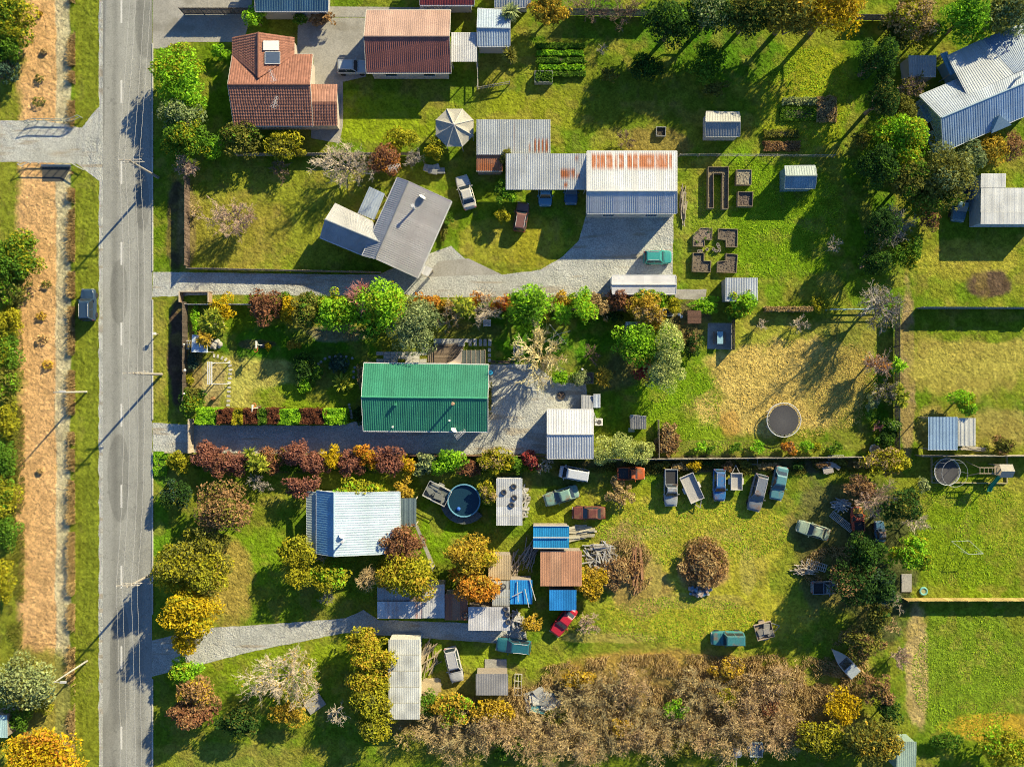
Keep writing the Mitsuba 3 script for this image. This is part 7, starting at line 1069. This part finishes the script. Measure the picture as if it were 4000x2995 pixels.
 (3520, 1990, 74, 66, 6.8, 'dark', 'tree', 'tree', 'dark green tree at the right edge of the yard', {'mix2': ('olive', .5)}), (3385, 2160, 70, 70, 6.5, 'dark', 'tree', 'tree', 'dark green tree above the small blue car wood', {'mix2': ('green', .3)}), (3560, 2165, 80, 62, 4.6, 'bright', 'tree', 'tree', 'lime green tree at the right side of the wood', {'mix2': ('yellowgreen', .5), 'airy': True}), (3330, 2280, 74, 70, 6.5, 'dark', 'tree', 'tree', 'dark tree right of the blue grey pickup wreck', {'mix2': ('brown', .3)}), (3440, 2290, 66, 66, 6.2, 'dark', 'tree', 'tree', 'dark teal tree in the heart of the right wood', {'mix2': ('teal', .4)}), (3420, 2400, 66, 56, 4.2, 'olive', 'tree', 'tree', 'dull olive tree below the wood', {'airy': True, 'mix2': ('dark', .4)}), (3372, 2504, 74, 60, 3.6, 'olive', 'tree', 'tree', 'olive tree right of the small boat', {'airy': True, 'mix2': ('brown', .4)}), (3350, 1905, 60, 40, 3.6, 'brown', 'tree', 'tree', 'brown tree below the pale yellow corner tree', {'airy': True}), (3440, 2700, 56, 54, 3.2, 'brown', 'tree', 'tree', 'brownish tree at the right border of the lower thicket', {'airy': True, 'mix2': ('olive', .4)}), (3470, 2790, 46, 44, 3.4, 'dark', 'tree', 'tree', 'dark green tree above the grey metal store', {}), (3700, 2890, 54, 30, 1.6, 'green', 'shrub', 'shrub', 'green bush right of the grey metal store', {}), (3945, 2935, 84, 66, 5.0, 'yellowgreen', 'tree', 'tree', 'yellow green tree in the lower right corner', {'mix2': ('bright', .4)})]
for px, py, rx, ry, h, pal, name, cat, label, o in TREES:
    leafy(px, py, rx, ry, h, pal, name, label, cat, **o)
# the clipped hedge with alternating green and red plants
for i, (x0, x1, p, lb) in enumerate(((545, 705, 'bright', 'leftmost bright green block'), (705, 835, 'hedgered', 'first dark red block'), (835, 895, 'yellowgreen', 'narrow lime block between the first two red ones'), (895, 1035, 'hedgered', 'second dark red block'), (1035, 1105, 'green', 'narrow green block after the second red one'), (1105, 1185, 'hedgered', 'narrow dark red block in the middle'), (1185, 1370, 'bright', 'broad bright green block in the middle'), (1370, 1555, 'hedgered', 'last dark red block'), (1555, 1710, 'bright', 'rounded rightmost green block'))):
    hedge_block(500 + x0 * .495 - 3 - (i * 5) % 3, 1596 + (i * 4) % 5, 500 + x1 * .495 + 2, 1656 - (i % 2) * 2, 2.15 + .06 * ((i * 7) % 3), p, lb + ' of the clipped hedge along the driveway')
hedge_block(2990, 1198, 3172, 1214, 1.1, 'tan', 'dry twiggy hedge at the upper edge of the back lawn', 'dry_hedge'); hedge_block(600, 1772, 652, 1862, .3, 'bright', 'block of lush short green grass at the lower verge', 'grass_bank', None, 'grass', .07)
# cabbage trees and yuccas
def zz(*l): return [(500 + a * .495, 1080 + b * .495, z, s) for a, b, z, s in l]
rosettes(zz((640, 300, 2.9, 1), (690, 295, 3.1, 1), (600, 350, 2.6, .9), (660, 370, 2.8, 1), (720, 340, 2.9, .9), (740, 400, 2.4, .9), (620, 410, 2.3, .9), (690, 430, 2.2, .9)), 'cabbage_tree', 'many headed yellow green cabbage tree in the front garden corner', 'tree')
rosettes(zz((590, 460, 2.5, .9), (640, 490, 2.4, .9), (570, 510, 2.3, .8), (620, 530, 2.2, .8)), 'cabbage_tree', 'smaller cabbage tree leaning over the pale blue shelter', 'tree', 'gold'); rosettes(zz((1690, 840, .5, 1.5), (1720, 850, .5, 1.2)), 'yucca', 'big spiky flax clump left of the bungalow', 'plant', stem=False, nb=80)
rosettes([(1790, 1176, 3.0, 1), (1822, 1186, 3.1, 1), (1840, 1214, 2.8, 1), (1808, 1218, 2.6, .9), (1785, 1205, 2.6, .9)], 'cabbage_tree', 'yellow green cabbage tree beside the pale bare tree', 'tree'); rosettes([(2190, 1210, 2.4, 1.1), (2214, 1222, 2.4, 1.1), (2180, 1240, 2.2, 1), (2206, 1248, 2.2, 1)], 'cabbage_tree', 'green star shaped cabbage tree below the yellow orange bush', 'tree', 'bright')
rosettes([(2350, 1455, 1.9, 1), (2372, 1465, 1.9, 1), (2345, 1485, 1.7, .9), (2366, 1495, 1.7, .9)], 'cabbage_tree', 'yellowish cabbage tree right of the timber edged bed', 'tree', 'gold'); rosettes([(975, 1768, 2.4, 1), (990, 1790, 2.5, 1.1), (1020, 1800, 2.4, 1), (985, 1818, 2.2, 1), (1030, 1825, 2.2, 1)], 'cabbage_tree', 'spiky green cabbage tree among the red shrubs', 'tree')
rosettes([(3500, 1412, 2.2, .9), (3520, 1430, 2.3, 1), (3494, 1438, 2.0, .9)], 'cabbage_tree', 'upper green cabbage tree by the right slatted fence', 'tree', 'bright'); rosettes([(3512, 1520, 2.3, 1), (3530, 1545, 2.3, 1), (3505, 1560, 2.1, .9), (3524, 1575, 2.0, .9)], 'cabbage_tree', 'lower yellow green cabbage tree by the right slatted fence', 'tree'); rosettes([(1996, 44, 3.0, 1.3), (1982, 58, 2.8, 1.1)], 'cabbage_tree', 'pale green cabbage tree at the top edge beside the pale roof', 'tree', 'silver', nb=90); rosettes([(1990, 212, 2.2, 1.2), (1996, 228, 2.0, 1)], 'cabbage_tree', 'dull spiky cabbage tree below the blue grey garage', 'tree', 'olive', nb=80)
# leafless trees
bare(2112, 1394, 122, 6.0, 'willow', 'bare_willow', 'large bare yellowish willow at the edge of the gravel yard', 'tree', levels=4, kids=(13, 7, 6, 4), thick=1.55, leafpal='yellowgreen', leafn=140, size=.05, spread=.40, reach=.66, child=(.36, .70))
bare(1408, 1156, 50, 6.4, 'red', 'bare_tree', 'bare reddish pink tree between two bright green trees', 'tree', kids=(10, 7, 6, 4), leafpal='red', leafn=160, size=.06); bare(1776, 1222, 74, 3.0, 'grey', 'bare_shrub', 'grey bare shrub left of the yellow green cabbage tree', 'shrub', leafpal='tan', leafn=300); bare(1905, 1200, 78, 4.4, 'pale', 'bare_tree', 'pale bare tree right of the yellow green cabbage tree', 'tree', kids=(9, 6, 6, 4)); bare(2150, 1180, 40, 3.0, 'pink', 'bare_shrub', 'pinkish bare shrub left of the star shaped cabbage tree', 'shrub')
bare(2975, 1264, 27, 1.9, 'pale', 'bare_sapling', 'small bare sapling on the upper back lawn, left one', 'tree', kids=(6, 5, 4, 3)); bare(3124, 1262, 42, 2.2, 'pale', 'bare_sapling', 'wider bare sapling on the upper back lawn, right one', 'tree', kids=(7, 5, 4, 3)); bare(3462, 1190, 88, 8.0, 'grey', 'bare_tree', 'large grey bare tree at the upper right corner of the lot', 'tree', levels=5, kids=(10, 6, 5, 4, 2), leafpal='olive', leafn=350); bare(3428, 1425, 45, 4.8, 'pink', 'bare_shrub', 'reddish bare shrub at the right side of the back lawn', 'shrub', kids=(11, 7, 6, 4), leafpal='orange', leafn=120); bare(3464, 1528, 50, 2.8, 'grey', 'bare_shrub', 'grey bare shrub below the reddish one at the right border', 'shrub', kids=(9, 6, 5, 4), leafpal='olive', leafn=250); bare(3428, 1665, 22, 1.3, 'red', 'bare_shrub', 'small pinkish bare shrub near the lower right corner', 'shrub', kids=(8, 5, 4, 3)); bare(2133, 1815, 40, 2.2, 'pale', 'bare_shrub', 'bare shrub between the crimson one and the white shed', 'shrub'); bare(2320, 1385, 40, 1.4, 'brown', 'bare_shrub', 'dark bare shrub on the shaded lawn left of the feathery tree', 'shrub')
bare(728, 652, 52, 3.6, 'pink', 'bare_tree', 'pink bare tree by the road above the dark fence', 'tree', kids=(9, 7, 6, 4)); bare(912, 850, 108, 4.6, 'pink', 'bare_tree', 'wide pinkish bare tree on the lawn above the neighbour drive', 'tree', levels=5, kids=(10, 6, 5, 4, 3), ry=84); bare(759, 815, 32, 2.0, 'straw', 'bare_shrub', 'straw coloured bare shrub inside the roadside fence', 'shrub', kids=(8, 5, 4, 3)); bare(1350, 640, 122, 5.2, 'pale', 'bare_tree', 'wide pale bare tree left of the rust red tree', 'tree', levels=5, kids=(10, 6, 5, 4, 3), ry=84); bare(1610, 622, 50, 3.0, 'grey', 'bare_tree', 'grey bare tree right of the rust red tree', 'tree'); bare(1090, 660, 50, 2.2, 'brown', 'bare_shrub', 'brown bare shrub below the pale fence line', 'shrub')
bare(2317, 30, 80, 3.4, 'brown', 'bare_tree', 'brown bare tree at the top edge right of the golden one', 'tree', kids=(10, 6, 6, 4)); bare(2450, 40, 66, 3.4, 'brown', 'bare_tree', 'second brown bare tree at the top edge', 'tree', kids=(9, 6, 6, 4)); bare(2350, 195, 30, 1.6, 'grey', 'bare_sapling', 'grey bare sapling right of the vegetable rows', 'tree', kids=(6, 5, 4)); bare(2445, 545, 50, 1.8, 'brown', 'bare_shrub', 'brown bare shrub above the iron barn', 'shrub'); bare(3562, 330, 66, 3.4, 'pink', 'bare_tree', 'pinkish bare tree left of the blue roofed house', 'tree', kids=(9, 6, 6, 4), leafpal='olive', leafn=260); bare(3262, 958, 34, 2.0, 'pale', 'bare_sapling', 'bare sapling standing on the shaded lawn edge right of the raised beds', 'tree', kids=(7, 5, 4, 3)); bare(3500, 890, 84, 5.2, 'grey', 'bare_tree', 'grey bare tree below the great olive tree', 'tree', kids=(9, 6, 6, 4))
bare(1114, 2660, 150, 6.2, 'pale', 'bare_tree', 'very wide pale bare tree in the lower left garden', 'tree', levels=5, kids=(11, 6, 6, 4, 2), ry=120, leafpal='gold', leafn=300); bare(1432, 2258, 60, 4.2, 'straw', 'bare_tree', 'straw coloured bare tree left of the large yellow green tree', 'tree', kids=(9, 6, 6, 4)); bare(1270, 2310, 50, 3.0, 'grey', 'bare_shrub', 'grey bare shrub below the bright lime tree', 'shrub'); bare(1250, 2170, 30, 2.0, 'pale', 'bare_shrub', 'small pale bare shrub at the corner of the pale blue house', 'shrub'); bare(1309, 2800, 62, 4.4, 'pale', 'dead_tree', 'dead pale tree with bare forked limbs left of the tall hedge', 'tree', kids=(6, 4, 4, 3), thick=1.4); bare(2300, 2440, 58, 2.4, 'pink', 'bare_shrub', 'pinkish bare shrub right of the bright red car', 'shrub', kids=(10, 6, 5, 4)); bare(1598, 2884, 60, 2.4, 'straw', 'bare_shrub', 'straw bare shrub below the cream building', 'shrub', leafpal='olive', leafn=200); bare(1005, 1885, 50, 2.6, 'grey', 'bare_shrub', 'grey bare shrub under the red shrub row', 'shrub')
bare(3409, 1950, 76, 5.2, 'pink', 'bare_tree', 'brown pink bare tree below the pale yellow corner tree', 'tree', kids=(9, 6, 6, 4)); bare(3590, 2040, 56, 4.2, 'pale', 'bare_tree', 'pale bare tree leaning over the lower right lawn', 'tree'); bare(3480, 2345, 62, 3.8, 'pale', 'bare_tree', 'pale bare tree beside the rectangular slab', 'tree'); bare(3520, 2570, 54, 3.0, 'pink', 'bare_shrub', 'pinkish dry shrub at the left edge of the lowest right lawn', 'shrub', kids=(9, 6, 5, 4)); bare(3480, 2450, 40, 2.4, 'straw', 'bare_shrub', 'straw dry shrub below the end of the tan board fence', 'shrub')
# the bare bramble thicket across the bottom: alike shrubs, three patterns
pr = rng_of('thicket'); proto = []
for i in range(3):
    before = set(scene); k = bare(2000, 1497.5, 92, 2.4, ('straw', 'olive', 'tan')[i], 'thicket_shrub', None, None, None, seed=i, levels=4, kids=(11, 7, 5, 4), droop=.45, thick=.8, leafpal='tan', leafn=500, size=.07)
    proto.append({q[len(k):]: scene.pop(q) for q in set(scene) - before}); 
    for q in [x for x in labels if x.startswith(k)]: del labels[q]
_count['thicket_shrub'] = 0
SP = [(2335, 2705), (2462, 2690), (2250, 2740), (2520, 2800), (2680, 2840), (2880, 2780), (2960, 2840), (3060, 2800), (2460, 2880), (2570, 2900), (2760, 2890), (2860, 2880), (3050, 2890), (1700, 2850), (1820, 2862), (1930, 2850), (2030, 2880), (2130, 2850), (2240, 2880), (2350, 2880), (1760, 2930), (2100, 2940), (2300, 2950), (2740, 2700), (2960, 2700), (3060, 2660)]
for i, (px, py) in enumerate(SP):
    k = thing('thicket_shrub', 'leafless pale shrub in the wide bramble thicket along the lower edge', 'shrub', 'bare shrubs of the lower thicket'); c = W(px, py, 1.5); s = pr.uniform(.85, 1.2)
    for suf, d in proto[pr.integers(3)].items(): scene[k + suf] = {**d, 'to_world': T().translate([float(c[0]), float(c[1]), 0]).rotate([0, 0, 1], float(pr.uniform(0, 360))).scale([s, s, s])}
# long grass and reeds
blades('reed_bank', [(283, y, 13, 60) for y in range(20, 460, 60)] + [(283, y, 13, 60) for y in range(730, 2960, 60)], 26000, 'tan', .5, 'strip of dry reeds and weeds along the left bank ditch', 'reeds')
blades('dry_meadow_grass', [(2600, 2640, 520, 90), (3000, 2640, 330, 90), (2450, 2210, 110, 110), (3100, 2780, 200, 130), (3300, 2620, 90, 160), (2300, 2800, 560, 140), (3250, 2220, 120, 90), (2745, 2200, 100, 110)], 60000, 'tan', .5, 'tall dry golden grass over the lower right meadow', 'grass')
blades('lawn_tussocks', [(3080, 1480, 300, 150), (3060, 1620, 280, 90), (3300, 1500, 130, 170)], 7000, 'straw', .07, 'short dry tussocks over the back lawn', 'grass', wid=.06, lean=1.6, thr=0)
blades('green_meadow_grass', [(2700, 2080, 380, 130), (2650, 2420, 330, 90), (2660, 1560, 160, 160), (2900, 1745, 380, 22), (3000, 850, 300, 240), (3150, 380, 180, 200), (3780, 2080, 230, 220), (3780, 2640, 220, 240)], 40000, 'lime', .07, 'short rough green grass over the lawns', 'grass', wid=.05, lean=1.6, thr=0)
blades('ground_ivy', [(1250, 1212, 260, 16), (1700, 1210, 240, 18), (2200, 1222, 240, 20), (1300, 1810, 640, 26), (1900, 1822, 240, 18)], 30000, 'green', .28, 'dark low undergrowth beneath the garden tree rows', 'ground cover', wid=.08, lean=1.1, thr=.2)
blades('weedy_verge_grass', [(2300, 1822, 300, 24), (2900, 1822, 540, 34), (2900, 1830, 540, 26), (60, 1900, 40, 900)], 22000, 'olive', .3, 'weedy grass outside the lower fence and on the bank', 'grass')
r = rng_of('tuft')
for i, (px, py) in enumerate(((160, 58), (175, 205), (158, 310), (165, 1235), (168, 1325), (185, 1110), (190, 1425), (160, 1840), (155, 400))):
    k = thing('grass_tuft', 'yellowish weed tuft on the orange bare ground of the left bank', 'plant', 'weed tufts on the left bank'); c = W(px, py); v, f, cl = leaves(r, np.array([[c[0], c[1], .2]]), np.array([[.7, .6, .35]]) * r.uniform(.45, 1.15), 110, .11, ('gold', 'tan', 'olive')[i % 3]); put(k + '__foliage', (v, f, cl), 'leaf')

rr = rng_of('weeds')
for i, px in enumerate((2580, 2650, 2760, 2845, 2900, 3000, 3110, 3200, 3290, 3360)):
    leafy(px + rr.uniform(-10, 10), 1812 + rr.uniform(-10, 12), rr.uniform(22, 36), rr.uniform(12, 20), rr.uniform(.6, 1.1), ('olive', 'tan', 'dark', 'brown')[i % 4], 'weed_clump', 'low weedy scrub clump in the rough strip outside the lower fence', 'shrub', 'weedy scrub outside the lower fence', airy=True, low=0)
